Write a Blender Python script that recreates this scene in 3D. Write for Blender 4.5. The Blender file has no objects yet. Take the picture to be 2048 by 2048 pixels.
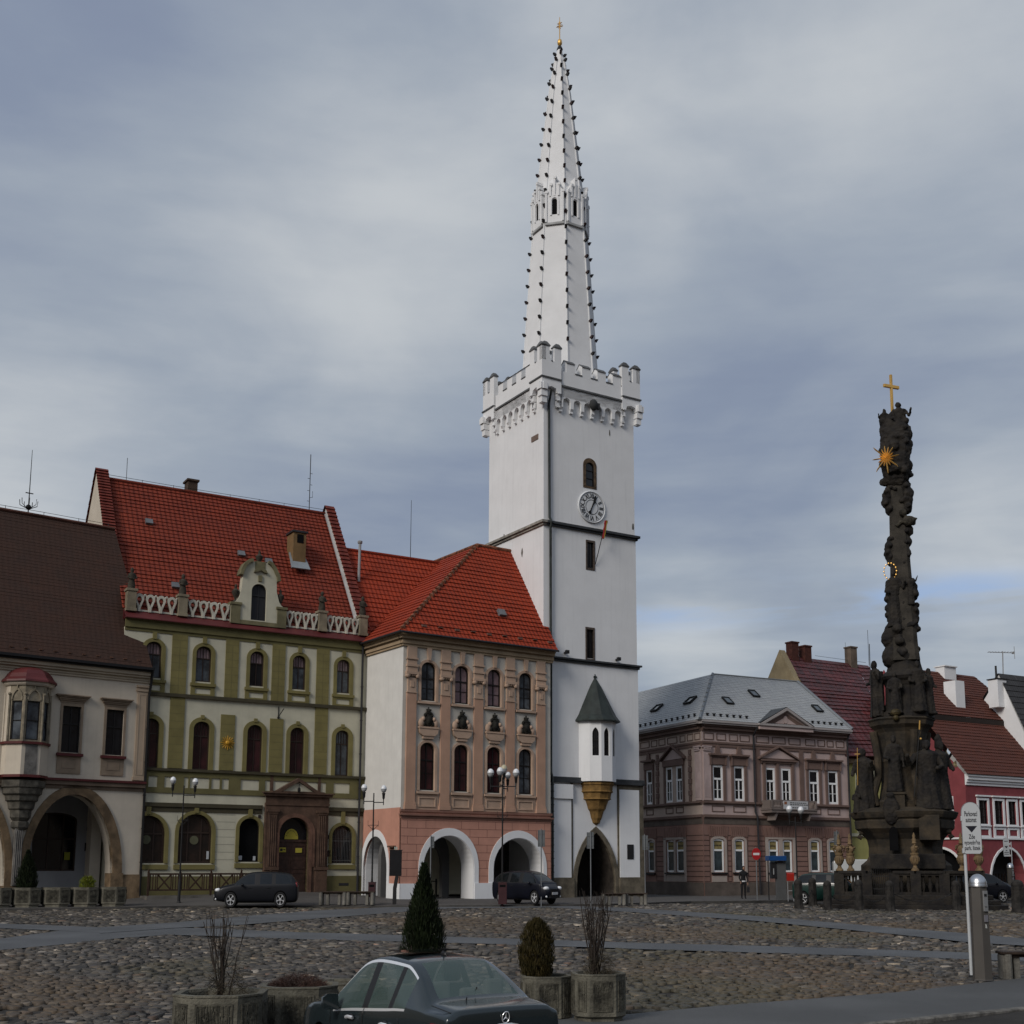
import bpy, bmesh, math, random
import numpy as np
from math import sin, cos, pi, radians, tan, atan2, sqrt, hypot
from mathutils import Vector, Matrix, geometry, noise

SC = bpy.context.scene
COL = SC.collection
RND = random.Random(11)

# ------------------------------------------------------------------ camera
EYE, PITCH, FPX, CX, CY = 1.6, 0.15727, 2450.0, 1087.0, 1349.475
cam = bpy.data.cameras.new('camera')
camo = bpy.data.objects.new('camera', cam)
COL.objects.link(camo)
camo.location = (0, 0, EYE)
camo.rotation_euler = (pi / 2 + PITCH, 0, 0)
cam.sensor_width = 36
cam.lens = 36 * FPX / 2048
cam.shift_x = -(CX - 1024) / 2048
cam.shift_y = (CY - 1024) / 2048
cam.clip_start = 0.1
cam.clip_end = 3000
SC.camera = camo

# ------------------------------------------------------------------ light
SUN_DIR = Vector((-0.56, -0.80, 0.62)).normalized()      # towards the sun
sun = bpy.data.lights.new('sun', 'SUN')
sun.energy = 1.5
sun.angle = radians(22)
sun.color = (1.0, 0.93, 0.85)
suno = bpy.data.objects.new('sun', sun)
COL.objects.link(suno)
suno.rotation_euler = SUN_DIR.to_track_quat('Z', 'Y').to_euler()

W = bpy.data.worlds.new('World')
SC.world = W
W.use_nodes = True
nt = W.node_tree
nt.nodes.clear()


class NT:
    """small helper to wire shader nodes"""
    def __init__(s, tree): s.t = tree
    def n(s, kind, **kw):
        nd = s.t.nodes.new(kind)
        for k, v in kw.items():
            if k.startswith('i_'):
                nd.inputs[k[2:].replace('_', ' ')].default_value = v
            else:
                setattr(nd, k, v)
        return nd
    def l(s, a, b): s.t.links.new(a, b)
    def math(s, op, a, b=None, c=None):
        nd = s.t.nodes.new('ShaderNodeMath'); nd.operation = op
        for i, x in enumerate((a, b, c)):
            if x is None: continue
            if isinstance(x, (int, float)): nd.inputs[i].default_value = x
            else: s.l(x, nd.inputs[i])
        return nd.outputs[0]
    def mix(s, f, a, b, bt='MIX'):
        nd = s.t.nodes.new('ShaderNodeMix'); nd.data_type = 'RGBA'; nd.blend_type = bt
        for i, x in ((0, f), (6, a), (7, b)):
            if isinstance(x, (int, float)): nd.inputs[i].default_value = x
            elif isinstance(x, (tuple, list)): nd.inputs[i].default_value = tuple(x[:3]) + (1,)
            else: s.l(x, nd.inputs[i])
        return nd.outputs[2]
    def ramp(s, f, stops):
        nd = s.t.nodes.new('ShaderNodeValToRGB'); e = nd.color_ramp.elements
        while len(e) > 1: e.remove(e[0])
        e[0].position = stops[0][0]; e[0].color = tuple(stops[0][1]) + (1,)
        for p, c in stops[1:]:
            q = e.new(p); q.color = tuple(c) + (1,)
        s.l(f, nd.inputs[0]); return nd.outputs[0]


def ray(x, y):
    u = (x - CX) / FPX; v = (CY - y) / FPX; s, k = sin(PITCH), cos(PITCH)
    return Vector((u, k - v * s, s + v * k))


w = NT(nt)
out = w.n('ShaderNodeOutputWorld')
bg = w.n('ShaderNodeBackground'); bg.inputs['Strength'].default_value = 0.1
sky = w.n('ShaderNodeTexSky', sky_type='NISHITA', sun_disc=False)
sky.sun_elevation = math.asin(SUN_DIR.z)
sky.sun_rotation = atan2(SUN_DIR.x, SUN_DIR.y)
sky.air_density = 1.2; sky.dust_density = 2.0
tc = w.n('ShaderNodeTexCoord')
mp = w.n('ShaderNodeMapping'); mp.inputs['Scale'].default_value = (1.0, 1.0, 2.3)
w.l(tc.outputs['Generated'], mp.inputs['Vector'])
n1 = w.n('ShaderNodeTexNoise'); n1.inputs['Scale'].default_value = 3.4; n1.inputs['Detail'].default_value = 6; n1.inputs['Roughness'].default_value = .5; n1.inputs['Distortion'].default_value = .5
w.l(mp.outputs[0], n1.inputs['Vector'])
n2 = w.n('ShaderNodeTexNoise'); n2.inputs['Scale'].default_value = 8.0; n2.inputs['Detail'].default_value = 7; n2.inputs['Roughness'].default_value = .55
w.l(mp.outputs[0], n2.inputs['Vector'])
val = w.math('ADD', w.math('MULTIPLY', w.math('SUBTRACT', n1.outputs[0], .5), .58), w.math('MULTIPLY', w.math('SUBTRACT', n2.outputs[0], .5), .22))
mp3 = w.n('ShaderNodeMapping'); mp3.inputs['Scale'].default_value = (1.3, 1.3, 9.0); w.l(tc.outputs['Generated'], mp3.inputs['Vector'])
n3 = w.n('ShaderNodeTexNoise'); n3.inputs['Scale'].default_value = 4.2; n3.inputs['Detail'].default_value = 7; n3.inputs['Distortion'].default_value = .3; w.l(mp3.outputs[0], n3.inputs['Vector'])
sz = w.n('ShaderNodeSeparateXYZ'); w.l(tc.outputs['Generated'], sz.inputs[0])
val = w.math('ADD', val, w.math('MULTIPLY', w.math('SUBTRACT', n3.outputs[0], .5), w.math('MULTIPLY', w.math('EXPONENT', w.math('MULTIPLY', sz.outputs[2], -5.0)), 1.35)))
val = w.math('ADD', val, 0.44)
# broad lit and shadowed cloud masses in fixed directions of the sky: (centre of the mass, tightness, amount)
for px, py, k, a in ((80, 700, 70, .24), (700, 470, 90, .26), (1000, 250, 60, .08), (60, 300, 60, -.20), (250, 860, 110, -.12), (620, 900, 80, -.10),
                     (60, 1000, 90, .16), (1500, 330, 40, .12), (1980, 120, 60, .12), (1450, 900, 60, -.16), (1900, 700, 60, -.06), (1950, 1150, 120, .20),
                     (1350, 1130, 500, .10), (1400, 1330, 400, .16), (900, 1060, 100, -.05)):
    d = ray(px, py).normalized()
    vm = w.n('ShaderNodeVectorMath', operation='DOT_PRODUCT')
    w.l(tc.outputs['Generated'], vm.inputs[0]); vm.inputs[1].default_value = d
    e = w.math('EXPONENT', w.math('MULTIPLY', w.math('SUBTRACT', vm.outputs['Value'], 1.0), float(k)))
    val = w.math('ADD', val, w.math('MULTIPLY', e, a * 1.25))
cl = w.ramp(val, [(.08, (1.75, 2.08, 3.05)), (.30, (2.2, 2.6, 3.45)), (.50, (3.1, 3.5, 4.1)), (.76, (4.8, 5.05, 5.3)), (1.0, (5.6, 5.8, 5.9))])
# a thin blue gap low over the roofs
gap = ray(1380, 1215).normalized()
sx = w.n('ShaderNodeSeparateXYZ'); w.l(tc.outputs['Generated'], sx.inputs[0])
gz = w.math('EXPONENT', w.math('MULTIPLY', w.math('POWER', w.math('SUBTRACT', sx.outputs[2], gap.z), 2), -5000.0))
vm = w.n('ShaderNodeVectorMath', operation='DOT_PRODUCT'); w.l(tc.outputs['Generated'], vm.inputs[0]); vm.inputs[1].default_value = ray(1600, 1215).normalized()
gx = w.math('EXPONENT', w.math('MULTIPLY', w.math('SUBTRACT', vm.outputs['Value'], 1.0), 50.0))
gf = w.math('MULTIPLY', w.math('MULTIPLY', gz, gx), w.math('MULTIPLY', w.math('SUBTRACT', n3.outputs[0], .42), 7.0))
gf = w.math('MINIMUM', w.math('MAXIMUM', gf, 0), .75)
cl = w.mix(gf, cl, (2.7, 3.9, 6.2))
mixn = w.mix(.92, sky.outputs[0], cl)
# sky brightness scaled down over the town and up behind the viewer
br_ = w.math('ADD', w.math('MULTIPLY', sx.outputs[1], -.17), .98)
mm = w.n('ShaderNodeVectorMath', operation='SCALE'); w.l(mixn, mm.inputs[0]); w.l(br_, mm.inputs['Scale']); mixn = mm.outputs[0]
# the square is closed by houses on its other sides: a dull band of facades low over the horizon there
def step_(v, a, c): return w.math('MINIMUM', w.math('MAXIMUM', w.math('MULTIPLY', w.math('SUBTRACT', v, a), 1.0 / (c - a)), 0), 1)
hb_ = w.math('MULTIPLY', step_(sx.outputs[1], .72, .55), step_(w.math('ADD', sx.outputs[2], w.math('MULTIPLY', n2.outputs[0], .08)), .33, .27))
mixn = w.mix(hb_, mixn, (.75, .62, .50))
w.l(mixn, bg.inputs['Color'])
w.l(bg.outputs[0], out.inputs[0])

SC.view_settings.view_transform = 'Standard'
SC.view_settings.look = 'None'
SC.view_settings.exposure = 0.42
SC.view_settings.gamma = 1.0
SC.render.film_transparent = False
SC.cycles.max_bounces = 6

# ------------------------------------------------------------------ materials
MATS = {}


def mat(name, col, rough=.85, var=.16, scale=1.2, bump=.0, bscale=40, metal=0.0, stain=0.0, spec=.3, streak=False, coat=0.0, emit=None, col2=None):
    if name in MATS: return MATS[name]
    m = bpy.data.materials.new(name); m.use_nodes = True
    t = NT(m.node_tree); p = m.node_tree.nodes['Principled BSDF']
    p.inputs['Roughness'].default_value = rough
    p.inputs['Metallic'].default_value = metal
    p.inputs['Specular IOR Level'].default_value = spec
    p.inputs['Coat Weight'].default_value = coat
    p.inputs['Coat Roughness'].default_value = .06
    if var > 0:
        tcn = t.n('ShaderNodeTexCoord')
        a = t.n('ShaderNodeTexNoise'); a.inputs['Scale'].default_value = scale; a.inputs['Detail'].default_value = 8; a.inputs['Roughness'].default_value = .62
        t.l(tcn.outputs['Object'], a.inputs['Vector'])
        f = t.math('MULTIPLY', t.math('SUBTRACT', a.outputs[0], .38), 3.2)
        f = t.math('MINIMUM', t.math('MAXIMUM', f, 0), 1)
        dark = col2 or tuple(c * (1 - var * 1.6) for c in col)
        c = t.mix(f, dark, col)
        if streak:
            mp_ = t.n('ShaderNodeMapping'); mp_.inputs['Scale'].default_value = (2.6, 2.6, .16)
            t.l(tcn.outputs['Object'], mp_.inputs['Vector'])
            b = t.n('ShaderNodeTexNoise'); b.inputs['Scale'].default_value = 1.7; b.inputs['Detail'].default_value = 7; b.inputs['Roughness'].default_value = .6
            t.l(mp_.outputs[0], b.inputs['Vector'])
            g = t.math('MINIMUM', t.math('MAXIMUM', t.math('MULTIPLY', t.math('SUBTRACT', b.outputs[0], .52), 4.5), 0), 1)
            c = t.mix(t.math('MULTIPLY', g, stain or .25), c, tuple(x * .55 for x in col))
        t.l(c, p.inputs['Base Color'])
        if bump > 0:
            b2 = t.n('ShaderNodeTexNoise'); b2.inputs['Scale'].default_value = bscale; b2.inputs['Detail'].default_value = 4
            t.l(tcn.outputs['Object'], b2.inputs['Vector'])
            bn = t.n('ShaderNodeBump'); bn.inputs['Strength'].default_value = bump; bn.inputs['Distance'].default_value = .03
            t.l(b2.outputs[0], bn.inputs['Height']); t.l(bn.outputs[0], p.inputs['Normal'])
    else:
        p.inputs['Base Color'].default_value = tuple(col) + (1,)
    if emit:
        p.inputs['Emission Color'].default_value = tuple(emit[:3]) + (1,); p.inputs['Emission Strength'].default_value = emit[3]
    MATS[name] = m
    return m


def tile_mat(name, c1, c2, period=.24, row=.33, bump=.6, patch=None, wet=0.0, mort=.35):
    """roof tiles: UV in metres (x along the eave, y up the slope)"""
    if name in MATS: return MATS[name]
    m = bpy.data.materials.new(name); m.use_nodes = True
    t = NT(m.node_tree); p = m.node_tree.nodes['Principled BSDF']
    p.inputs['Roughness'].default_value = .75 - wet; p.inputs['Specular IOR Level'].default_value = .25 + wet
    uv = t.n('ShaderNodeUVMap')
    br = t.n('ShaderNodeTexBrick'); br.offset = .0
    br.inputs['Color1'].default_value = tuple(c1) + (1,); br.inputs['Color2'].default_value = tuple(c2) + (1,)
    br.inputs['Mortar'].default_value = tuple(x * mort for x in c2) + (1,); br.inputs['Scale'].default_value = 1
    br.inputs['Mortar Size'].default_value = .010; br.inputs['Brick Width'].default_value = period; br.inputs['Row Height'].default_value = row
    t.l(uv.outputs[0], br.inputs['Vector'])
    ns = t.n('ShaderNodeTexNoise'); ns.inputs['Scale'].default_value = .55; ns.inputs['Detail'].default_value = 8; ns.inputs['Roughness'].default_value = .65
    t.l(uv.outputs[0], ns.inputs['Vector'])
    f = t.math('MINIMUM', t.math('MAXIMUM', t.math('MULTIPLY', t.math('SUBTRACT', ns.outputs[0], .42), 3.5), 0), 1)
    c = t.mix(t.math('MULTIPLY', f, .55), br.outputs[0], tuple(patch or [x * .5 for x in c1]))
    n3 = t.n('ShaderNodeTexNoise'); n3.inputs['Scale'].default_value = 9; n3.inputs['Detail'].default_value = 5
    t.l(uv.outputs[0], n3.inputs['Vector'])
    g = t.math('MINIMUM', t.math('MAXIMUM', t.math('MULTIPLY', t.math('SUBTRACT', n3.outputs[0], .55), 5), 0), .5)
    c = t.mix(g, c, tuple(x * .6 for x in c2))
    t.l(c, p.inputs['Base Color'])
    sp = t.n('ShaderNodeSeparateXYZ'); t.l(uv.outputs[0], sp.inputs[0])
    wv = t.math('SINE', t.math('MULTIPLY', sp.outputs[0], 2 * pi / period))
    bn = t.n('ShaderNodeBump'); bn.inputs['Strength'].default_value = bump; bn.inputs['Distance'].default_value = .03
    t.l(wv, bn.inputs['Height']); t.l(bn.outputs[0], p.inputs['Normal'])
    MATS[name] = m
    return m


def glass_mat(name, c, c2=None, rough=.06):
    if name in MATS: return MATS[name]
    m = mat(name, c, rough=rough, var=.5, scale=1.6, spec=.35, col2=c2)
    return m


# ------------------------------------------------------------------ mesh building
I4 = Matrix.Identity(4)


class MB:
    def __init__(s, M=None):
        s.v = []; s.f = []; s.mi = []; s.uv = []; s.M = M or I4; s.m = 0; s.mk = []
    def mark(s): s.mk.append(len(s.f))
    def face(s, pts, uv=None):
        b = len(s.v)
        for p in pts: s.v.append((s.M @ Vector(p))[:])
        s.f.append(tuple(range(b, b + len(pts)))); s.mi.append(s.m)
        s.uv.append(uv)
    def box(s, x0, x1, y0, y1, z0, z1):
        b = len(s.v)
        for p in ((x0, y0, z0), (x1, y0, z0), (x1, y1, z0), (x0, y1, z0), (x0, y0, z1), (x1, y0, z1), (x1, y1, z1), (x0, y1, z1)):
            s.v.append((s.M @ Vector(p))[:])
        for q in ((0, 3, 2, 1), (4, 5, 6, 7), (0, 1, 5, 4), (1, 2, 6, 5), (2, 3, 7, 6), (3, 0, 4, 7)):
            s.f.append(tuple(b + i for i in q)); s.mi.append(s.m); s.uv.append(None)
    def grid(s, rows, closed=False, cap=False):
        """rows of equal-length point lists -> quads with shared vertices"""
        b = len(s.v); n = len(rows[0])
        for r in rows:
            for p in r: s.v.append((s.M @ Vector(p))[:])
        k = n if closed else n - 1
        for i in range(len(rows) - 1):
            for j in range(k):
                a = b + i * n + j; c = b + i * n + (j + 1) % n
                s.f.append((a, c, c + n, a + n)); s.mi.append(s.m); s.uv.append(None)
        if cap:
            s.f.append(tuple(b + j for j in range(n))); s.mi.append(s.m); s.uv.append(None)
            o = b + (len(rows) - 1) * n
            s.f.append(tuple(o + j for j in range(n))[::-1]); s.mi.append(s.m); s.uv.append(None)
    def prism(s, poly, y0, y1):
        """polygon of (x, z) extruded along y"""
        s.grid([[(x, y0, z) for x, z in poly], [(x, y1, z) for x, z in poly]], closed=True, cap=True)
    def hprism(s, poly, z0, z1, top=1.0, c=None):
        """polygon of (x, y) extruded upwards; top scales the upper outline about c"""
        c = c or (sum(p[0] for p in poly) / len(poly), sum(p[1] for p in poly) / len(poly))
        s.grid([[(x, y, z0) for x, y in poly], [(c[0] + (x - c[0]) * top, c[1] + (y - c[1]) * top, z1) for x, y in poly]], closed=True, cap=True)
    def hloft(s, poly, levels, c=(0, 0)):
        s.grid([[(c[0] + (x - c[0]) * k, c[1] + (y - c[1]) * k, z) for x, y in poly] for k, z in levels], closed=True, cap=True)
    def ring(s, outer, inner, y0, y1):
        n = len(outer)
        for i in range(n - 1):
            a, b_, c, d = outer[i], outer[i + 1], inner[i + 1], inner[i]
            s.face([(a[0], y0, a[1]), (b_[0], y0, b_[1]), (c[0], y0, c[1]), (d[0], y0, d[1])])
            s.face([(a[0], y0, a[1]), (a[0], y1, a[1]), (b_[0], y1, b_[1]), (b_[0], y0, b_[1])])
            s.face([(d[0], y0, d[1]), (c[0], y0, c[1]), (c[0], y1, c[1]), (d[0], y1, d[1])])
        for i in (0, -1):
            a, d = outer[i], inner[i]
            s.face([(a[0], y0, a[1]), (d[0], y0, d[1]), (d[0], y1, d[1]), (a[0], y1, a[1])])
    def lathe(s, prof, n=16, c=(0, 0), a0=0, a1=2 * pi, sx=1, sy=1, cap=None):
        full = abs(a1 - a0 - 2 * pi) < 1e-6
        m = n if full else n + 1
        s.grid([[(c[0] + r * sx * cos(a0 + (a1 - a0) * j / n), c[1] + r * sy * sin(a0 + (a1 - a0) * j / n), z) for j in range(m)] for r, z in prof], closed=full, cap=full if cap is None else cap)
    def tube(s, pts, r, n=8, r1=None):
        pts = [Vector(p) for p in pts]; rows = []
        for i, p in enumerate(pts):
            d = (pts[min(i + 1, len(pts) - 1)] - pts[max(i - 1, 0)])
            d = d.normalized() if d.length > 1e-9 else Vector((0, 0, 1))
            up = Vector((0, 0, 1)) if abs(d.z) < .95 else Vector((1, 0, 0))
            a = d.cross(up).normalized(); b = d.cross(a)
            rr = r if r1 is None else r + (r1 - r) * i / (len(pts) - 1)
            rows.append([p + a * rr * cos(2 * pi * j / n) + b * rr * sin(2 * pi * j / n) for j in range(n)])
        s.grid(rows, closed=True, cap=True)
    def ball(s, c, r, n=12, m=8):
        r = (r, r, r) if isinstance(r, (int, float)) else r
        rows = []
        for i in range(m + 1):
            t = -pi / 2 + pi * i / m; k = max(cos(t), 1e-3)
            rows.append([(c[0] + r[0] * k * cos(2 * pi * j / n), c[1] + r[1] * k * sin(2 * pi * j / n), c[2] + r[2] * sin(t)) for j in range(n)])
        s.grid(rows, closed=True, cap=True)
    def build(s, name, mats, parent=None, smooth=0, bevel=0.0, merge=False, loc=None, recalc=True):
        if s.mk:
            cuts = sorted(set([0] + s.mk + [len(s.f)])); o = None
            for a, c in zip(cuts, cuts[1:]):
                q = MB(); vs = sorted({i for f in s.f[a:c] for i in f}); ix = {v_: k for k, v_ in enumerate(vs)}
                q.v = [s.v[i] for i in vs]; q.f = [tuple(ix[i] for i in f) for f in s.f[a:c]]; q.mi = s.mi[a:c]; q.uv = s.uv[a:c]
                o = q.build(name, mats, parent, smooth, bevel, merge, loc, recalc)
            return o
        me = bpy.data.meshes.new(name)
        me.from_pydata(s.v, [], s.f)
        mats = mats if isinstance(mats, (list, tuple)) else [mats]
        for m_ in mats: me.materials.append(m_)
        if len(mats) > 1: me.polygons.foreach_set('material_index', s.mi)
        if any(u is not None for u in s.uv):
            ul = me.uv_layers.new(name='UVMap'); k = 0; dat = ul.data
            for poly, u in zip(s.f, s.uv):
                for j in range(len(poly)):
                    if u is not None: dat[k].uv = u[j]
                    k += 1
        if recalc or merge:
            bm = bmesh.new(); bm.from_mesh(me)
            if merge: bmesh.ops.remove_doubles(bm, verts=bm.verts, dist=1e-4)
            if recalc: bmesh.ops.recalc_face_normals(bm, faces=bm.faces)
            bm.to_mesh(me); bm.free()
        if smooth:
            me.polygons.foreach_set('use_smooth', [True] * len(me.polygons))
            me.set_sharp_from_angle(angle=radians(smooth))
        o = bpy.data.objects.new(name, me); COL.objects.link(o)
        if parent: o.parent = parent
        if loc: o.location = loc
        if bevel:
            b = o.modifiers.new('bevel', 'BEVEL'); b.width = bevel; b.segments = 2; b.limit_method = 'ANGLE'; b.angle_limit = radians(40)
        me.update()
        return o


def tag(o, label=None, cat=None, group=None, kind=None):
    for k, v_ in (('label', label), ('category', cat), ('group', group), ('kind', kind)):
        if v_: o[k] = v_
    return o


def empty(name, loc, rz=0, label=None, cat=None, group=None):
    o = bpy.data.objects.new(name, None); COL.objects.link(o)
    o.location = loc; o.rotation_euler = (0, 0, rz); o.empty_display_size = .3
    return tag(o, label, cat, group)


def kids(o): return [c for c in COL.objects if c.parent == o]


def copy_tree(o, loc, rz=None, label=None, group=None):
    def cp(a, par):
        b = a.copy(); COL.objects.link(b); b.parent = par
        for ch in CH.get(a.name, []): cp(ch, b)
        return b
    CH = {}
    for c in COL.objects:
        if c.parent: CH.setdefault(c.parent.name, []).append(c)
    r = cp(o, None); r.location = loc
    if rz is not None: r.rotation_euler = (0, 0, rz)
    if label: r['label'] = label
    if group: r['group'] = group
    return r


def frame(O, ang):
    """facade frame: x along the facade, y into the building, z up; ang = heading of x from the +Y axis, clockwise"""
    ex, ey = sin(ang), cos(ang)
    return Matrix(((ex, -ey, 0, O[0]), (ey, ex, 0, O[1]), (0, 0, 1, 0), (0, 0, 0, 1)))


def on_plane(M, x, y, d=0.0):
    """where the line of sight through photo point (x, y) meets the plane y_local = d of a facade frame: (u, z)"""
    o = Vector((M[0][3], M[1][3])); n = Vector((M[0][1], M[1][1])); e = Vector((M[0][0], M[1][0]))
    r = ray(x, y); r2 = Vector((r.x, r.y))
    t = (o.dot(n) + d) / r2.dot(n)
    return (r2 * t - o).dot(e), r.z * t + EYE


def at_depth(x, y, D):
    r = ray(x, y); t = D / r.y
    return Vector((r.x * t, D, r.z * t + EYE))


def arch(u0, u1, z0, z1, rise, kind='r', n=12):
    um, hw, zs = (u0 + u1) / 2, (u1 - u0) / 2, z1 - rise
    pts = [(u0, z0)]
    if rise <= 0: return [(u0, z0), (u0, z1), (u1, z1), (u1, z0)]
    if kind == 'r':
        for i in range(n + 1):
            a = pi - pi * i / n; pts.append((um + hw * cos(a), zs + rise * sin(a)))
    elif kind == 't':
        for i in range(n + 1):
            q = -cos(pi * i / n); pts.append((um + hw * q, zs + rise * (max(0, 1 - abs(q) ** 2.0) ** .46 - .035 * (1 - (1 - abs(q)) ** 3) * 0)))
    else:
        k = rise / (sqrt(3) * hw); h = n // 2
        for i in range(h + 1):
            a = radians(60) * i / h; pts.append((um + hw - 2 * hw * cos(a), zs + 2 * hw * sin(a) * k))
        for i in range(h - 1, -1, -1):
            a = radians(60) * i / h; pts.append((um - hw + 2 * hw * cos(a), zs + 2 * hw * sin(a) * k))
    pts.append((u1, z0))
    return pts


def wall(mb, u0, u1, z0, z1, holes, y=0.0, rev=.18, rmi=None):
    """a wall sheet with openings; every opening gets reveals of depth rev"""
    H = sorted([(min(p[0] for p in h), max(p[0] for p in h), min(p[1] for p in h), max(p[1] for p in h), h) for h in holes], key=lambda t: t[0])
    cols = []
    for h in H:
        if cols and h[0] < cols[-1][1] + .02:
            cols[-1][1] = max(cols[-1][1], h[1]); cols[-1][2].append(h)
        else: cols.append([h[0], h[1], [h]])
    if not cols:
        mb.face([(u0, y, z0), (u1, y, z0), (u1, y, z1), (u0, y, z1)]); return
    edges = [u0] + [(cols[i][1] + cols[i + 1][0]) / 2 for i in range(len(cols) - 1)] + [u1]
    for i, c in enumerate(cols):
        a, b = edges[i], edges[i + 1]; hs = sorted(c[2], key=lambda t: t[2])
        zs = [z0] + [(hs[k][3] + hs[k + 1][2]) / 2 for k in range(len(hs) - 1)] + [z1]
        for k, h in enumerate(hs):
            lo, hi = zs[k], zs[k + 1]; pl = h[4]
            if h[2] <= lo + 1e-4:
                outl = [(a, lo)] + list(pl) + [(b, lo), (b, hi), (a, hi)]
                loops = [[Vector((x, z, 0)) for x, z in outl]]
            else:
                loops = [[Vector(q) for q in ((a, lo, 0), (b, lo, 0), (b, hi, 0), (a, hi, 0))], [Vector((x, z, 0)) for x, z in pl]]
            fl = [p for lp in loops for p in lp]
            for tri in geometry.tessellate_polygon(loops):
                mb.face([(fl[q].x, y, fl[q].y) for q in tri])
            keep = mb.m
            if rmi is not None: mb.m = rmi
            n = len(pl)
            for q in range(n):
                p1, p2 = pl[q], pl[(q + 1) % n]
                if q == n - 1 and h[2] <= lo + 1e-4: continue
                mb.face([(p1[0], y, p1[1]), (p2[0], y, p2[1]), (p2[0], y + rev, p2[1]), (p1[0], y + rev, p1[1])])
            mb.m = keep


def window(par, M, u0, u1, z0, z1, rise, y, fm, gm, vb=(.5,), hb=(.6,), fw=.06, kind='r', bw=.04, name='window', sub=None, label=None):
    """frame with bars as one part, its glass as a sub-part, set at depth y behind the wall face"""
    f = MB(M)
    o = arch(u0 - .01, u1 + .01, z0 - .01, z1 + .01, rise, kind); i = arch(u0 + fw, u1 - fw, z0 + fw, z1 - fw, max(rise - fw, 0) if rise > 0 else 0, kind)
    f.ring(o, i, y, y + .06)
    f.box(u0, u1, y + .002, y + .058, z0, z0 + fw)
    for v_ in vb:
        x = u0 + (u1 - u0) * v_; f.box(x - bw / 2, x + bw / 2, y + .006, y + .054, z0 + fw, z1 - fw * .5 - (rise * abs(v_ - .5) * 1.1))
    for h in hb:
        zz = z0 + (z1 - z0) * h; f.box(u0 + .01, u1 - .01, y - .006, y + .05, zz - bw * .6, zz + bw * .6)
    if sub:
        for (a, b, c, d) in sub: f.box(a, b, y + .01, y + .05, c, d)
    w_ = f.build(name, fm, par)
    if label: w_['label'] = label
    g = MB(M)
    g.face([(p[0], y + .04, p[1]) for p in arch(u0 + .005, u1 - .005, z0 + .005, z1 - .005, rise, kind)])
    g.build('pane', gm, w_, recalc=False)
    return w_


def surround(mb, u0, u1, z0, z1, rise, w_, p=.05, kind='r', y=0.0):
    mb.ring(arch(u0 - w_, u1 + w_, z0, z1 + w_, rise + w_ if rise > 0 else 0, kind), arch(u0, u1, z0, z1, rise, kind), y - p, y)


def roof(mb, eL, eR, rL, rR, n, th=.045, jit=.012, vrow=.33):
    eL, eR, rL, rR = map(Vector, (eL, eR, rL, rR))
    N = (eR - eL).cross(rL - eL)
    if N.length < 1e-6: N = (eR - eL).cross(rR - eL)
    N.normalize()
    if N.z < 0: N = -N
    ax = (eR - eL).normalized()
    def U(p, v): return (((p - eL).dot(ax)), v)
    for i in range(n):
        a, b = eL.lerp(rL, i / n), eR.lerp(rR, i / n); c, d = eR.lerp(rR, (i + 1.06) / n), eL.lerp(rL, (i + 1.06) / n)
        if i == n - 1: c, d = rR, rL
        j = RND.uniform(-jit, jit)
        t = N * (th + j); v0, v1 = i * vrow, (i + 1) * vrow
        mb.face([a + t, b + t, c, d], uv=[U(a, v0 + .01), U(b, v0 + .01), U(c, v1 - .01), U(d, v1 - .01)])
        mb.face([a - N * .02, b - N * .02, b + t, a + t], uv=[U(a, v0 + .01), U(b, v0 + .01), U(b, v0 + .02), U(a, v0 + .02)])


def textmesh(par, s_, M, size, m, name='lettering', align='CENTER', depth=.003, sx=1.0):
    """letters as a mesh; text lies in the local x (right) / z (up) plane, facing -y"""
    cu = bpy.data.curves.new(name, 'FONT'); cu.body = s_; cu.size = size; cu.align_x = align; cu.align_y = 'CENTER'; cu.extrude = depth; cu.resolution_u = 3; cu.offset = size * .018
    o = bpy.data.objects.new('tmp', cu); COL.objects.link(o)
    dg = bpy.context.evaluated_depsgraph_get(); me = bpy.data.meshes.new_from_object(o.evaluated_get(dg))
    bpy.data.objects.remove(o); bpy.data.curves.remove(cu)
    me.transform(M @ Matrix.Rotation(pi / 2, 4, 'X') @ Matrix.Scale(sx, 4, (1, 0, 0)))
    me.materials.clear(); me.materials.append(m); me.name = name
    ob = bpy.data.objects.new(name, me); COL.objects.link(ob); ob.parent = par
    return ob


# ------------------------------------------------------------------ the ground's heights
GP = [(-50, -.58), (19, -.59), (22, -.50), (26, -.42), (32, -.30), (42, -.13), (54, 0.0), (4000, 0.0)]


def gz_(Y):
    for (a, za), (b, zb) in zip(GP, GP[1:]):
        if Y <= b: return za + (zb - za) * max(0, (Y - a)) / (b - a) if Y > a else za
    return 0.0


def ground(x, y, dz=0.0):
    """ground point seen at photo point (x, y)"""
    r = ray(x, y); D = 30.0
    for _ in range(40):
        t = (gz_(D) + dz - EYE) / r.z; D = D * .4 + .6 * (r.y * t)
    return Vector((r.x / r.y * D, D, gz_(D) + dz))


def X_at(px, D): return (px - CX) / FPX * D * (1 / (cos(PITCH)) if False else 1) * RX
RX = 1.0 / (cos(PITCH) + tan(PITCH) * sin(PITCH))   # lateral scale for points on the horizon line
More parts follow.
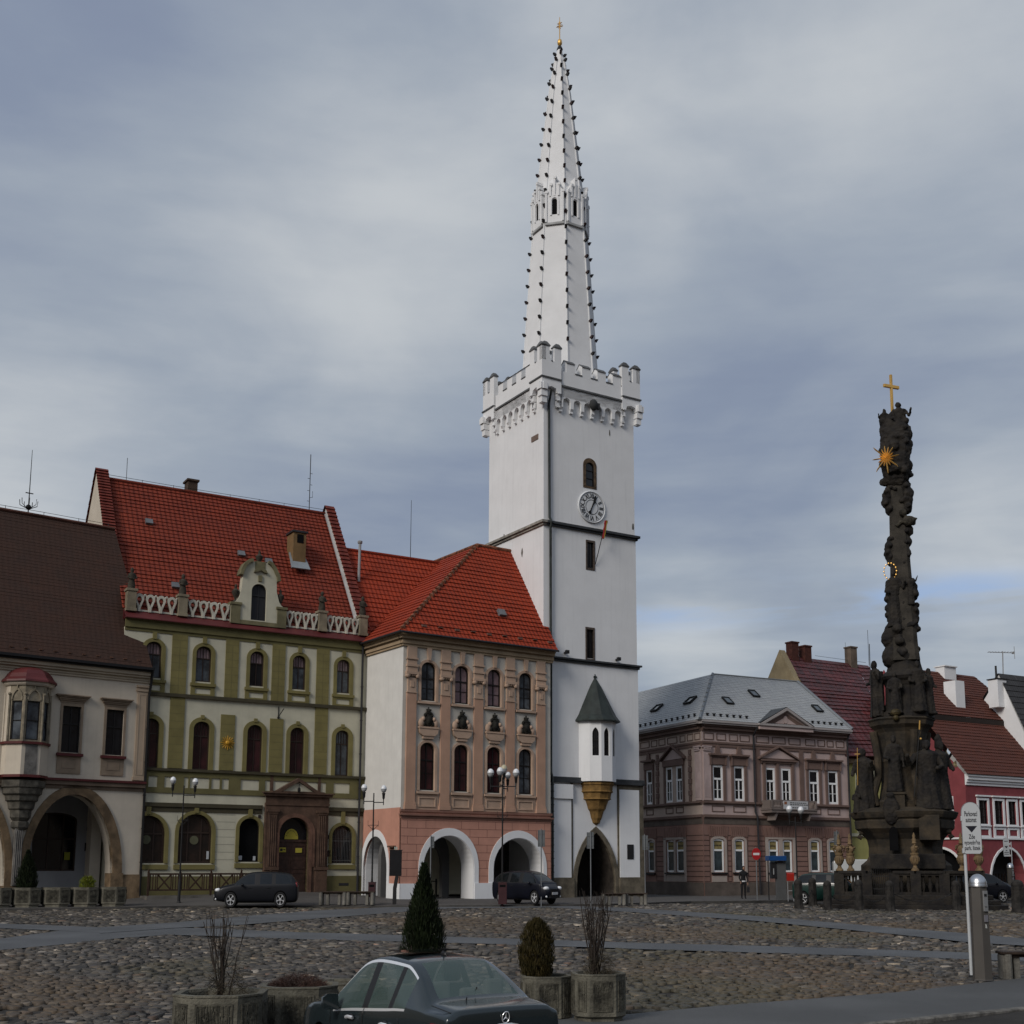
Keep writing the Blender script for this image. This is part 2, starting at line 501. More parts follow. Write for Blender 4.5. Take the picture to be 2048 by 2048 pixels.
# ------------------------------------------------------------------ palette
CREAM = mat('cream_plaster', (.50, .48, .375), var=.10, streak=True, stain=.22, bump=.15)
WHITE = mat('white_plaster', (.74, .75, .76), var=.05, streak=True, stain=.20, scale=.6, bump=.1)
WHITE2 = mat('white_limewash', (.75, .76, .77), var=.06, scale=.7, bump=.1)
OLIVE = mat('olive_plaster', (.185, .160, .060), var=.16, streak=True, stain=.2)
OLIVED = mat('olive_band', (.140, .125, .052), var=.16)
DKBAND = mat('dark_band', (.052, .048, .036), var=.3)
BEIGE = mat('beige_plaster', (.56, .50, .41), var=.08, streak=True, stain=.22, bump=.12)
PINKB = mat('pinkish_beige', (.42, .31, .24), var=.12)
SAND = mat('sandstone', (.25, .20, .135), var=.32, scale=3, bump=.4, bscale=12)
SANDL = mat('light_sandstone', (.30, .26, .19), var=.3, scale=3, bump=.4, bscale=12)
GREYST = mat('grey_stone', (.20, .19, .175), var=.3, scale=3, bump=.4, bscale=14)
OCHRE = mat('ochre_stone', (.25, .145, .045), var=.35, scale=2.5, bump=.4, bscale=12)
SALMON = mat('salmon_plaster', (.52, .265, .195), var=.10, streak=True, stain=.2)
SALMONG = mat('salmon_groove', (.22, .10, .075), var=.2)
TAN = mat('tan_plaster', (.46, .285, .20), var=.12, streak=True, stain=.25)
TANL = mat('light_tan_trim', (.48, .34, .25), var=.14)
REDMET = mat('red_sheet_metal', (.105, .020, .020), rough=.5, var=.2)
DKMET = mat('dark_sheet_metal', (.030, .030, .034), rough=.5, var=.2)
GREYMET = mat('grey_sheet_metal', (.30, .31, .32), rough=.5, var=.15)
LEAD = mat('lead_sheet', (.055, .06, .065), rough=.55, var=.3)
COPPER = mat('green_copper', (.034, .045, .042), rough=.6, var=.35, scale=2, streak=True, stain=.4)
FRDARK = mat('dark_window_frame', (.010, .008, .008), rough=.5, var=.2)
FRBROWN = mat('brown_window_frame', (.040, .024, .018), rough=.5, var=.2)
FRWHITE = mat('white_window_frame', (.82, .83, .83), rough=.5, var=.05)
GL = glass_mat('dark_glass', (.006, .006, .008), (.014, .015, .018))
GLB = glass_mat('curtained_glass', (.12, .14, .16), (.03, .034, .04))
GLW = glass_mat('roof_reflection_pane', (.060, .020, .022), (.024, .012, .014))  # wine tint paints the reflected roof opposite into the glass
GLP = glass_mat('pinkish_glass', (.26, .19, .20), (.16, .11, .12))
GLBLACK = mat('unlit_interior', (.006, .006, .007), rough=.9, spec=.1, var=.3)
GOLD = mat('gilding', (.80, .48, .13), rough=.42, var=.15, metal=.6, spec=.5)
BLACKM = mat('black_iron', (.015, .015, .016), rough=.55, var=.3)
WOODD = mat('dark_wood', (.045, .028, .018), rough=.7, var=.35, scale=6)
MARONE = mat('maroon_wood', (.055, .028, .020), rough=.6, var=.3, scale=5)
PORTAL = mat('brown_portal_stone', (.105, .062, .042), var=.3, scale=2.5, streak=True, stain=.35, bump=.3, bscale=14)
PORTALR = mat('reddish_portal_stone', (.150, .080, .055), var=.3, scale=2.5, bump=.3, bscale=14)
T_RED = tile_mat('red_roof_tiles', (.215, .034, .014), (.165, .027, .013), patch=(.10, .019, .012), mort=.7)
T_BRIGHT = tile_mat('bright_red_tiles', (.30, .036, .010), (.24, .030, .010), patch=(.15, .022, .011), mort=.9)
T_BROWN = tile_mat('old_brown_tiles', (.056, .027, .018), (.048, .025, .017), patch=(.034, .022, .018), bump=.1, mort=.95)
T_DARKRED = tile_mat('painted_dark_red_tiles', (.13, .028, .028), (.065, .022, .022), period=.5, patch=(.045, .02, .02), wet=.25)
T_RUST = tile_mat('rusty_brown_tiles', (.115, .036, .022), (.095, .032, .022), patch=(.06, .026, .02), mort=.6)
T_SLATE = tile_mat('grey_slate', (.34, .35, .35), (.28, .29, .30), period=.45, patch=(.30, .32, .32), bump=.15, wet=.2)
T_BLACK = tile_mat('black_slate', (.05, .05, .052), (.04, .04, .042), patch=(.03, .03, .03), bump=.2)


def pipe(par, M, pts, r=.05, m=None, name='drainpipe'):
    b = MB(M); b.tube(pts, r)
    p0, p1 = Vector(pts[0]), Vector(pts[-1])
    n = max(2, int(abs(p0.z - p1.z) / 1.6))
    for i in range(1, n):
        p = Vector(pts[-2]).lerp(p1, i / n) if len(pts) > 2 else p0.lerp(p1, i / n)
        b.lathe([(r * 1.35, p.z - .02), (r * 1.35, p.z + .02)], 8, c=(p.x, p.y))
    return b.build(name, m or DKMET, par, smooth=40)


def cornice(b, u0, u1, z0, prof, y=0.0, r0=True, r1=True):
    """stack of projecting mouldings: prof = [(height, projection), ...] upwards from z0, mitred round free ends"""
    z = z0
    for h, p in prof:
        b.box(u0 - (p if r0 else 0), u1 + (p if r1 else 0), y - p, y + .02, z, z + h); z += h
    return z


# ================================================================== olive-green house
GA = radians(58)
GM = frame((-18.10827, 55.87023), GA)
gh = empty('town_house', (-18.10827, 55.87023, 0), pi / 2 - GA, 'olive and cream house with steep red roof, lace-like balustrade and brown portal', 'house')
H3 = [(-.31, .43), (2.03, 2.77), (4.64, 5.35), (6.79, 7.49), (9.12, 9.83)]
H2_ = [(-.30, .48), (2.06, 2.84), (4.64, 5.40), (6.78, 7.52), (9.14, 9.87)]
holes = [arch(a, b, 10.32, 12.02, .33) for a, b in H3] + [arch(a, b, 6.18, 8.44, .34) for a, b in H2_]
holes += [arch(-.62, .98, 1.86, 4.0, .8), arch(1.58, 3.14, 1.86, 4.12, .8), arch(4.42, 5.43, 1.93, 3.98, .5), arch(6.33, 7.85, .25, 4.05, .75), arch(9.09, 10.18, 1.87, 3.72, .52)]
b = MB(); wall(b, -1.3, 10.74, 0.2, 12.6, holes, rev=.22, rmi=1)
b.face([(-1.3, 0, 0.2), (-1.3, 9, .2), (-1.3, 9, 12.6), (-1.3, 0, 12.6)]); b.face([(10.74, 0, 0.2), (10.74, 9, .2), (10.74, 9, 12.6), (10.74, 0, 12.6)])
b.build('wall', [CREAM, OLIVED], gh, recalc=False)
# olive dressings
b = MB()
for a, c, z0, z1 in ((.88, 1.6, 9.66, 12.45), (3.43, 4.07, 9.66, 12.45), (5.74, 6.40, 9.66, 12.45), (8.03, 8.70, 9.66, 12.45),
                     (.92, 1.6, 6.2, 9.5), (3.33, 4.01, 6.2, 8.84), (5.74, 6.41, 6.2, 8.80), (8.03, 8.70, 6.2, 9.5)):
    b.mark(); b.m = 0; b.box(a, c, -.05, 0, z0, z1); b.m = 1; z = z0 + .38
    while z < z1 - .1:
        b.box(a - .001, c + .001, -.0525, -.049, z - .012, z + .012)
        if z0 > 9: b.box((a + c) / 2 - .012, (a + c) / 2 + .012, -.0535, -.049, z - .36, z - .01)
        z += .36
b.build('pilaster', [OLIVE, OLIVED], gh)
b = MB()
for (a, c) in H3:
    b.mark(); surround(b, a, c, 10.20, 12.02, .33, .17); m_ = (a + c) / 2
    b.box(m_ - .09, m_ + .09, -.09, -.001, 12.14, 12.46)
    b.box(a - .23, c + .23, -.11, 0, 10.10, 10.24)
    for (p, q, r, s) in ((a - .2, c + .2, 9.66, 9.74), (a - .2, c + .2, 10.0, 10.1), (a - .2, a, 9.74, 10.0), (c, c + .2, 9.74, 10.0)): b.box(p, q, -.05, 0, r, s)
for (a, c) in H2_:
    b.mark(); surround(b, a, c, 6.16, 8.44, .34, .20); m_ = (a + c) / 2
    b.box(m_ - .08, m_ + .08, -.09, -.001, 8.56, 8.74)
for (a, c, z0, z1, r) in ((-.62, .98, 1.86, 4.0, .8), (1.58, 3.14, 1.86, 4.12, .8), (4.42, 5.43, 1.93, 3.98, .5), (9.09, 10.18, 1.87, 3.72, .52)):
    b.mark(); surround(b, a, c, z0, z1, r, .16, p=.06); m_ = (a + c) / 2
    b.box(m_ - .10, m_ + .10, -.10, -.001, z1 + .05, 4.40); b.box(a - .17, c + .17, -.08, 0, z0 - .28, z0 - .06)
b.build('window_surround', OLIVE, gh, recalc=True)
b = MB()
b.box(-1.3, 10.74, -.10, 0, 12.6, 12.95); b.box(-1.3, 10.74, -.04, 0, 12.45, 12.6); b.box(-1.3, 10.76, -.20, 0, 12.95, 13.05)
b.box(-1.3, 10.74, -.05, 0, 5.05, 5.30); b.box(-1.3, 10.74, -.05, 0, 5.80, 6.05)
for a, c in ((-1.3, .1), (.50, .82), (1.22, 1.72), (1.92, 2.0), (2.9, 3.0), (3.4, 3.5), (3.83, 4.40), (5.3, 5.6), (7.05, 7.2), (8.7, 9.1), (9.95, 10.74)):
    b.box(a, c, -.049, 0, 5.28, 5.82)
b.box(-1.3, 5.55, -.03, 0, 1.0, 1.27); b.box(8.83, 10.74, -.05, 0, .2, 1.27); b.box(-1.3, 5.55, -.04, 0, .2, 1.0)
b.build('band_course', OLIVED, gh)
b = MB(); b.box(-1.3, 10.80, -.14, 0, 6.05, 6.17); b.box(-1.3, 10.80, -.12, 0, 9.50, 9.66); b.box(-1.3, 5.5, -.10, 0, 4.42, 4.60); b.box(8.85, 10.80, -.10, 0, 4.42, 4.60); b.box(-1.3, 5.5, -.04, 0, 4.2, 4.42); b.box(8.85, 10.8, -.04, 0, 4.2, 4.42)
b.build('string_course', mat('olive_string', (.06, .052, .03), var=.2), gh)
b = MB()
for z in (2.02, 2.37, 2.72, 3.07, 3.42, 3.77, 4.1):
    for a, c in ((3.32, 4.22), (5.48, 5.6)): b.box(a, c, -.004, .001, z, z + .02)
b.box(8.9, 9.0, -.004, .001, 2.4, 2.42)
b.build('rustication_joint', mat('cream_joint', (.25, .24, .2), var=.1), gh)
# windows
for i, (a, c) in enumerate(H3):
    window(gh, I4, a, c, 10.32, 12.02, .33, .12, FRBROWN, GLB if i != 2 else GL, hb=(.66,), vb=(.5,), sub=[(a + .1 + k * (c - a - .2) / 4 - .01, a + .1 + k * (c - a - .2) / 4 + .01, 11.46, 11.92) for k in range(5)])
    g = MB(); g.face([(p[0], .150, p[1]) for p in arch(a + .05, c - .05, 11.46, 11.98, .30)]); g.build('fanlight', GLP, gh, recalc=False)
for i, (a, c) in enumerate(H2_):
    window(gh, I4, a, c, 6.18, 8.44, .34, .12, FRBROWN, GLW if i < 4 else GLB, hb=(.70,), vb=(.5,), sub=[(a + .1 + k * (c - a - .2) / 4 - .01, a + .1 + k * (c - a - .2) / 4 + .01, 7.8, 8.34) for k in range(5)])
for a, c, z0, z1, r in ((-.62, .98, 1.86, 4.0, .8), (1.58, 3.14, 1.86, 4.12, .8)):
    window(gh, I4, a, c, z0, z1, r, .14, FRBROWN, glass_mat('pub_glass', (.035, .022, .018), (.014, .012, .012)), vb=(.3, .7), hb=(.62,), fw=.09, bw=.06)
b = MB(); b.lathe([(.01, 0), (.21, .001), (.21, .012), (.01, .013)], 20)
for u in (2.36, .18):
    disc = MB(Matrix.Translation((u, .17, 2.92)) @ Matrix.Rotation(pi / 2, 4, 'X')); disc.lathe([(.20, 0), (.20, .02)], 22)
    for q, z in ((-.06, .0), (.03, .06)): disc.box(q, q + .03, -.08, .08, .021, .024)
    disc.build('window_emblem', mat('faded_cream_paint', (.10, .10, .06), var=.1), gh)
window(gh, I4, 4.42, 5.43, 1.93, 3.98, .5, .14, FRDARK, GLBLACK, vb=(), hb=(), fw=.05)
w_ = window(gh, I4, 9.09, 10.18, 1.87, 3.72, .52, .16, FRBROWN, GL, vb=(.5,), hb=(.66,))
b = MB()
for k in range(13):
    x = 9.14 + k * .083; b.tube([(x, .05, 1.9), (x, .05, 3.62 - abs(k - 6) * .04)], .009, 5)
b.box(9.09, 10.18, .04, .06, 2.95, 2.98); b.box(9.09, 10.18, .04, .06, 2.0, 2.03)
b.build('window_grille', mat('grey_iron', (.10, .10, .10), rough=.6), gh)
b = MB(); b.box(4.44, 4.64, .10, .11, 2.02, 2.22); b.box(5.18, 5.30, .10, .11, 2.0, 2.2); b.build('notice', mat('paper_white', (.45, .47, .5), var=.1), gh)
b = MB(); b.box(2.95, 3.06, .10, .11, 2.05, 2.42); b.build('notice', MATS['paper_white'], gh)
b = MB(); b.box(8.87, 9.02, -.05, 0, 3.06, 3.24); b.box(8.87, 9.02, -.06, 0, 2.2, 2.5); b.box(5.32, 5.45, -.05, 0, 4.0, 4.14); b.build('wall_box', mat('dark_box', (.03, .02, .02)), gh)
b = MB(); b.box(9.5, 10.0, -.065, -.04, .8, .92); b.build('cellar_vent', DKMET, gh)
# portal
b = MB()
wall(b, 5.62, 8.80, .2, 4.72, [arch(6.33, 7.85, .2, 4.05, .75)], y=-.22, rev=.42)
for x in (5.62, 8.80): b.face([(x, -.22, .2), (x, 0, .2), (x, 0, 4.72), (x, -.22, 4.72)])
cornice(b, 5.62, 8.80, 4.62, [(.12, .04), (.32, .02), (.12, .14), (.06, .22)], y=-.22)
for x in (5.66, 8.16):
    b.box(x, x + .60, -.32, -.22, .2, 1.6); b.box(x - .05, x + .65, -.36, -.22, 1.55, 1.68); b.box(x + .08, x + .52, -.30, -.221, 1.68, 4.3)
    for k in (.13, .23, .33, .43): b.tube([(x + k + .02, -.30, 1.75), (x + k + .02, -.30, 4.15)], .035, 6)
    b.box(x, x + .60, -.36, -.22, 4.3, 4.42); b.box(x + .06, x + .54, -.33, -.221, 4.2, 4.3)
b.build('portal', PORTAL, gh)
b = MB(); b.ring(arch(6.05, 8.12, 1.7, 4.25, .95), arch(6.33, 7.85, 1.7, 4.05, .75), -.26, -.221); b.ring(arch(6.2, 7.98, .3, 4.15, .86), arch(6.31, 7.87, .3, 4.06, .76), -.275, -.24)
b.build('portal_arch', PORTALR, gh)
b = MB(); b.prism([(5.98, 5.25), (7.16, 5.95), (8.31, 5.25), (8.02, 5.25), (7.16, 5.78), (6.27, 5.25)], -.42, -.02); b.box(5.86, 8.5, -.40, -.02, 5.24, 5.30)
b.build('pediment', PORTAL, gh)
b = MB(); b.prism([(6.1, 5.28), (7.16, 5.86), (8.2, 5.28)], -.30, -.02); b.build('tympanum', CREAM, gh)
b = MB(); b.box(5.85, 6.0, -.06, 0, 5.3, 6.05); b.box(8.28, 8.42, -.06, 0, 5.3, 6.05); b.build('panel_strip', PORTAL, gh)
b = MB(); b.tube([(7.14, -.02, 5.72), (7.14, -.5, 5.66), (7.14, -.5, 5.5)], .02, 6); b.lathe([(.02, 5.5), (.07, 5.46), (.08, 5.32), (.03, 5.24)], 8, c=(7.14, -.5)); b.build('portal_lantern', BLACKM, gh, smooth=40)
d = MB(); d.box(6.33, 7.85, .12, .20, .2, 2.92)
for x in (6.39, 7.12):
    for z0, z1 in ((.95, 1.45), (1.6, 2.1), (2.25, 2.75)): d.ring([(x, z0), (x, z1), (x + .66, z1), (x + .66, z0), (x, z0)], [(x + .06, z0 + .06), (x + .06, z1 - .06), (x + .60, z1 - .06), (x + .60, z0 + .06), (x + .06, z0 + .06)], .10, .12)
d.box(6.33, 7.85, .08, .2, 2.88, 3.0); d.box(7.07, 7.11, .09, .12, .2, 2.9)
door = d.build('door', MARONE, gh)
g = MB(); g.face([(p[0], .19, p[1]) for p in arch(6.33, 7.85, 2.95, 4.05, .75)]); g.build('fanlight', GL, door, recalc=False)
YEL = mat('yellow_board', (.42, .36, .05), var=.12)
g = MB(); g.prism(arch(6.72, 7.40, 3.02, 3.52, .42), .13, .16); s_ = g.build('name_board', YEL, door)
for i, ch in enumerate('RESTAURACE'):
    a = pi * (1 - (i + .9) / 11.0); textmesh(s_, ch, Matrix.Translation((7.06 + .26 * cos(a), .127, 3.12 + .31 * sin(a))) @ Matrix.Rotation(a - pi / 2, 4, 'Y').inverted(), .085, BLACKM, depth=.002)
g = MB(); g.box(6.46, 6.79, .08, .10, 2.40, 2.62); g.box(7.27, 7.60, .08, .10, 2.38, 2.60); g.build('door_notice', YEL, door)
g = MB(); g.tube([(6.56, .075, 2.51), (6.56, .079, 2.51)], .07, 12); g.box(6.66, 6.76, .076, .079, 2.5, 2.54); g.build('lettering', BLACKM, door)
# sun emblem and flag bracket
b = MB(Matrix.Translation((3.68, -.08, 7.50)) @ Matrix.Rotation(pi / 2, 4, 'X'))
b.lathe([(.001, .08), (.08, .06), (.11, .03), (.11, .0)], 16)
for k in range(16):
    a = 2 * pi * k / 16; r1 = .30 if k % 2 else .34
    for sgn in (1,): b.grid([[(.13 * cos(a - .14), .13 * sin(a - .14), 0), (.13 * cos(a + .14), .13 * sin(a + .14), 0), (.13 * cos(a), .13 * sin(a), .03)], [(r1 * cos(a - .06), r1 * sin(a - .06), 0), (r1 * cos(a + .06), r1 * sin(a + .06), 0), (r1 * cos(a), r1 * sin(a), .012)]], closed=True, cap=True)
b.ball((-.04, .03, .10), .02); b.ball((.04, .03, .10), .02); b.ball((0, -.01, .11), .022)
b.build('sun_emblem', mat('yellow_gilding', (.55, .30, .03), rough=.5, var=.1, metal=.2), gh)
b = MB(); b.tube([(6.15, -.02, 8.85), (6.15, -.02, 9.4)], .025, 6); b.tube([(6.15, -.02, 8.9), (6.22, -.55, 9.25)], .022, 6); b.box(6.10, 6.2, -.09, 0, 8.82, 8.9); b.build('flag_bracket', BLACKM, gh)
# eave, balustrade
b = MB(); b.face([(-1.35, -.28, 13.02), (10.8, -.28, 13.02), (10.8, .25, 13.46), (-1.35, .25, 13.46)]); b.box(-1.35, 10.8, -.28, 0, 12.99, 13.03); b.box(-1.35, 10.8, .24, .3, 13.0, 13.46)
b.build('eave_flashing', REDMET, gh)
STATM = mat('weathered_statue_stone', (.060, .052, .038), var=.35, scale=6, bump=.4)
b = MB()
for u0, u1 in ((-.93, 1.07), (1.55, 3.6), (6.4, 8.10), (8.53, 10.32)):
    b.mark(); n = max(1, round((u1 - u0) / .46)); wd = (u1 - u0) / n
    for i in range(n):
        c = u0 + wd * (i + .5)
        o = [(c - wd * .10, 13.42), (c - wd * .16, 13.62), (c - wd * .42, 13.98), (c - wd * .40, 14.10), (c - wd * .2, 14.22), (c, 14.25), (c + wd * .2, 14.22), (c + wd * .40, 14.10), (c + wd * .42, 13.98), (c + wd * .16, 13.62), (c + wd * .10, 13.42)]
        q = [(c - wd * .02, 13.66), (c - wd * .04, 13.72), (c - wd * .22, 13.92), (c - wd * .22, 14.0), (c - wd * .12, 14.10), (c, 14.12), (c + wd * .12, 14.10), (c + wd * .22, 14.0), (c + wd * .22, 13.92), (c + wd * .04, 13.72), (c + wd * .02, 13.66)]
        b.ring(o, q, .10, .30)
        b.prism([(c - wd * .11, 13.40), (c + wd * .11, 13.40), (c + wd * .09, 13.68), (c - wd * .09, 13.68)], .09, .31)
        b.prism([(c - wd * .50, 14.2), (c - wd * .36, 14.05), (c - wd * .30, 14.11), (c - wd * .46, 14.25)], .12, .28); b.prism([(c + wd * .50, 14.2), (c + wd * .36, 14.05), (c + wd * .30, 14.11), (c + wd * .46, 14.25)], .12, .28)
    b.box(u0, u1, .16, .24, 13.42, 13.50)
b.build('balustrade', mat('pale_cast_stone', (.55, .53, .45), var=.18, bump=.2), gh)
for u in (-1.06, 1.31, 8.31, 10.52):
    p = MB(); p.box(u - .21, u + .21, -.02, .40, 13.38, 14.30); p.box(u - .26, u + .26, -.06, .45, 14.30, 14.42); p.box(u - .24, u + .24, -.05, .43, 13.36, 13.5)
    pe = p.build('balustrade_pier', mat('pier_stone', (.27, .23, .16), var=.3), gh, bevel=.01)
    s = MB(); s.lathe([(.16, 14.42), (.18, 14.6), (.13, 14.85), (.17, 15.05), (.15, 15.14), (.06, 15.2), (.08, 15.27), (.09, 15.34), (.05, 15.42), (.01, 15.45)], 12, c=(u, .2))
    for sg in (-1, 1): s.tube([(u + sg * .14, .2, 15.12), (u + sg * .20, .1, 14.95), (u + sg * .05, .02, 14.88)], .04, 6)
    s.build('statue', STATM, pe, smooth=60)
# dormer gable
OUT = [(3.62, 13.3), (3.62, 14.28), (3.86, 14.42), (4.0, 14.62), (4.10, 15.1), (4.16, 15.95), (4.32, 16.28), (4.60, 16.5), (4.74, 16.42), (4.80, 16.05), (5.14, 16.05), (5.22, 16.42), (5.34, 16.5), (5.62, 16.25), (5.84, 15.8), (5.86, 15.1), (6.0, 14.6), (6.12, 14.42), (6.36, 14.28), (6.36, 13.3)]
b = MB()
for tri in geometry.tessellate_polygon([[Vector((x, z, 0)) for x, z in OUT], [Vector((x, z, 0)) for x, z in arch(4.60, 5.36, 13.56, 15.38, .36)]]):
    fl = OUT + arch(4.60, 5.36, 13.56, 15.38, .36); b.face([(fl[q][0], .02, fl[q][1]) for q in tri]); b.face([(fl[q][0], .42, fl[q][1]) for q in tri])
for p, q in zip(OUT, OUT[1:]): b.face([(p[0], .02, p[1]), (q[0], .02, q[1]), (q[0], .42, q[1]), (p[0], .42, p[1])])
pl = arch(4.60, 5.36, 13.56, 15.38, .36)
for p, q in zip(pl, pl[1:] + pl[:1]): b.face([(p[0], .02, p[1]), (q[0], .02, q[1]), (q[0], .3, q[1]), (p[0], .3, p[1])])
b.box(4.12, 5.86, .42, 3.0, 13.4, 15.0)
dg_ = b.build('dormer_gable', CREAM, gh, recalc=False)
w_ = window(dg_, I4, 4.60, 5.36, 13.56, 15.38, .36, .14, DKMET, mat('dark_shutter', (.022, .022, .026), rough=.6), vb=(.5,), hb=(.68,), fw=.04)
b = MB()
b.box(3.60, 4.06, -.04, .02, 13.3, 14.22); b.box(5.92, 6.38, -.04, .02, 13.3, 14.22); b.box(3.56, 4.12, -.08, .44, 14.22, 14.34); b.box(5.86, 6.42, -.08, .44, 14.22, 14.34); b.box(3.6, 6.38, -.03, .02, 13.3, 13.5)
def strip(pts, w_, y0, y1):
    n = len(pts); o = []; q = []
    for i, p in enumerate(pts):
        a = pts[max(i - 1, 0)]; c = pts[min(i + 1, n - 1)]; dx, dz = c[0] - a[0], c[1] - a[1]; l = hypot(dx, dz)
        o.append((p[0] - dz / l * w_, p[1] + dx / l * w_)); q.append(p)
    b.ring(o, q, y0, y1)
strip([(4.12, 15.72), (4.16, 15.95), (4.30, 16.24), (4.48, 16.40), (4.62, 16.44)], .16, -.12, .46)
strip([(5.34, 16.44), (5.48, 16.38), (5.64, 16.18), (5.82, 15.84), (5.86, 15.6)], .16, -.12, .46)
b.prism([(4.66, 15.92), (4.74, 16.08), (5.0, 16.2), (5.26, 16.08), (5.34, 15.92), (5.18, 15.95), (5.0, 16.04), (4.82, 15.95)], -.1, .3); b.box(4.90, 5.08, -.05, .02, 15.5, 15.8); b.box(4.72, 5.24, 0, .2, 16.02, 16.5)
b.build('gable_moulding', mat('olive_grey_moulding', (.20, .18, .10), var=.3), dg_)
for u, z0 in ((4.98, 16.28), (3.86, 14.34), (6.12, 14.34)):
    s = MB(); k = 1.0 if u == 4.98 else 1.12
    s.lathe([(.10, z0), (.14, z0 + .06), (.05, z0 + .16), (.06, z0 + .22), (.17, z0 + .42 * k), (.19, z0 + .52 * k), (.10, z0 + .60 * k), (.05, z0 + .66 * k), (.07, z0 + .72 * k), (.02, z0 + .84 * k)], 12, c=(u, .2)); s.build('urn', STATM, dg_, smooth=50)
# roof
b = MB(); roof(b, (-1.4, .28, 13.5), (10.42, .28, 13.5), (-1.4, 5.4, 21.1), (10.42, 5.4, 21.1), 34)
b.tube([(-1.4, 5.4, 21.12), (10.42, 5.4, 21.12)], .11, 6)
b.face([(-1.4, 5.4, 21.1), (10.42, 5.4, 21.1), (10.42, 10.5, 13.5), (-1.4, 10.5, 13.5)], uv=[(0, 0), (12, 0), (12, 9), (0, 9)])
rf = b.build('roof', T_RED, gh, recalc=False)
for u0, u1, yf in ((-1.86, -1.4, 1.9), (10.42, 10.82, .2)):
    zf = 13.9 + (yf - .2) * 1.452
    b = MB(); b.grid([[(u, yf, .3), (u, yf, zf), (u, 5.4, 21.45), (u, 10.8, 13.4), (u, 10.8, .3)] for u in (u0, u1)], closed=True, cap=True)
    fw_ = b.build('gable_parapet', BEIGE, gh)
    c = MB(); roof(c, (u0 - .08, yf - .1, zf - .08), (u1 + .08, yf - .1, zf - .08), (u0 - .08, 5.4, 21.62), (u1 + .08, 5.4, 21.62), 30, th=.07); roof(c, (u1 + .08, 10.8, 13.5), (u0 - .08, 10.8, 13.5), (u1 + .08, 5.4, 21.62), (u0 - .08, 5.4, 21.62), 24, th=.07)
    c.build('coping_tiles', tile_mat('dark_coping_tiles', (.15, .028, .018), (.12, .024, .017), period=.5, mort=.8), fw_, recalc=False)
b = MB(); b.face([(10.36, .3, 13.62), (10.30, .3, 13.62), (10.30, 5.4, 21.22), (10.36, 5.4, 21.22)]); b.face([(10.42, .3, 13.9), (10.36, .3, 13.62), (10.36, 5.4, 21.22), (10.42, 5.4, 21.42)]); b.build('flashing', mat('pale_zinc', (.40, .40, .40), rough=.5), gh)


def gz2(z): return .28 + (z - 13.5) * 5.12 / 7.6        # depth of the main roof surface at height z


def hatch(par, M, u, z, w_, h, yf, m=None, slope=(5.12, 7.6)):
    l = hypot(*slope); sy, sz = slope[0] / l, slope[1] / l; y = yf
    b = MB(M)
    for o, k, e in ((.16, 0, 0),):
        P = []
        for a, c in ((0, 0), (w_, 0), (w_, h), (0, h)):
            P.append((u + a, y + c * sy - sz * o, z + c * sz + sy * o))
        Q = [(p[0], p[1] + sz * (o + .05), p[2] - sy * (o + .05)) for p in P]
        b.grid([P, Q], closed=True, cap=True)
    return b.build('roof_hatch', m or mat('hatch_glass', (.16, .17, .18), rough=.25, var=.2), par)


for u, z in ((.25, 18.55), (1.05, 14.9), (4.75, 17.35), (6.15, 17.1)):
    hatch(gh, I4, u, z, .36, .32, gz2(z))
b = MB(); b.box(7.55, 8.25, gz2(17.5) - .45, gz2(17.5) + .5, 17.3, 19.0); ch = b.build('chimney', mat('brown_chimney_plaster', (.20, .125, .055), var=.25), gh, bevel=.01)
b = MB(); b.box(7.48, 8.32, gz2(17.5) - .52, gz2(17.5) + .57, 19.0, 19.1); b.build('chimney_cap', DKMET, ch)
b = MB(); b.box(7.75, 8.1, gz2(17.5) - .47, gz2(17.5) - .44, 18.45, 18.9); b.build('opening', GLBLACK, ch)
b = MB(); yy = gz2(17.3); b.grid([[(7.4, yy - .62, 17.02), (8.42, yy - .62, 17.02), (8.30, yy + .1, 18.0), (7.5, yy + .1, 18.0)], [(7.4, yy - .55, 16.98), (8.42, yy - .55, 16.98), (8.30, yy + .17, 17.95), (7.5, yy + .17, 17.95)]], closed=True, cap=True); b.build('flashing', mat('zinc_sheet', (.24, .27, .29), rough=.45), ch)
b = MB(); b.box(2.75, 3.25, 5.4, 6.1, 20.6, 21.75); b.box(2.68, 3.32, 5.32, 6.2, 21.75, 21.85); b.build('chimney', mat('dark_brick', (.075, .05, .035), var=.3), gh)
b = MB(); b.tube([(-1.4, 5.4, 21.35), (2, 5.4, 21.32), (5, 5.4, 21.33), (10.4, 5.4, 21.36)], .012, 4)
for u in (.4, 2, 5, 6.6, 8): b.tube([(u, 5.4, 21.1), (u, 5.4, 21.36)], .012, 4)
b.tube([(-.4, 5.4, 21.1), (-.4, 5.4, 22.4)], .014, 4); b.build('lightning_conductor', BLACKM, gh)
pipe(gh, I4, [(10.46, -.12, 13.0), (10.46, -.10, 12.4), (10.46, -.10, .5)], .06)
an = MB(); an.tube([(9.45, 5.4, 21.0), (9.45, 5.4, 24.4)], .022, 6)
for z, s_ in ((23.3, 1), (23.0, -1), (22.65, 1), (22.3, -1), (21.7, -1), (21.2, 1)): an.tube([(9.45 - (.14 if s_ < 0 else 0), 5.4, z), (9.45 + (.14 if s_ > 0 else 0), 5.4, z)], .014, 5)
an.tube([(9.45, 5.4, 21.9), (9.62, 5.4, 21.95), (9.62, 5.4, 22.3)], .014, 5)
a_ = an.build('antenna_mast', BLACKM); a_.matrix_world = GM
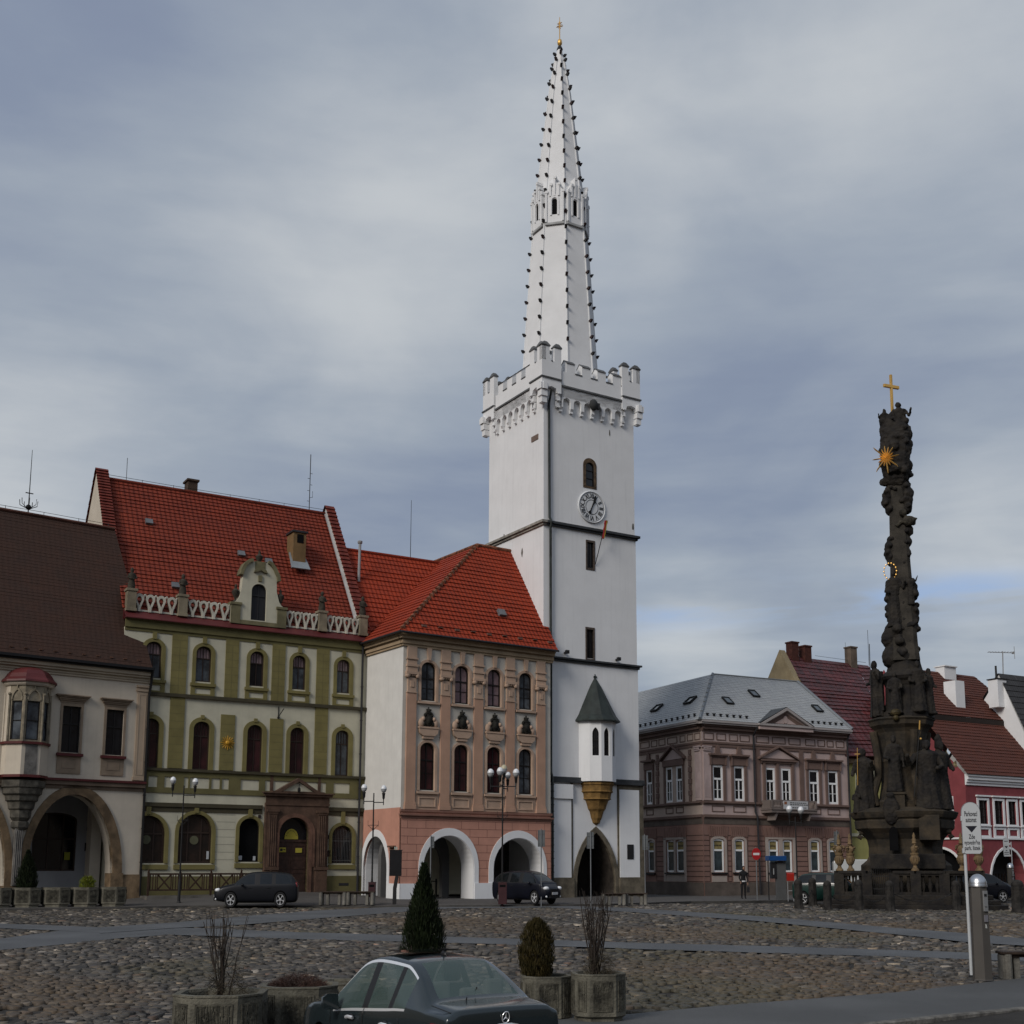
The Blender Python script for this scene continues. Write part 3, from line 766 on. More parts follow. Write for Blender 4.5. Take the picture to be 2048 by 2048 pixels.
tag(a_, 'tall dark aerial mast with short rungs on the ridge of the steep red roof', 'antenna')

# link building behind (its roof meets the town hall's)
lk = empty('link_building', tuple(GM @ Vector((10.9, .1, 0))), pi / 2 - GA, 'low red-tiled building wedged between the olive house and the town hall', 'house')
LKM = Matrix.Translation((-10.9, -.1, 0))
b = MB(LKM); b.box(10.9, 17.2, .35, 8.2, .3, 13.0); b.build('wall', CREAM, lk)
b = MB(LKM); roof(b, (10.84, .1, 13.15), (17.4, .1, 13.15), (10.84, 4.0, 18.85), (17.4, 4.0, 18.85), 19)
b.face([(10.84, 4, 18.85), (17.4, 4, 18.85), (17.4, 8.5, 13), (10.84, 8.5, 13)], uv=[(0, 0), (6, 0), (6, 8), (0, 8)]); b.tube([(10.84, 4.0, 18.88), (17.2, 4.0, 18.88)], .10, 6)
b.build('roof', T_BRIGHT, lk, recalc=False)
b = MB(LKM); b.tube([(11.3, 2.6, 16.8), (11.32, 2.6, 18.9)], .08, 8); b.lathe([(.10, 18.9), (.14, 18.95), (.14, 19.05), (.02, 19.1)], 8, c=(11.32, 2.6)); b.build('vent_pipe', GREYMET, lk, smooth=40)
a = MB(LKM); a.tube([(15.0, 4.0, 18.8), (15.0, 4.0, 22.3)], .02, 5, r1=.012); t_ = a.build('lightning_rod', BLACKM, lk)

# ================================================================== town hall
HA = radians(54.5)
HO = (-6.78803, 58.46699)
th = empty('town_hall', (*HO, 0), pi / 2 - HA, 'beige and salmon town hall with tall pilasters, stone cartouches and white-rimmed arcade', 'town hall')
R1 = [(.99, 1.83), (2.91, 3.75), (4.84, 5.68), (6.76, 7.60)]
holes = [arch(a, c, 9.72, 11.62, .36) for a, c in R1] + [arch(a, c, 5.36, 7.67, .36) for a, c in R1]
b = MB(); wall(b, 0, 8.78, 4.4, 12.4, holes, rev=.2, rmi=1); b.build('wall', [mat('cream_white_plaster', (.54, .51, .45), var=.10, streak=True, stain=.30), TANL], th, recalc=False)
arc = [arch(1.23, 4.12, 0.0, 3.21, 1.55, n=20), arch(5.24, 8.28, 0.0, 3.15, 1.5, n=20)]
b = MB(); wall(b, 0, 8.78, 0.0, 4.4, arc, y=-.06, rev=1.15); b.box(8.74, 8.78, -.06, 1, 0, 4.4)
b.build('ground_floor_wall', SALMON, th, recalc=False)
b = MB()                                                     # block joints of the salmon ground floor
for i, z in enumerate([1.25, 1.62, 2.0, 2.38, 2.76, 3.14, 3.52, 3.9]):
    segs = []
    for x0, x1 in ((0, .98), (4.37, 4.96), (8.49, 8.78)): segs.append((x0, x1))
    def half(z, c, a, top, base): return a * sqrt(max(0, 1 - ((z - base) / (top - base)) ** 2)) if z > base else a
    if z > 1.6:
        a1 = half(z, 0, 1.70, 3.58, 1.6) if z < 3.58 else 0; a2 = half(z, 0, 1.77, 3.53, 1.6) if z < 3.53 else 0
        segs = [(0, 2.675 - a1), (2.675 + a1, 6.725 - a2), (6.725 + a2, 8.78)]
    for x0, x1 in segs:
        b.box(x0 + .01, x1 - .01, -.064, -.058, z, z + .018)
        x = .35 + (i % 2) * .5
        while x < 8.7:
            if x0 + .05 < x < x1 - .05 and z + .36 < 4.3 and (z > 3.5 or not (abs(x - 2.675) < (half(z + .36, 0, 1.7, 3.58, 1.6)) or abs(x - 6.725) < half(z + .36, 0, 1.77, 3.53, 1.6))): b.box(x, x + .016, -.064, -.058, z + .018, z + .38)
            x += 1.0
b.build('block_joint', SALMONG, th)
b = MB()
for (x0, x1, z1, r, xi0, xi1, zi, ri) in ((.98, 4.37, 3.57, 1.9, 1.23, 4.12, 3.21, 1.55), (4.96, 8.49, 3.52, 1.9, 5.24, 8.28, 3.15, 1.5)):
    b.ring(arch(x0, x1, .9, z1, r, n=20), arch(xi0, xi1, .9, zi, ri, n=20), -.09, .3)
    b.ring(arch(xi0 - .001, xi1 + .001, .0, zi + .001, ri, n=20), arch(xi0 + .03, xi1 - .03, .0, zi - .03, ri, n=20), -.05, 1.1)
for x0, x1 in ((-.05, 1.23), (4.12, 5.24), (8.28, 8.80)): b.box(x0, x1, -.14, .3, 0.0, .92)
b.build('arcade_rim', WHITE2, th, recalc=True)
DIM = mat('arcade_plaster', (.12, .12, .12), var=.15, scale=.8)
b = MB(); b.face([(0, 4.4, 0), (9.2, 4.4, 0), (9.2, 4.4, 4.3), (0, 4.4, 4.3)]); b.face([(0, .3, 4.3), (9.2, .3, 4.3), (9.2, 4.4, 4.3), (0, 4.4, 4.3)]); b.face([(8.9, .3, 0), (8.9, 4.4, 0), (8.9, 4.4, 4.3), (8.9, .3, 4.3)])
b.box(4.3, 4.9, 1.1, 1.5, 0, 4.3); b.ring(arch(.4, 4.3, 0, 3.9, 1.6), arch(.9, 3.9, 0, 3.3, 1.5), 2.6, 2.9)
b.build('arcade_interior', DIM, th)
b = MB(); b.box(3.1, 3.16, 3.2, 3.3, .2, 1.1); b.box(3.5, 3.56, 3.2, 3.3, .2, 1.15); b.box(3.9, 3.96, 3.2, 3.3, .2, 1.1); b.box(3.1, 3.96, 3.22, 3.28, .95, 1.0); b.build('handrail', BLACKM, th)
# side wall
sh = [arch(-3.65, -1.19, 0.0, 3.18, 1.6, n=18)]
SM = Matrix(((0, -1, 0, 0), (1, 0, 0, 0), (0, 0, 1, 0), (0, 0, 0, 1))).inverted()
SM = Matrix(((0, 1, 0, 0), (-1, 0, 0, 0), (0, 0, 1, 0), (0, 0, 0, 1)))       # side frame: x' = -y, y' = x
SMi = SM


def side(b):           # local (u along the side, negative = away; y into the building) -> town hall frame
    b.M = Matrix(((0, 1, 0, 0), (-1, 0, 0, 0), (0, 0, 1, 0), (0, 0, 0, 1))); return b


b = side(MB()); wall(b, -4.4, 0, 4.5, 12.4, []); b.build('side_wall', mat('whitish_side_plaster', (.66, .65, .62), var=.06, streak=True, stain=.2), th, recalc=False)
b = side(MB()); wall(b, -4.4, 0, 0, 4.5, sh, y=-.02, rev=.9); b.face([(-.001, -.06, 0), (-.001, 0, 0), (-.001, 0, 4.45), (-.001, -.06, 4.45)]); b.build('side_ground_floor_wall', SALMON, th, recalc=False)
b = side(MB()); b.ring(arch(-3.91, -.96, 0, 3.51, 1.85, n=18), arch(-3.65, -1.19, 0, 3.18, 1.6, n=18), -.05, .1); b.ring(arch(-3.65, -1.19, 0, 3.18, 1.6, n=18), arch(-3.62, -1.22, 0, 3.15, 1.57, n=18), .1, .92); b.box(-.96, .14, -.06, 0, 0, .92); b.build('side_arch_rim', WHITE2, th)
b = side(MB()); b.box(-.95, -.35, -.18, 0, 2.62, 2.70); b.box(-.85, -.45, -.05, 0, 2.1, 2.62); b.build('niche_shelf', PORTALR, th)
# pilasters, bands, surrounds
b = MB()
PIL = [(.19, .72), (2.10, 2.64), (4.02, 4.56), (5.94, 6.48), (7.86, 8.40)]
for a, c in PIL:
    b.mark(); b.box(a, c, -.10, 0, 4.75, 10.06); b.box(a - .05, c + .05, -.14, 0, 4.42, 4.62); b.box(a - .03, c + .03, -.12, 0, 4.62, 4.75)
b.build('pilaster', TAN, th, bevel=.008)
b = MB()
for a, c in PIL:
    m_ = (a + c) / 2; b.mark()
    b.box(a - .02, c + .02, -.13, 0, 10.02, 10.08); b.box(a + .03, c - .03, -.11, 0, 10.08, 10.75); b.box(a - .08, c + .08, -.20, 0, 10.92, 11.06)
    for s_ in (-1, 1):
        bb = MB(Matrix.Translation((m_ + s_ * .27, -.02, 10.84)) @ Matrix.Rotation(pi / 2, 4, 'X')); bb.lathe([(.02, .20), (.07, .19), (.10, .16), (.10, 0)], 12)
        b.v += []; base = len(b.v); b.v += bb.v; b.f += [tuple(base + i for i in f) for f in bb.f]; b.mi += bb.mi; b.uv += bb.uv
    for k in (-.12, 0, .12): b.ball((m_ + k, -.13, 10.88), .05, 8, 5)
    b.box(m_ - .1, m_ + .1, -.14, 0, 10.3, 10.6)
    b.box(a - .02, c + .02, -.12, 0, 11.06, 11.30); b.box(a - .05, c + .05, -.16, 0, 11.30, 11.42); b.box(a, c, -.10, 0, 11.42, 11.66); b.box(a - .05, c + .05, -.15, 0, 11.66, 11.74); b.box(a, c, -.10, 0, 11.74, 12.3)
b.build('capital', TANL, th, bevel=.006)
b = MB()
for a, c in R1:
    m_ = (a + c) / 2; b.mark(); surround(b, a, c, 9.70, 11.62, .36, .13, p=.06)
    b.prism([(m_ - .07, 11.70), (m_ + .07, 11.70), (m_ + .13, 12.3), (m_ - .13, 12.3)], -.12, 0)
    b.box(a - .20, c + .20, -.13, 0, 9.55, 9.66); b.mark(); surround(b, a, c, 5.34, 7.67, .36, .13, p=.06); b.box(a - .18, c + .18, -.13, 0, 5.18, 5.30); b.box(a - .22, c + .22, -.03, 0, 4.4, 5.18); b.ring([(a - .06, 4.55), (a - .06, 5.02), (c + .06, 5.02), (c + .06, 4.55), (a - .06, 4.55)], [(a + .0, 4.6), (a, 4.97), (c, 4.97), (c, 4.6), (a, 4.6)], -.07, -.03)
b.build('window_surround', TANL, th)
b = MB(); b.box(-.04, 8.82, -.12, 0, 4.30, 4.42); b.box(-.10, 8.88, -.18, -.0, 4.12, 4.20); b.box(-.02, 8.80, -.10, 0, 4.0, 4.12); b.build('band_course', mat('brownish_red_trim', (.26, .135, .10), var=.2), th)
b = MB()
for h0, h1, p in ((12.3, 12.42, .08), (12.42, 12.56, .14), (12.56, 12.66, .10), (12.66, 12.80, .24), (12.80, 12.90, .32)):
    b.box(-p, 8.82 + min(p, .1), -p, .1, h0, h1); b.box(-p, .1, -.05, 4.4, h0, h1)
b.build('cornice', mat('tan_cornice', (.38, .285, .185), var=.14), th)
# cartouches above the lower windows
CARTD = mat('blackened_cartouche_stone', (.028, .026, .02), var=.4, scale=8, bump=.6, bscale=30)
for i, (a, c) in enumerate(R1):
    m_ = (a + c) / 2
    s = MB()
    s.prism([(m_ - .53, 8.36), (m_ + .53, 8.36), (m_ + .50, 8.12), (m_ + .34, 7.98), (m_ - .34, 7.98), (m_ - .50, 8.12)], -.16, 0); s.box(m_ - .56, m_ + .56, -.19, 0, 8.34, 8.42); s.box(m_ - .3, m_ + .3, -.12, 0, 7.84, 7.98)
    for sg in (-1, 1): s.ball((m_ + sg * .40, -.06, 8.60), (.16, .10, .22), 10, 7); s.ball((m_ + sg * .30, -.08, 8.80), (.10, .10, .12), 8, 6)
    ct = s.build('cartouche', TANL, th, smooth=50)
    s = MB(); s.ball((m_, -.06, 8.76), (.25, .12, .36), 14, 9); s.ball((m_, -.14, 8.74), (.14, .08, .2), 10, 7); s.box(m_ - .13, m_ + .13, -.16, 0, 9.06, 9.14); s.ball((m_, -.08, 9.20), (.13, .09, .12), 10, 6); s.ball((m_, -.08, 9.36), .045, 6, 4)
    for sg in (-1, 1): s.ball((m_ + sg * .20, -.10, 9.0), (.07, .07, .10), 7, 5); s.ball((m_ + sg * .24, -.10, 8.56), (.07, .07, .12), 7, 5); s.ball((m_ + sg * .11, -.1, 9.26), .045, 6, 4)
    s.build('crest', CARTD, ct, smooth=60)
for i, (a, c) in enumerate(R1):
    window(th, I4, a, c, 9.72, 11.62, .36, .10, FRDARK, GLB if i in (0, 3) else GLP, hb=(.58,), fw=.07, bw=.05, sub=[(a + .07, c - .07, 10.32, 10.34)])
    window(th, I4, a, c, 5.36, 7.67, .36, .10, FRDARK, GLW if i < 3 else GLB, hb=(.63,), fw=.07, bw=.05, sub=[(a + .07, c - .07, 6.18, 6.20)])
# roofs
b = MB()
roof(b, (-.42, -.42, 12.93), (8.95, -.42, 12.93), (6.7, 4.0, 19.2), (9.4, 4.0, 19.2), 24)
roof(b, (-.42, 12.0, 12.93), (-.42, -.42, 12.93), (6.7, 12.0, 19.2), (6.7, 4.0, 19.2), 24)
b.build('roof', T_BRIGHT, th, recalc=False)
b = MB(); n = 26
for k in range(n):
    p = Vector((-.42, -.42, 12.97)).lerp(Vector((6.7, 4.0, 19.25)), (k + .5) / n); q = Vector((-.42, -.42, 12.97)).lerp(Vector((6.7, 4.0, 19.25)), (k + 1.15) / n)
    b.tube([p, q], .125, 7, r1=.085)
b.tube([(6.7, 4, 19.25), (9.2, 4, 19.25)], .10, 6); b.tube([(6.7, 4, 19.25), (6.7, 11, 19.25)], .10, 6)
b.build('ridge_tiles', mat('mortared_ridge_tiles', (.30, .12, .065), var=.5, scale=5), th, smooth=50)
b = MB(); b.tube([(-.46, -.46, 12.90), (9.0, -.46, 12.90)], .05, 6); b.tube([(-.46, -.46, 12.90), (-.46, 4.2, 12.90)], .05, 6); b.build('gutter', DKMET, th)
b = MB()
for k in range(9): b.box(.9 + k * .95, 1.15 + k * .95, -.24, -.10, 13.32 + (.06 if k % 2 else 0), 13.42)
b.build('snow_guard', mat('greyed_tile', (.17, .09, .07), var=.2), th)
hatch(th, I4, 6.0, 14.6, .42, .42, .72, slope=(4.42, 6.27))

# ================================================================== church-like town hall tower
TA = radians(57.5)
TR = ray(1087, 1738); TO = (TR.x / TR.y * 64, 64.0)
tw = empty('clock_tower', (*TO, 0), pi / 2 - TA, 'tall white square clock tower with battlements and a slender crocketed stone spire', 'tower')
b = MB()
holes = [arch(2.80, 3.36, 22.62, 24.0, .25), arch(2.84, 3.27, 17.95, 19.4, 0), arch(2.80, 3.22, 12.9, 14.5, 0), arch(2.02, 4.52, .0, 3.52, 2.75, 'p', 16)]
for z0, z1, u0, u1, hs in ((6.3, 12.65, -.02, 6.22, []), (12.65, 20.08, 0, 6.18, holes[1:3]), (20.08, 28.0, .02, 6.14, holes[:1])):
    wall(b, u0, u1, z0, z1, hs, y=u0, rev=.14, rmi=1); b.face([(u0, u0, z0), (u0, 5.95, z0), (u0, 5.95, z1), (u0, u0, z1)]); b.face([(u1, u0, z0), (u1, 5.95, z0), (u1, 5.95, z1), (u1, u0, z1)]); b.face([(u0, 5.95, z0), (u1, 5.95, z0), (u1, 5.95, z1), (u0, 5.95, z1)])
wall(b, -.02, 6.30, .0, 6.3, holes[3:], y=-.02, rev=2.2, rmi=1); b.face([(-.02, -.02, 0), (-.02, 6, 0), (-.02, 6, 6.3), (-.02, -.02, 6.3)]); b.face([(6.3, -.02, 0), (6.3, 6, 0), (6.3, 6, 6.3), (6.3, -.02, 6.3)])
for x0, x1 in ((.15, 1.66), (4.80, 6.12)): b.box(x0, x1, -.12, 0, 1.15, 5.85 if x0 > 1 else 5.3)
b.prism([(.12, 5.25), (1.72, 5.25), (1.72, 6.0), (.12, 6.0)], -.22, 0)
b.build('wall', [WHITE, mat('dark_brown_stone', (.055, .045, .036), var=.4, scale=2, bump=.4, bscale=10)], tw, recalc=False)  # second material: dark brown stone of the gate and window reveals
b = MB()
for z0, z1, p in ((12.55, 12.68, .08), (12.68, 12.78, .18)): b.box(-.02 - p, 6.22 + p, -.02 - p, 5.95, z0, z1)
for z0, z1, p in ((19.94, 20.06, .10), (20.06, 20.20, .20)): b.box(.15, 6.18 + p, -p, 0, z0, z1); b.box(6.1, 6.18 + p, -p, 5.95, z0, z1)
for x0, x1 in ((-.15, 2.3), (4.35, 6.5)): b.box(x0, x1, -.22, 0, 6.10, 6.22); b.box(x0, x1, -.14, 0, 6.22, 6.40)
b.box(6.25, 6.5, -.22, 5, 6.10, 6.22)
b.build('string_course', LEAD, tw, bevel=.01)
b = MB(); b.box(-.20, .15, -.20, 5.97, 20.06, 20.20); b.box(-.10, .15, -.10, 5.97, 19.94, 20.06); b.build('string_course', mat('pale_stone_string', (.36, .34, .30), var=.35, scale=4), tw, bevel=.01)
b = MB(); b.ring(arch(1.80, 4.74, .0, 3.84, 3.0, 'p', 16), arch(2.02, 4.52, .0, 3.52, 2.75, 'p', 16), -.10, .1)
b.box(-.1, 1.80, -.20, 0, 0, 1.0); b.prism([(-.1, 1.0), (1.80, 1.0), (1.74, 1.16), (0, 1.16)], -.18, 0); b.box(4.74, 6.42, -.20, 0, 0, 1.0); b.prism([(4.74, 1.0), (6.42, 1.0), (6.36, 1.16), (4.78, 1.16)], -.18, 0)
b.box(1.66, 1.80, -.06, 0, 1.1, 6.1); b.box(4.70, 4.80, -.08, 0, 1.1, 6.1); b.box(6.14, 6.42, -.10, 5.9, 0, 6.1); b.box(4.8, 6.2, -.10, 0, 5.86, 6.1)
b.build('gate_surround', mat('brown_gate_stone', (.17, .145, .105), var=.35, scale=2, bump=.4, bscale=10), tw)
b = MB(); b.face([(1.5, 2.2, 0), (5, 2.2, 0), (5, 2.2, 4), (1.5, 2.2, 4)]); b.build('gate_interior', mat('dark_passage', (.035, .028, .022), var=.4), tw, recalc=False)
b = MB(); b.box(5.27, 5.70, -.15, -.12, 2.12, 2.91); b.build('plaque', mat('dark_plaque', (.02, .02, .022), rough=.4), tw, bevel=.01)
# windows
b = MB(); pl = arch(2.62, 3.52, 22.5, 24.25, .42); b.ring(pl, arch(2.80, 3.36, 22.62, 24.0, .25), .0, .03); b.box(2.62, 3.52, 0, .03, 22.5, 22.62); b.build('window_surround', mat('brown_exposed_stone', (.15, .10, .06), var=.4, scale=4), tw)
window(tw, I4, 2.80, 3.36, 22.62, 24.0, .25, .06, FRDARK, GL, vb=(), hb=(.33, .66), bw=.03, fw=.05)
window(tw, I4, 2.84, 3.27, 17.95, 19.4, 0, .06, FRDARK, GL, vb=(.5,), hb=(), bw=.03, fw=.04)
window(tw, I4, 2.80, 3.22, 12.9, 14.5, 0, .06, FRDARK, GL, vb=(.5,), hb=(), bw=.03, fw=.04)
b = MB()
for x0, x1, z0, z1 in ((2.76, 3.36, 17.84, 19.52), (2.70, 3.31, 12.78, 14.62)):
    b.ring([(x0, z0), (x0, z1), (x1, z1), (x1, z0), (x0, z0)], [(x0 + .08, z0 + .1), (x0 + .08, z1 - .12), (x1 - .09, z1 - .12), (x1 - .09, z0 + .1), (x0 + .08, z0 + .1)], -.03, .06)
b.build('window_surround', mat('grey_window_stone', (.11, .085, .07), var=.35, scale=4), tw)
# clock
ck = MB(Matrix.Translation((3.16, .015, 21.43)) @ Matrix.Rotation(pi / 2, 4, 'X')); ck.lathe([(.02, .05), (.84, .05), (.88, .09), (.92, .05), (.92, 0)], 40)
co = ck.build('clock_face', mat('clock_white', (.62, .64, .66), var=.04), tw, smooth=30)
ck = MB(Matrix.Translation((3.16, -.04, 21.43)) @ Matrix.Rotation(pi / 2, 4, 'X'))
ck.lathe([(.40, 0), (.40, .006), (.425, .006), (.425, 0)], 36, cap=False); ck.lathe([(.80, 0), (.80, .006), (.81, .006), (.81, 0)], 48, cap=False)
for k in range(60):
    a = 2 * pi * k / 60; ck.box(*(lambda x, y: (x - .008, x + .008, y - .008, y + .008))(.85 * cos(a), .85 * sin(a)), 0, .006)
ck.build('minute_ring', BLACKM, co)
for i, s_ in enumerate(['XII', 'I', 'II', 'III', 'IIII', 'V', 'VI', 'VII', 'VIII', 'IX', 'X', 'XI']):
    a = pi / 2 - i * pi / 6
    textmesh(co, s_, Matrix.Translation((3.16 + .615 * cos(a), -.045, 21.43 + .615 * sin(a))) @ Matrix.Rotation(pi / 2 - a, 4, 'Y'), .36, BLACKM, name='numeral', depth=.004, sx=.62 if len(s_) > 2 else .8)
def hand(ang, l, wd, nm):
    h = MB(Matrix.Translation((3.16, -.07, 21.43)) @ Matrix.Rotation(ang, 4, 'Y')); h.prism([(-.02, -.30), (.02, -.30), (.03, 0), (.025, l * .55), (wd, l * .72), (0, l), (-wd, l * .72), (-.025, l * .55), (-.03, 0)], -.012, .012)
    h.prism([(.07 * cos(k * pi / 5), -.36 + .09 * sin(k * pi / 5)) for k in range(10)], -.012, .012); h.build(nm, BLACKM, co)
hand(radians(20), .76, .10, 'minute_hand'); hand(radians(28), .5, .09, 'hour_hand')
b = MB(); b.box(3.9 - 2.7, 4.45 - 2.7, -.0, .02, 0, .01) if False else None
# loose details on the white walls
b = MB(); b.box(-.012, .03, .55, 1.25, 24.95, 25.25); b.build('bare_brick_patch', mat('bare_brick', (.22, .16, .13), var=.3, scale=8), tw)
b = MB()
for (y, z, w_, h) in ((3.2, 18.6, .14, .35), (2.2, 18.9, .10, .3), (3.9, 19.3, .09, .12), (4.2, 20.35, .05, .07)):
    pts = [(y + w_ * cos(k * pi / 5) * RND.uniform(.6, 1.1), z + h * sin(k * pi / 5) * RND.uniform(.6, 1.1)) for k in range(10)]
    b.grid([[(.005 if z > 20.1 else -.006, p, q) for p, q in pts], [(.03, p, q) for p, q in pts]], closed=True, cap=True)
for (x, z, w_, h) in ((6.02, 20.75, .07, .22), (4.45, 26.0, .05, .2)):
    pts = [(x + w_ * cos(k * pi / 5) * RND.uniform(.6, 1.1), z + h * sin(k * pi / 5) * RND.uniform(.6, 1.1)) for k in range(10)]
    b.prism(pts, .008, .04)
b.build('fallen_plaster_patch', mat('bare_render', (.21, .20, .18), var=.4, scale=8), tw)
pipe(tw, I4, [(.34, -.30, 27.6), (.32, -.06, 26.9), (.34, -.08, 20.4), (.36, -.26, 20.1), (.36, -.14, 19.8), (.38, -.12, 12.9), (.38, -.24, 12.65), (.38, -.14, 12.4), (.38, -.14, 6.6), (.38, -.28, 6.3), (.38, -.28, .4)], .07, mat('dark_patina_pipe', (.04, .048, .046), rough=.5, var=.4, scale=3))
for x, z in ((1.35, 13.05), (4.75, 12.98)):
    b = MB(Matrix.Translation((x, -.0, z))); b.tube([(0, 0, 0), (-.05, -.32, -.02)], .07, 8); b.box(-.15, .03, -.42, -.25, -.09, .09); b.build('floodlight', BLACKM, tw, smooth=40)
b = MB(Matrix.Translation((3.15, -.28, 27.3))); b.ball((0, 0, 0), (.27, .2, .33), 10, 7); b.box(.2, .38, -.1, .1, -.2, .12); b.tube([(0, .3, .35), (0, 0, .3)], .04, 6); b.build('loudspeaker', mat('dark_grey_paint', (.05, .053, .055), var=.2), tw, smooth=40)
# oriel chapel
ox, ow, od = 3.32, 1.10, .85
P5 = [(ox - ow, 0.0), (ox - ow * .80, -.35), (ox - .42, -od), (ox + .42, -od), (ox + ow * .80, -.35), (ox + ow, 0.0)]
P5 = [(2.21, 0.0), (2.52, -.62), (3.02, -.98), (3.72, -.98), (4.22, -.62), (4.42, 0.0)]
b = MB()
# three main sides with pointed lancets, others plain
for i in range(5):
    p, q = Vector((*P5[i], 0)), Vector((*P5[i + 1], 0)); L = (q - p).length; a = atan2(q.x - p.x, q.y - p.y)
    FM = frame((p.x, p.y), a); b.M = FM
    hs = [arch(L / 2 - .17, L / 2 + .17, 7.55, 9.05, .35, 'p')] if i in (1, 2, 3) else []
    wall(b, 0, L, 6.2, 9.45, hs, rev=.12)
b.M = I4; b.face([(x, y, 6.2) for x, y in P5]); orl = b.build('oriel', WHITE, tw, recalc=False)
for i in (1, 2, 3):
    p, q = Vector((*P5[i], 0)), Vector((*P5[i + 1], 0)); L = (q - p).length; FM = frame((p.x, p.y), atan2(q.x - p.x, q.y - p.y))
    window(orl, FM, L / 2 - .17, L / 2 + .17, 7.55, 9.05, .35, .07, FRDARK, GL, vb=(.35, .65), hb=(.3, .55), fw=.03, bw=.012, kind='p')
b = MB(); b.grid([[(3.3 + (x - 3.3) * k, y * k2, z) for x, y in P5] for k, k2, z in ((1.20, 1.28, 9.40), (1.20, 1.28, 9.46), (1.02, 1.05, 9.75), (.72, .72, 10.45), (.32, .32, 11.35), (.05, .05, 11.85))], closed=True, cap=True); b.tube([(3.3, -.02, 11.7), (3.3, -.02, 12.05)], .035, 6); b.box(3.2, 3.4, -.06, .02, 11.85, 11.95); b.build('oriel_roof', COPPER, orl, recalc=True)
b = MB(); b.grid([[(3.3 + (x - 3.3) * k, y * k, z) for x, y in P5] for k, z in ((.88, 6.22), (.90, 6.05), (.84, 5.98), (.82, 5.72), (.86, 5.66), (.76, 5.58), (.72, 5.32), (.76, 5.27), (.62, 5.20), (.52, 4.92), (.48, 4.75), (.38, 4.62), (.30, 4.28), (.24, 4.16), (.20, 4.02), (.03, 3.9))], closed=True, cap=True)
b.build('corbel', OCHRE, orl)
# parapet: hanging arches
PO = .19
def face_frames():
    yield I4, 0.02, 6.14                                   # front (right-hand) face, x along it
    yield Matrix(((0, 1, 0, 0), (-1, 0, 0, 0), (0, 0, 1, 0), (0, 0, 0, 1))), -5.95, -.02     # left face (local x = -y, local y = x)
    yield Matrix(((-1, 0, 0, 6.16), (0, -1, 0, 5.97), (0, 0, 1, 0), (0, 0, 0, 1))), 0.02, 6.14
    yield Matrix(((0, -1, 0, 6.16), (1, 0, 0, 5.97), (0, 0, 1, 0), (0, 0, 0, 1))), -5.95, -.02
CAPM = mat('merlon_cap', (.13, .135, .14), var=.3)
b = MB(); cp = MB(); DKL = MB()
for k_, (FM, u0, u1) in enumerate(face_frames()):
    b.M = FM; cp.M = FM; DKL.M = FM
    a0, a1 = u0 + 1.05, u1 - .85
    n = 6; wd = (a1 - a0) / n
    hs = [arch(a0 + wd * (i + .5) - wd * .36, a0 + wd * (i + .5) + wd * .36, 26.78, 27.36, .28) for i in range(n)]
    wall(b, a0, a1, 26.78, 28.0, hs, y=-PO, rev=PO)
    for i in range(n + 1):
        x = a0 + wd * i; b.grid([[(x + sx_ * wd * .13, -PO - .001, 26.80), (x + sx_ * wd * .13, -PO + .08, 26.66), (x + sx_ * wd * .12, -.12, 26.56), (x + sx_ * wd * .12, .02, 26.54), (x + sx_ * wd * .13, .02, 26.80)] for sx_ in (-1, 1)], closed=True, cap=True)
    b.box(a0, a1, -PO, -PO + .35, 28.0, 28.85); b.box(a0, a1, -PO, 0, 27.36, 28.0)
    DKL.box(a0, a1, -PO - .07, -PO, 27.94, 28.04)
    m = 4; mw = (a1 - a0) / m
    for i in range(m):
        x = a0 + mw * i + mw * .30; x2 = x + mw * .55
        b.box(x, x2, -PO + .001, -PO + .5, 28.85, 29.42)
        b.grid([[(x, -PO, 29.42), (x, -PO + .25, 29.62), (x, -PO + .5, 29.42)], [(x2, -PO, 29.42), (x2, -PO + .25, 29.62), (x2, -PO + .5, 29.42)]], closed=True, cap=True)
        cp.grid([[(x - .03, -PO - .05, 29.40), (x - .03, -PO + .25, 29.66), (x - .03, -PO + .55, 29.40), (x - .03, -PO + .25, 29.61)], [(x2 + .03, -PO - .05, 29.40), (x2 + .03, -PO + .25, 29.66), (x2 + .03, -PO + .55, 29.40), (x2 + .03, -PO + .25, 29.61)]], closed=True, cap=True)
        DKL.box(x2, a0 + mw * (i + 1) + mw * .30 if i < m - 1 else a1, -PO - .03, -PO + .36, 28.84, 28.90)
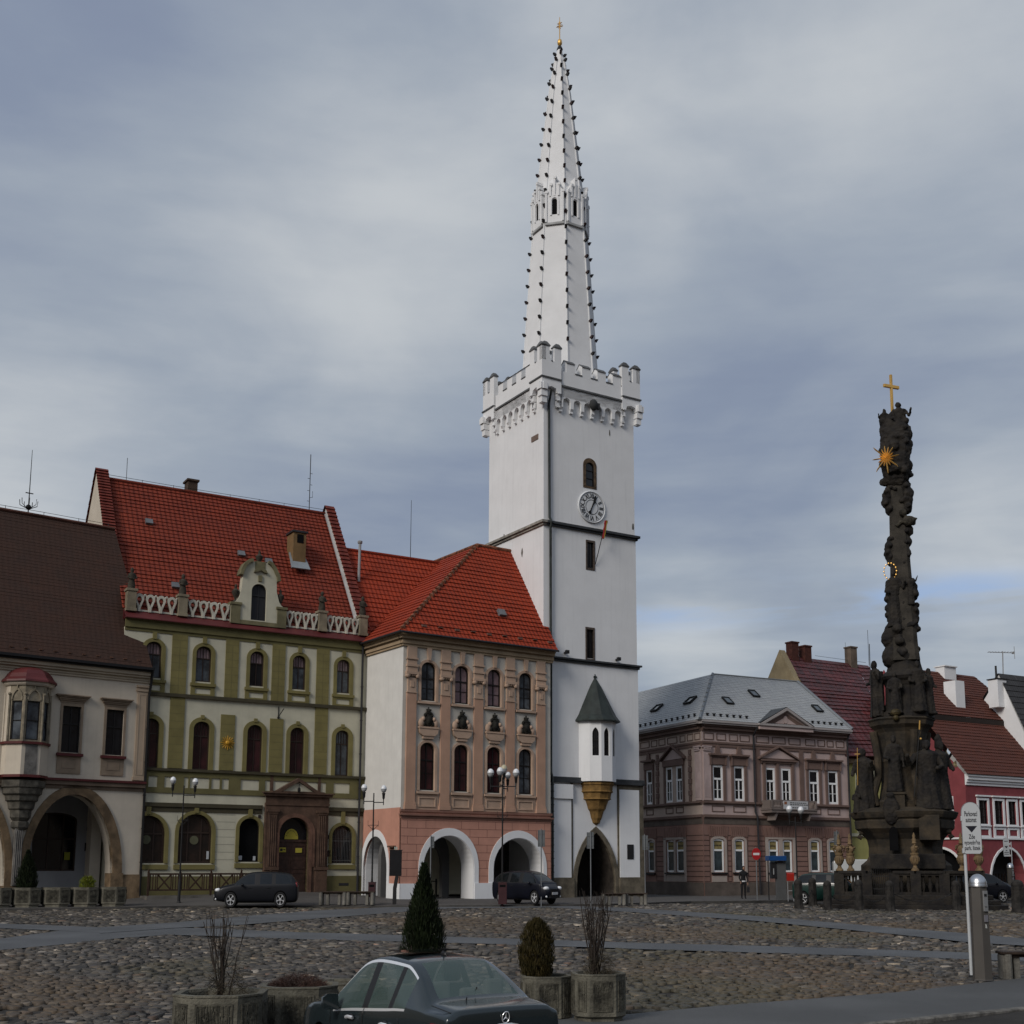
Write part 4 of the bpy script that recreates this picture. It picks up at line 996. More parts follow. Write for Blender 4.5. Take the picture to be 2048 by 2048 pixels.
# corner turrets
for cx_, cy_, sx_, sy_ in ((0, 0, -1, -1), (6.16, 0, 1, -1), (0, 5.97, -1, 1), (6.16, 5.97, 1, 1)):
    TM = Matrix(((-sx_, 0, 0, cx_), (0, -sy_, 0, cy_), (0, 0, 1, 0), (0, 0, 0, 1))); b.M = TM; cp.M = TM; DKL.M = TM
    q = .27; w1 = 1.0
    b.box(-q, w1, -q, w1, 27.85, 29.25); DKL.grid([[(-q - .06, -q - .06, 28.22), (w1, -q - .06, 28.22), (w1, w1, 28.22), (-q - .06, w1, 28.22)], [(-q - .06, -q - .06, 28.30), (w1, -q - .06, 28.30), (w1, w1, 28.30), (-q - .06, w1, 28.30)]], closed=True, cap=True)
    for x0, x1, y0, y1 in ((-q, -q + .50, -q, -q + .26), (-q, -q + .26, -q, -q + .50), (w1 - .46, w1, -q, -q + .26), (-q, -q + .26, w1 - .46, w1), (w1 - .26, w1, w1 - .46, w1)):
        b.box(x0 + .0005, x1, y0 + .0005, y1, 29.25, 30.08)
        cp.box(x0 - .04, x1 + .04, y0 - .04, y1 + .04, 30.08, 30.14); cp.grid([[(x0 - .04, y0 - .04, 30.14), (x1 + .04, y0 - .04, 30.14), (x1 + .04, y1 + .04, 30.14), (x0 - .04, y1 + .04, 30.14)], [((x0 + x1) / 2 - .1, (y0 + y1) / 2 - .1, 30.34), ((x0 + x1) / 2 + .1, (y0 + y1) / 2 - .1, 30.34), ((x0 + x1) / 2 + .1, (y0 + y1) / 2 + .1, 30.34), ((x0 + x1) / 2 - .1, (y0 + y1) / 2 + .1, 30.34)]], closed=True, cap=True)
    DKL.box(-q + .62, w1 - .55, -q - .02, -q + .05, 29.23, 29.29); DKL.box(-q - .02, -q + .05, -q + .62, w1 - .55, 29.23, 29.29)
    # stepped consoles under the turret
    for (x, y, dx, dy) in ((-.10, -.10, -1, -1), (.86, -.02, 0, -1), (-.02, .86, -1, 0)):
        for k, (z0, z1, r) in enumerate(((27.45, 27.85, .24), (27.08, 27.45, .17), (26.72, 27.08, .09))):
            ax, ay = x + dx * r * (.8 if dx and dy else 1), y + dy * r * (.8 if dx and dy else 1)
            b.box(min(x, ax) - .13 * (dx == 0 or dx * dy != 0), max(x, ax) + .13 * (dx == 0 or dx * dy != 0), min(y, ay) - .13 * (dy == 0 or dx * dy != 0), max(y, ay) + .13 * (dy == 0 or dx * dy != 0), z0 + .05, z1)
            b.box(min(x, ax) - .08, max(x, ax) + .08, min(y, ay) - .08, max(y, ay) + .08, z0, z0 + .05)
    b.M = TM
    b.prism([(-.45, 27.5), (.0, 27.5), (.1, 27.72), (.38, 27.80), (.66, 27.72), (.75, 27.5), (1.0, 27.5), (1.0, 27.9), (-.45, 27.9)], -q + .001, -q + .25)
    b.grid([[(-q + .001, y_, z_) for y_, z_ in ((-.45, 27.5), (.0, 27.5), (.1, 27.72), (.38, 27.80), (.66, 27.72), (.75, 27.5), (1.0, 27.5), (1.0, 27.9), (-.45, 27.9))], [(-q + .25, y_, z_) for y_, z_ in ((-.45, 27.5), (.0, 27.5), (.1, 27.72), (.38, 27.80), (.66, 27.72), (.75, 27.5), (1.0, 27.5), (1.0, 27.9), (-.45, 27.9))]], closed=True, cap=True)
b.M = I4; b.box(.1, 6.0, .1, 5.9, 27.9, 28.05)
pp = b.build('parapet', WHITE2, tw)
cp.build('merlon_caps', CAPM, pp); DKL.build('ledge', CAPM, pp)
# spire
SX, SY = 3.08, 2.98
def oct_(r, z, k=0): return [(SX + r * cos(pi / 8 + pi / 4 * j), SY + r * sin(pi / 8 + pi / 4 * j), z) for j in range(8)]
PR = [(28.0, 2.36), (30.7, 2.18), (34.8, 1.92), (38.9, 1.66), (41.0, 1.44), (42.77, 1.27), (45.5, .96), (48.3, .64), (50.4, .30), (51.2, .15)]
def rad(z):
    for (a, ra), (c, rc) in zip(PR, PR[1:]):
        if z <= c: return ra + (rc - ra) * (z - a) / (c - a)
    return PR[-1][1]
b = MB(); b.grid([oct_(r, z) for z, r in PR], closed=True, cap=True)
for j in range(8):
    a = pi / 8 + pi / 4 * j
    b.tube([(SX + (rad(z) + .0) * cos(a), SY + rad(z) * sin(a), z) for z, r in PR[:-1]], .05, 5)
sp = b.build('spire', WHITE2, tw)
# gablets with lancets
b = MB(); dk = MB(); bx_ = MB()
for j in range(8):
    a = pi / 4 * j; ap = rad(38.9) * cos(pi / 8); cxx, cyy = SX + cos(a) * ap, SY + sin(a) * ap
    FM = frame((cxx, cyy), 0); tx, ty = -sin(a), cos(a)
    M_ = Matrix(((tx, -cos(a), 0, cxx), (ty, -sin(a), 0, cyy), (0, 0, 1, 0), (0, 0, 0, 1)))
    b.M = M_; dk.M = M_; bx_.M = M_
    wall(b, -.52, .52, 38.95, 40.9, [arch(-.15, .15, 39.45, 40.45, .15)], y=-.07, rev=.1)
    for x in (-.52, .52): b.face([(x, -.07, 38.95), (x, .3, 38.95), (x, .6, 40.9), (x, -.07, 40.9)])
    b.ring(arch(-.27, .27, 39.4, 40.72, .34), arch(-.17, .17, 39.4, 40.5, .18), -.12, -.07)
    for x in (-.50, -.25, 0, .25, .50):
        h = 41.85 - abs(x) * 1.8; b.box(x - .055, x + .055, -.14, .1 + (h - 40) * .12, 40.6 if abs(x) < .4 else 39.0, h - .15); b.box(x - .05, x + .12, -.16, .1 + (h - 40) * .12, h - .15, h)
    b.prism([(-.55, 40.9), (.55, 40.9), (.15, 41.45), (-.15, 41.45)], -.06, .4)
    bx_.box(-.56, .56, -.12, .1, 38.82, 38.95)
    dk.face([(-.15, -.02, 39.4), (.15, -.02, 39.4), (.15, -.02, 40.5), (-.15, -.02, 40.5)])
gb = b.build('gablets', WHITE2, sp, recalc=False); bx_.build('ledge', mat('grey_ledge', (.45, .46, .46), var=.2), gb); dk.build('lancet_window', GLBLACK, gb, recalc=False)
# crockets: about a hundred as parts, the hidden ones behind as one
CRK = [mat('dark_red_crocket', (.028, .010, .010), rough=.6, var=.3), mat('black_crocket', (.015, .013, .014), rough=.6, var=.3)]
def crocket_mesh(m):
    c = MB(); c.prism([(-.02, -.02), (.05, -.10), (.12, -.07), (.17, -.11), (.21, -.02), (.26, .07), (.27, .11), (.10, .11), (.0, .06)], -.085, .085); c.box(.08, .28, -.095, .095, .10, .125)
    return c
proto = {}
rest = MB(); cnt = 0
for j in range(8):
    a = pi / 8 + pi / 4 * j; z = 30.95 + (0.5 if j % 2 else 0)
    # world direction of this ridge: is it on the camera's side?
    wd_ = (tw.rotation_euler.z + a); vis = sin(wd_) < .25
    k = 0
    while z < 50.9:
        r = rad(z); M_ = Matrix.Translation((SX + r * cos(a), SY + r * sin(a), z)) @ Matrix.Rotation(a, 4, 'Z')
        if vis and cnt < 100:
            key = RND.random() < .45
            if key not in proto:
                o = crocket_mesh(None).build('crocket', CRK[0 if key else 1], sp); proto[key] = o
            else:
                o = proto[key].copy(); COL.objects.link(o); o.parent = sp
            o.matrix_local = M_ @ Matrix.Scale(.76, 4); cnt += 1
        else:
            rest.M = M_; rest.prism([(0, -.06), (.10, -.12), (.24, -.06), (.30, .13), (.0, .09)], -.075, .075)
        z += 1.02
o = rest.build('crockets', CRK[1], sp); o['kind'] = 'stuff'
b = MB(); b.lathe([(.17, 51.15), (.20, 51.2), (.12, 51.4), (.08, 51.45)], 8, c=(SX, SY)); b.build('finial_base', BLACKM, tw)
b = MB(); b.lathe([(.03, 51.42), (.13, 51.55), (.15, 51.68), (.12, 51.84), (.03, 51.92)], 12, c=(SX, SY)); b.tube([(SX, SY, 51.9), (SX, SY, 53.15)], .03, 6)
fm_ = Matrix.Translation((SX, SY, 0)) @ Matrix.Rotation(-tw.rotation_euler.z, 4, 'Z'); b.M = fm_
for dz, l in ((52.78, .20), (53.0, .13)): b.tube([(-l, 0, dz - .06), (l, 0, dz + .05)], .028, 5)
for k in range(8): b.tube([(0, 0, 52.85), (.17 * cos(k * pi / 4 + .3), 0, 52.85 + .24 * sin(k * pi / 4 + .3))], .018, 4)
b.tube([(0, 0, 52.95), (0, 0, 53.4)], .02, 4)
b.build('weather_vane', GOLD, tw, smooth=40)
b = MB(); b.box(4.2, 4.95, -PO + 1.0, -PO + 1.2, 29.7, 29.78); b.build('hatch_rail', CAPM, tw)
# flag furled on its staff at the upper window
fl = MB(); fl.tube([(0, 0, 0), (.34, -.55, 2.35)], .022, 6); fo = fl.build('flag', BLACKM); fo.matrix_world = frame(TO, TA) @ Matrix.Translation((3.36, -.05, 18.2))
tag(fo, 'red and yellow flag furled on a staff under the tower clock', 'flag')
c = MB()
for nm, cols, dx in (('red_cloth', (.25, .02, .02), 0), ('yellow_cloth', (.6, .42, .05), .045)):
    c = MB(); rows = []
    for i in range(9):
        t = i / 8; base = Vector((.34, -.55, 2.35)).lerp(Vector((.24, -.4, 1.35)), t)
        rows.append([(base.x + dx + (.075 + .03 * sin(i * 2.1)) * cos(k * pi / 4) * (1 - .55 * t), base.y + .07 * sin(k * pi / 4), base.z + .05) for k in range(8)])
    c.grid(rows, closed=True, cap=True); c.build(nm, mat(nm, cols, rough=.8), fo, smooth=60)
# ================================================================== arcaded corner house at the left with a stone oriel
LA = radians(50.5)
LO = (-22.75, 51.91718)
LM = frame(LO, LA)
lh = empty('arcade_house', (*LO, 0), pi / 2 - LA, 'cream house with a brown roof, red-domed stone oriel and pointed sandstone arcade', 'house')
b = MB()
ws = [(2.17, 2.96), (4.10, 4.88)]
wall(b, -6, 5.98, 5.3, 10.3, [arch(a, c, 6.64, 8.68, 0) for a, c in ws], rev=.2)
ar = [arch(-4.15, .14, 0, 4.82, 3.6, 'r', 20), arch(1.10, 4.73, 0, 4.82, 3.35, 'p', 20)]
ar = [arch(-3.4, .18, 0, 4.80, 3.6, 't', 24), arch(1.02, 4.73, 0, 4.82, 3.6, 't', 24)]
wall(b, -6, 5.98, 0, 5.3, ar, y=-.02, rev=.9)
b.box(-6, 5.98, 8, 8.2, 0, 10.3); b.face([(5.98, 0, 0), (5.98, 8, 0), (5.98, 8, 10.3), (5.98, 0, 10.3)])
b.build('wall', BEIGE, lh, recalc=False)
b = MB()
b.ring(arch(.70, 5.14, 0, 5.22, 4.0, 't', 24), arch(1.02, 4.73, 0, 4.82, 3.6, 't', 24), -.10, .25); b.mark(); b.ring(arch(-3.8, .48, 0, 5.15, 3.9, 't', 24), arch(-3.4, .18, 0, 4.80, 3.6, 't', 24), -.10, .25); b.mark()
b.box(5.05, 6.0, -.16, 0, 0, 1.36); b.box(4.6, 5.16, -.22, .5, 0, 1.42); b.box(.15, .72, -.2, .4, .0, .9)
b.build('arch_surround', mat('brown_arch_stone', (.24, .165, .095), var=.4, scale=1.5, bump=.5, bscale=10), lh)
b = MB(); b.box(.44, .76, -.26, .0, .9, 3.3)
for k in range(4): b.tube([(.49 + k * .075, -.27, .95), (.49 + k * .075, -.27, 3.2)], .028, 6)
b.build('pier_shaft', GREYST, lh)
OC = .66
def half_oct(r, d, z): return [(OC - r, 0, z), (OC - r * .93, -d * .42, z), (OC - r * .42, -d, z), (OC + r * .42, -d, z), (OC + r * .93, -d * .42, z), (OC + r, 0, z)]
b = MB(); b.grid([half_oct(r, d, z) for r, d, z in ((.25, .3, 3.25), (.36, .36, 3.35), (.36, .38, 3.55), (.30, .34, 3.6), (.42, .46, 3.75), (.44, .48, 4.05), (.52, .55, 4.12), (.56, .6, 4.4), (.66, .68, 4.46), (.68, .72, 4.66), (.80, .80, 4.74), (.82, .84, 4.98), (.90, .88, 5.02), (.92, .90, 5.3))], closed=True, cap=True)
b.build('oriel_corbel', mat('dark_carved_stone', (.12, .11, .09), var=.4, scale=4, bump=.6, bscale=16), lh)
b = MB()
b.grid([half_oct(.92, .92, z) for z in (5.5, 6.86)], closed=True, cap=True); b.grid([half_oct(r, r, z) for r, z in ((.96, 9.32), (1.02, 9.38), (1.04, 9.5))], closed=True, cap=True)
ori = b.build('oriel', BEIGE, lh)
ps = [Vector(p) for p in half_oct(.90, .90, 0)]
for i in range(5):
    p, q = ps[i], ps[i + 1]; L = (q - p).length; FM = frame((p.x, p.y), atan2(q.x - p.x, q.y - p.y)); b = MB(FM)
    hs = [arch(.11, L - .11, 7.0, 8.66, 0)] if i in (1, 2, 3) else []
    wall(b, 0, L, 6.9, 9.34, hs, rev=.10)
    for x in (0, L): b.tube([(x, -.02, 6.9), (x, -.02, 9.0)], .05, 6)
    if i in (1, 2, 3):
        b.ring(arch(.08, L - .08, 8.7, 9.22, .5, 'p'), arch(.14, L - .14, 8.7, 9.12, .42, 'p'), -.05, 0); b.tube([(L / 2, -.04, 9.15), (L / 2, -.05, 9.34)], .03, 5); b.ball((0, -.05, 8.95), .07, 6, 5)
    b.build('oriel_side', SANDL if i in (1, 2, 3) else BEIGE, ori, recalc=False)
    if i in (1, 2, 3): window(ori, FM, .11, L - .11, 7.0, 8.66, 0, .05, FRDARK, GLB, vb=(), hb=(.5,), fw=.045, bw=.02)
b = MB(); b.grid([half_oct(r, r, z) for r, z in ((1.14, 9.48), (1.12, 9.56), (1.0, 9.68), (.90, 9.86), (.74, 10.02), (.5, 10.14), (.2, 10.2))], closed=True, cap=True); b.build('oriel_roof', REDMET, ori)
b = MB(); b.grid([half_oct(1.02, 1.02, z) for z in (6.82, 6.92)], closed=True, cap=True); b.build('oriel_sill', REDMET, ori)
b = MB(); b.box(.42, .92, -.945, -.90, 5.52, 6.8); b.build('stone_panel', GREYST, ori)
for a, c in ws:
    b = MB(); m_ = (a + c) / 2
    b.ring([(a - .1, 6.55), (a - .1, 8.8), (c + .1, 8.8), (c + .1, 6.55), (a - .1, 6.55)], [(a, 6.62), (a, 8.68), (c, 8.68), (c, 6.62), (a, 6.62)], -.05, 0)
    cornice(b, a - .1, c + .1, 8.82, [(.10, .03), (.06, .08), (.08, .12), (.06, .18), (.05, .24)])
    b.box(a - .14, c + .10, -.045, 0, 5.72, 6.50); b.ring([(a + .08, 5.95), (a + .08, 6.38), (c - .1, 6.38), (c - .1, 5.95), (a + .08, 5.95)], [(a + .12, 5.99), (a + .12, 6.34), (c - .14, 6.34), (c - .14, 5.99), (a + .12, 5.99)], -.06, -.045)
    b.build('window_surround', mat('beige_brown_trim', (.30, .23, .165), var=.2), lh)
    s = MB(); s.box(a - .18, c + .16, -.16, 0, 6.48, 6.60); s.build('window_sill', REDMET, lh)
    window(lh, I4, a, c, 6.64, 8.68, 0, .06, FRDARK, GL, vb=(.5,), hb=(.62,), fw=.06, bw=.05)
b = MB(); b.box(5.45, 5.93, -.06, 0, 5.62, 9.8); b.box(5.40, 5.96, -.10, 0, 5.56, 5.72); b.box(5.40, 5.96, -.10, 0, 9.62, 9.72); b.box(5.40, 5.96, -.12, 0, 9.80, 9.9); b.ring([(5.52, 5.8), (5.52, 9.5), (5.86, 9.5), (5.86, 5.8), (5.52, 5.8)], [(5.56, 5.84), (5.56, 9.46), (5.82, 9.46), (5.82, 5.84), (5.56, 5.84)], -.075, -.06)
b.build('pilaster', mat('pale_tan', (.44, .34, .245), var=.12), lh)
b = MB()
for z0, z1, p in ((10.02, 10.12, .06), (10.12, 10.24, .10), (10.24, 10.34, .20), (10.34, 10.52, .28), (10.52, 10.58, .34)): b.box(-6, 5.98 + .02, -p, .05, z0, z1)
b.build('cornice', mat('pale_cornice', (.46, .39, .29), var=.14), lh)
b = MB(); b.box(-6, .0, -.16, 0, 5.08, 5.44); b.box(-6, 5.98, -.10, 0, 5.08, 5.22); b.box(-6, 5.98, -.18, 0, 5.22, 5.40); b.build('string_course', mat('brown_string', (.17, .125, .09), var=.25), lh)
b = MB(); b.box(-6, 6.0, -.24, 0, 5.40, 5.50); b.grid([half_oct(.98, 1.0, z) for z in (5.42, 5.53)], closed=True, cap=True); b.build('red_flashing', REDMET, lh)
b = MB(); b.box(-6, 6.02, -.50, -.30, 10.58, 10.70); b.box(-6, 6.02, -.36, .0, 10.50, 10.62); b.build('gutter', mat('black_gutter', (.012, .012, .013), rough=.45), lh)
b = MB(); roof(b, (-6, -.36, 10.72), (5.95, -.36, 10.72), (-6, 2.6, 17.7), (4.92, 2.6, 17.7), 44, th=.008, jit=.004, vrow=.2); b.face([(-6, 2.6, 17.7), (4.92, 2.6, 17.7), (5.9, 11.5, 10.6), (-6, 11.5, 10.6)], uv=[(0, 0), (12, 0), (12, 9), (0, 9)])
b.face([(5.9, -.3, 10.6), (4.92, 2.6, 17.68), (5.9, 11.4, 10.6)], uv=[(0, 0), (1, 0), (1, 1)]); b.build('roof', T_BROWN, lh, recalc=False)
b = MB(); b.tube([(-6, 2.6, 17.73), (4.92, 2.6, 17.73)], .09, 6); b.build('ridge_tiles', mat('rust_ridge', (.11, .045, .03), var=.3), lh)
b = MB()
for k in range(14): b.box(-2.8 + k * .62, -2.66 + k * .62, -.30, -.1, 10.98, 11.03)
b.build('snow_guard', mat('rusty_hook', (.14, .07, .045), var=.3), lh)
b = MB(); b.tube([(-6, 2.6, 17.95), (-1.2, 2.6, 17.92), (1.5, 2.6, 17.94), (4.9, 2.6, 17.92)], .011, 4)
for u in (-.1, 1.6, 3.2, 4.6): b.tube([(u, 2.6, 17.7), (u, 2.6, 17.95)], .012, 4)
b.build('lightning_conductor', BLACKM, lh)
pipe(lh, I4, [(5.98, -.36, 10.6), (6.0, -.20, 10.1), (5.96, -.12, 9.4), (5.98, -.12, .4)], .06, MATS['black_gutter'])
# inside the arcade: back wall with a wide shop window
wl, wr_ = on_plane(LM, 64, 1690, 3.2)[0], on_plane(LM, 152, 1690, 3.2)[0]; wt_, wb_ = on_plane(LM, 110, 1625, 3.2)[1], on_plane(LM, 110, 1742, 3.2)[1]
b = MB(); wall(b, -6, 9, 0, 5.2, [arch(wl, wr_, wb_, wt_, .35)], y=3.2, rev=.2); b.face([(-6, .9, 5.2), (6, .9, 5.2), (6, 3.3, 5.2), (-6, 3.3, 5.2)]); b.face([(5.7, .9, 0), (6.2, 3.2, 0), (6.2, 3.2, 5.2), (5.7, .9, 5.2)])
b.build('arcade_interior', mat('grey_lilac_plaster', (.30, .31, .33), var=.12, scale=.8), lh, recalc=False)
window(lh, Matrix.Translation((0, 3.2, 0)), wl, wr_, wb_, wt_, .35, .05, FRBROWN, GL, vb=(.36, .70), hb=(.55,), fw=.07, bw=.06, name='shop_window')
b = MB(Matrix.Translation((0, 3.2, 0))); b.box(wr_ - .5, wr_ - .25, .0, .012, wb_ + .5, wb_ + .85); b.build('notice', mat('dull_yellow_paper', (.30, .30, .04), var=.1), lh)
b = MB(Matrix.Translation((0, 3.2, 0))); q1, z1 = on_plane(LM, 176.5, 1658, 3.2); q2, z2 = on_plane(LM, 173.6, 1694, 3.2); b.box(q1 - .07, q1 + .07, -.04, 0, z1 - .08, z1 + .08); b.box(q2 - .1, q2 + .1, -.05, 0, z2 - .19, z2 + .19); b.build('wall_box', BLACKM, lh)
# mast on its ridge
FU = on_plane(LM, 56, 1030, 2.6)[0]; an = MB(Matrix.Translation((FU - 1.25, -2.9, -.8))); an.tube([(1.25, 5.5, 18.5), (1.25, 5.5, 21.6)], .03, 5, r1=.012)
for k in range(7): a = k * pi * 2 / 7; an.tube([(1.25, 5.5, 18.75), (1.25 + .38 * cos(a), 5.5 + .38 * sin(a), 18.95), (1.25 + .40 * cos(a), 5.5 + .4 * sin(a), 19.2)], .018, 4)
an.ball((1.25, 5.5, 18.85), .13, 8, 6); an.box(1.08, 1.42, 5.48, 5.52, 19.5, 19.54)
o = an.build('ridge_finial', BLACKM); o.matrix_world = LM; tag(o, 'ornamental iron finial with a long rod on the brown roof ridge', 'finial')

# ================================================================== mauve-brown corner building
BA = radians(61); BO = (9.38175, 72.5)
BM = frame(BO, BA)
bh = empty('corner_building', (*BO, 0), pi / 2 - BA, 'two-storey mauve and brown corner building with white windows, balcony and grey slate roof', 'building')
BL = frame((0, 0), radians(-27) + pi - BA + pi / 2)
# left face frame: its x axis heads towards the corner (heading 153 deg), expressed inside the building's own frame
_w = frame(BO, radians(153)); BLF = BM.inverted() @ _w
MAUVE = mat('mauve_plaster', (.46, .36, .335), var=.08, streak=True, stain=.15)
MAUVEL = mat('beige_mauve_plaster', (.46, .37, .315), var=.08, streak=True, stain=.15)
BRN = mat('brown_rusticated_plaster', (.245, .145, .118), var=.14)
BRNL = mat('brown_trim', (.165, .110, .092), var=.14)
BRND = mat('dark_brown_joint', (.055, .034, .028), var=.2)  # dark brown base colour of the rustication joints
BW = 11.4
up = [(.71, 1.56), (2.29, 3.15), (4.69, 5.53), (5.95, 6.77), (8.12, 9.03), (9.67, 10.59)]
gr = [(.63, 1.51), (2.21, 3.01), (4.80, 5.60), (5.90, 6.68), (8.06, 8.87), (9.58, 10.4)]
def tall(u0, u1, z0=5.62, z1=7.75): return (u0 + .06, u1 - .06, z0, z1)
b = MB(); wall(b, 0, BW, 4.6, 10.2, [arch(a + .04, c - .04, 5.64, 7.72, 0) for a, c in up], rev=.12); b.face([(BW, 0, 0), (BW, 8, 0), (BW, 8, 10.2), (BW, 0, 10.2)]); b.build('wall', MAUVE, bh, recalc=False)
upl = [(-6.34, -5.38), (-4.05, -3.11), (-2.91, -1.96)]
upl = [(-6.26, -5.46), (-3.98, -3.18), (-2.84, -2.04)]
b = MB(BLF); wall(b, -13, 0, 4.6, 10.2, [arch(a + .04, c - .04, 5.64, 7.8, 0) for a, c in upl], rev=.12); b.build('side_wall', MAUVEL, bh, recalc=False)
b = MB(); wall(b, -.045, BW, 0, 4.6, [arch(a + .04, c - .04, 1.42, 3.38, .16, 'r', 6) for a, c in gr[:2] + gr[4:]] + [arch(a + .02, c - .02, 1.42, 3.36, .12, 'r', 6) for a, c in gr[2:4]], y=-.04, rev=.14)
b.M = BLF; grl = [(-6.17, -5.33), (-3.99, -3.08), (-2.92, -1.99)]; wall(b, -13, .045, 0, 4.6, [arch(a + .04, c - .04, 1.40, 3.34, .16, 'r', 6) for a, c in grl], y=-.04, rev=.14)
b.build('ground_floor_wall', BRN, bh, recalc=False)
# rustication joints on the ground floor
b = MB(); openings = [(a - .22, c + .22) for a, c in gr[:2]] + [(4.55, 6.95)] + [(a - .2, c + .2) for a, c in gr[4:]]
def joints(b, u0, u1, ops):
    z = .85; i = 0
    while z < 3.75:
        x = u0
        for a, c in ops + [(u1, u1)]:
            if a > x + .02 and z < 3.55: b.box(x, a, -.052, -.036, z, z + .035)
            elif z >= 3.55: pass
            x = c
        z += .30; i += 1
    for a, c in ops:
        for xx in (a, c): b.box(xx - .012, xx + .012, -.051, -.036, .85, 3.5)
joints(b, .0, BW, openings); b.M = BLF; joints(b, -8.5, 0, [(-6.4, -5.1), (-4.2, -1.8)])
b.build('rustication_joint', BRND, bh)
b = MB()
for a, c in ((.40, 1.74), (1.98, 3.24), (4.5, 7.0), (7.8, 9.1), (9.35, 10.65)):
    n = 9
    for k in range(n):
        x0 = a + (c - a) * k / n; m_ = (a + c) / 2; s_ = (x0 + .02 - m_) * .12
        b.prism([(x0 + .01, 3.5), (x0 + (c - a) / n - .02, 3.5), (x0 + (c - a) / n - .02 + s_, 4.12), (x0 + .01 + s_, 4.12)], -.075, -.04)
b.M = BLF
for a, c in ((-6.5, -5.0), (-4.3, -1.7)):
    n = 10
    for k in range(n): x0 = a + (c - a) * k / n; b.box(x0 + .01, x0 + (c - a) / n - .02, -.075, -.04, 3.5, 4.1)
b.build('voussoirs', mat('brown_voussoir', (.22, .13, .105), var=.14), bh)
b = MB(); b.box(0, BW, -.08, -.03, 0, .82); b.box(.02, BW, -.06, 0, 4.22, 4.55); b.M = BLF; b.box(-9, .02, -.08, -.03, 0, .82); b.box(-9, .02, -.06, 0, 4.22, 4.55); b.build('plinth', mat('grey_brown_plinth', (.13, .105, .088), var=.25), bh)
b = MB()
for FM, u0, u1 in ((I4, 0, BW), (BLF, -13, 0)):
    b.M = FM
    b.box(u0, u1, -.16, 0, 4.62, 4.78); b.box(u0, u1, -.08, 0, 4.54, 4.62); b.box(u0, u1, -.16, 0, 5.46, 5.58); b.box(u0, u1, -.10, 0, 5.40, 5.46)
    b.box(u0, u1, -.10, 0, 9.0, 9.12); b.box(u0, u1, -.06, 0, 8.82, 9.0); b.box(u0, u1, -.10, 0, 9.74, 9.84); b.box(u0, u1, -.22, 0, 9.84, 10.02); b.box(u0, u1, -.34, 0, 10.02, 10.12)
b.build('string_course', BRNL, bh)
b = MB()
for FM, u0, u1 in ((I4, -.3, BW + .1), (BLF, -13, .2)): b.M = FM; b.box(u0, u1, -.46, 0, 10.12, 10.22); b.box(u0, u1, -.52, 0, 10.22, 10.34)
b.build('cornice', mat('pale_mauve_cornice', (.36, .33, .32), var=.08), bh)
# panels in the frieze and apron
b = MB()
def panel(x0, x1, z0, z1, y=-.03): b.mark(); b.ring([(x0, z0), (x0, z1), (x1, z1), (x1, z0), (x0, z0)], [(x0 + .05, z0 + .05), (x0 + .05, z1 - .05), (x1 - .05, z1 - .05), (x1 - .05, z0 + .05), (x0 + .05, z0 + .05)], y, 0)
for x0, x1 in ((.15, .9), (1.1, 1.8), (2.05, 2.7), (2.85, 3.6), (4.1, 5.1), (5.35, 6.4), (6.65, 7.6), (8.0, 8.8), (9.0, 9.6), (9.75, 10.3), (10.5, 11.2)): panel(x0, x1, 9.22, 9.64)
for a, c in up[:2] + up[4:]: panel(a - .05, c + .05, 4.95, 5.32)
b.M = BLF
for x0, x1 in ((-.7, -.1), (-1.5, -.85), (-2.3, -1.7), (-3.7, -2.6), (-4.7, -3.95), (-5.6, -4.9), (-6.9, -5.8)): panel(x0, x1, 9.22, 9.64)
for a, c in upl: panel(a - .02, c + .02, 4.95, 5.32)
b.build('relief_panel', BRNL, bh)
# surrounds upstairs
b = MB()
for i, (a, c) in enumerate(up):
    if i in (2, 3): continue
    b.mark(); b.box(a - .16, a + .03, -.07, 0, 5.58, 7.8); b.box(c - .03, c + .16, -.07, 0, 5.58, 7.8); b.box(a - .16, c + .16, -.10, 0, 7.76, 8.22); b.box(a - .28, c + .28, -.26, 0, 8.30, 8.40); b.box(a - .24, c + .24, -.18, 0, 8.22, 8.30)
    for x in (a - .2, c + .1): b.box(x, x + .1, -.16, 0, 7.72, 8.24)
    m_ = (a + c) / 2; b.prism([(m_ - .24, 8.40), (m_ + .24, 8.40), (m_ + .16, 8.5), (m_ + .13, 8.8), (m_, 8.93), (m_ - .13, 8.8), (m_ - .16, 8.5)], -.12, 0)
b.mark()
for x in (4.62, 5.66, 6.86): b.box(x - .09, x + .09, -.12, 0, 5.58, 8.0)
b.box(4.35, 7.1, -.14, 0, 8.0, 8.12); b.box(4.28, 7.18, -.22, 0, 8.12, 8.22); b.prism([(4.22, 8.22), (7.24, 8.22), (5.73, 8.92)], -.08, 0); b.prism([(4.14, 8.22), (5.73, 8.98), (7.32, 8.22), (7.32, 8.32), (5.73, 9.1), (4.14, 8.32)], -.26, 0)
b.box(4.02, 4.32, -.06, 0, 5.58, 8.82); b.box(7.44, 7.76, -.06, 0, 5.58, 8.82)
b.M = BLF; b.mark()
a, c = upl[0]; b.box(a - .16, a, -.07, 0, 5.58, 7.85); b.box(c, c + .16, -.07, 0, 5.58, 7.85); b.box(a - .16, c + .16, -.10, 0, 7.8, 8.25); b.box(a - .28, c + .28, -.26, 0, 8.3, 8.42); b.prism([((a + c) / 2 - .22, 8.42), ((a + c) / 2 + .22, 8.42), ((a + c) / 2 + .12, 8.8), ((a + c) / 2, 8.95), ((a + c) / 2 - .12, 8.8)], -.12, 0)
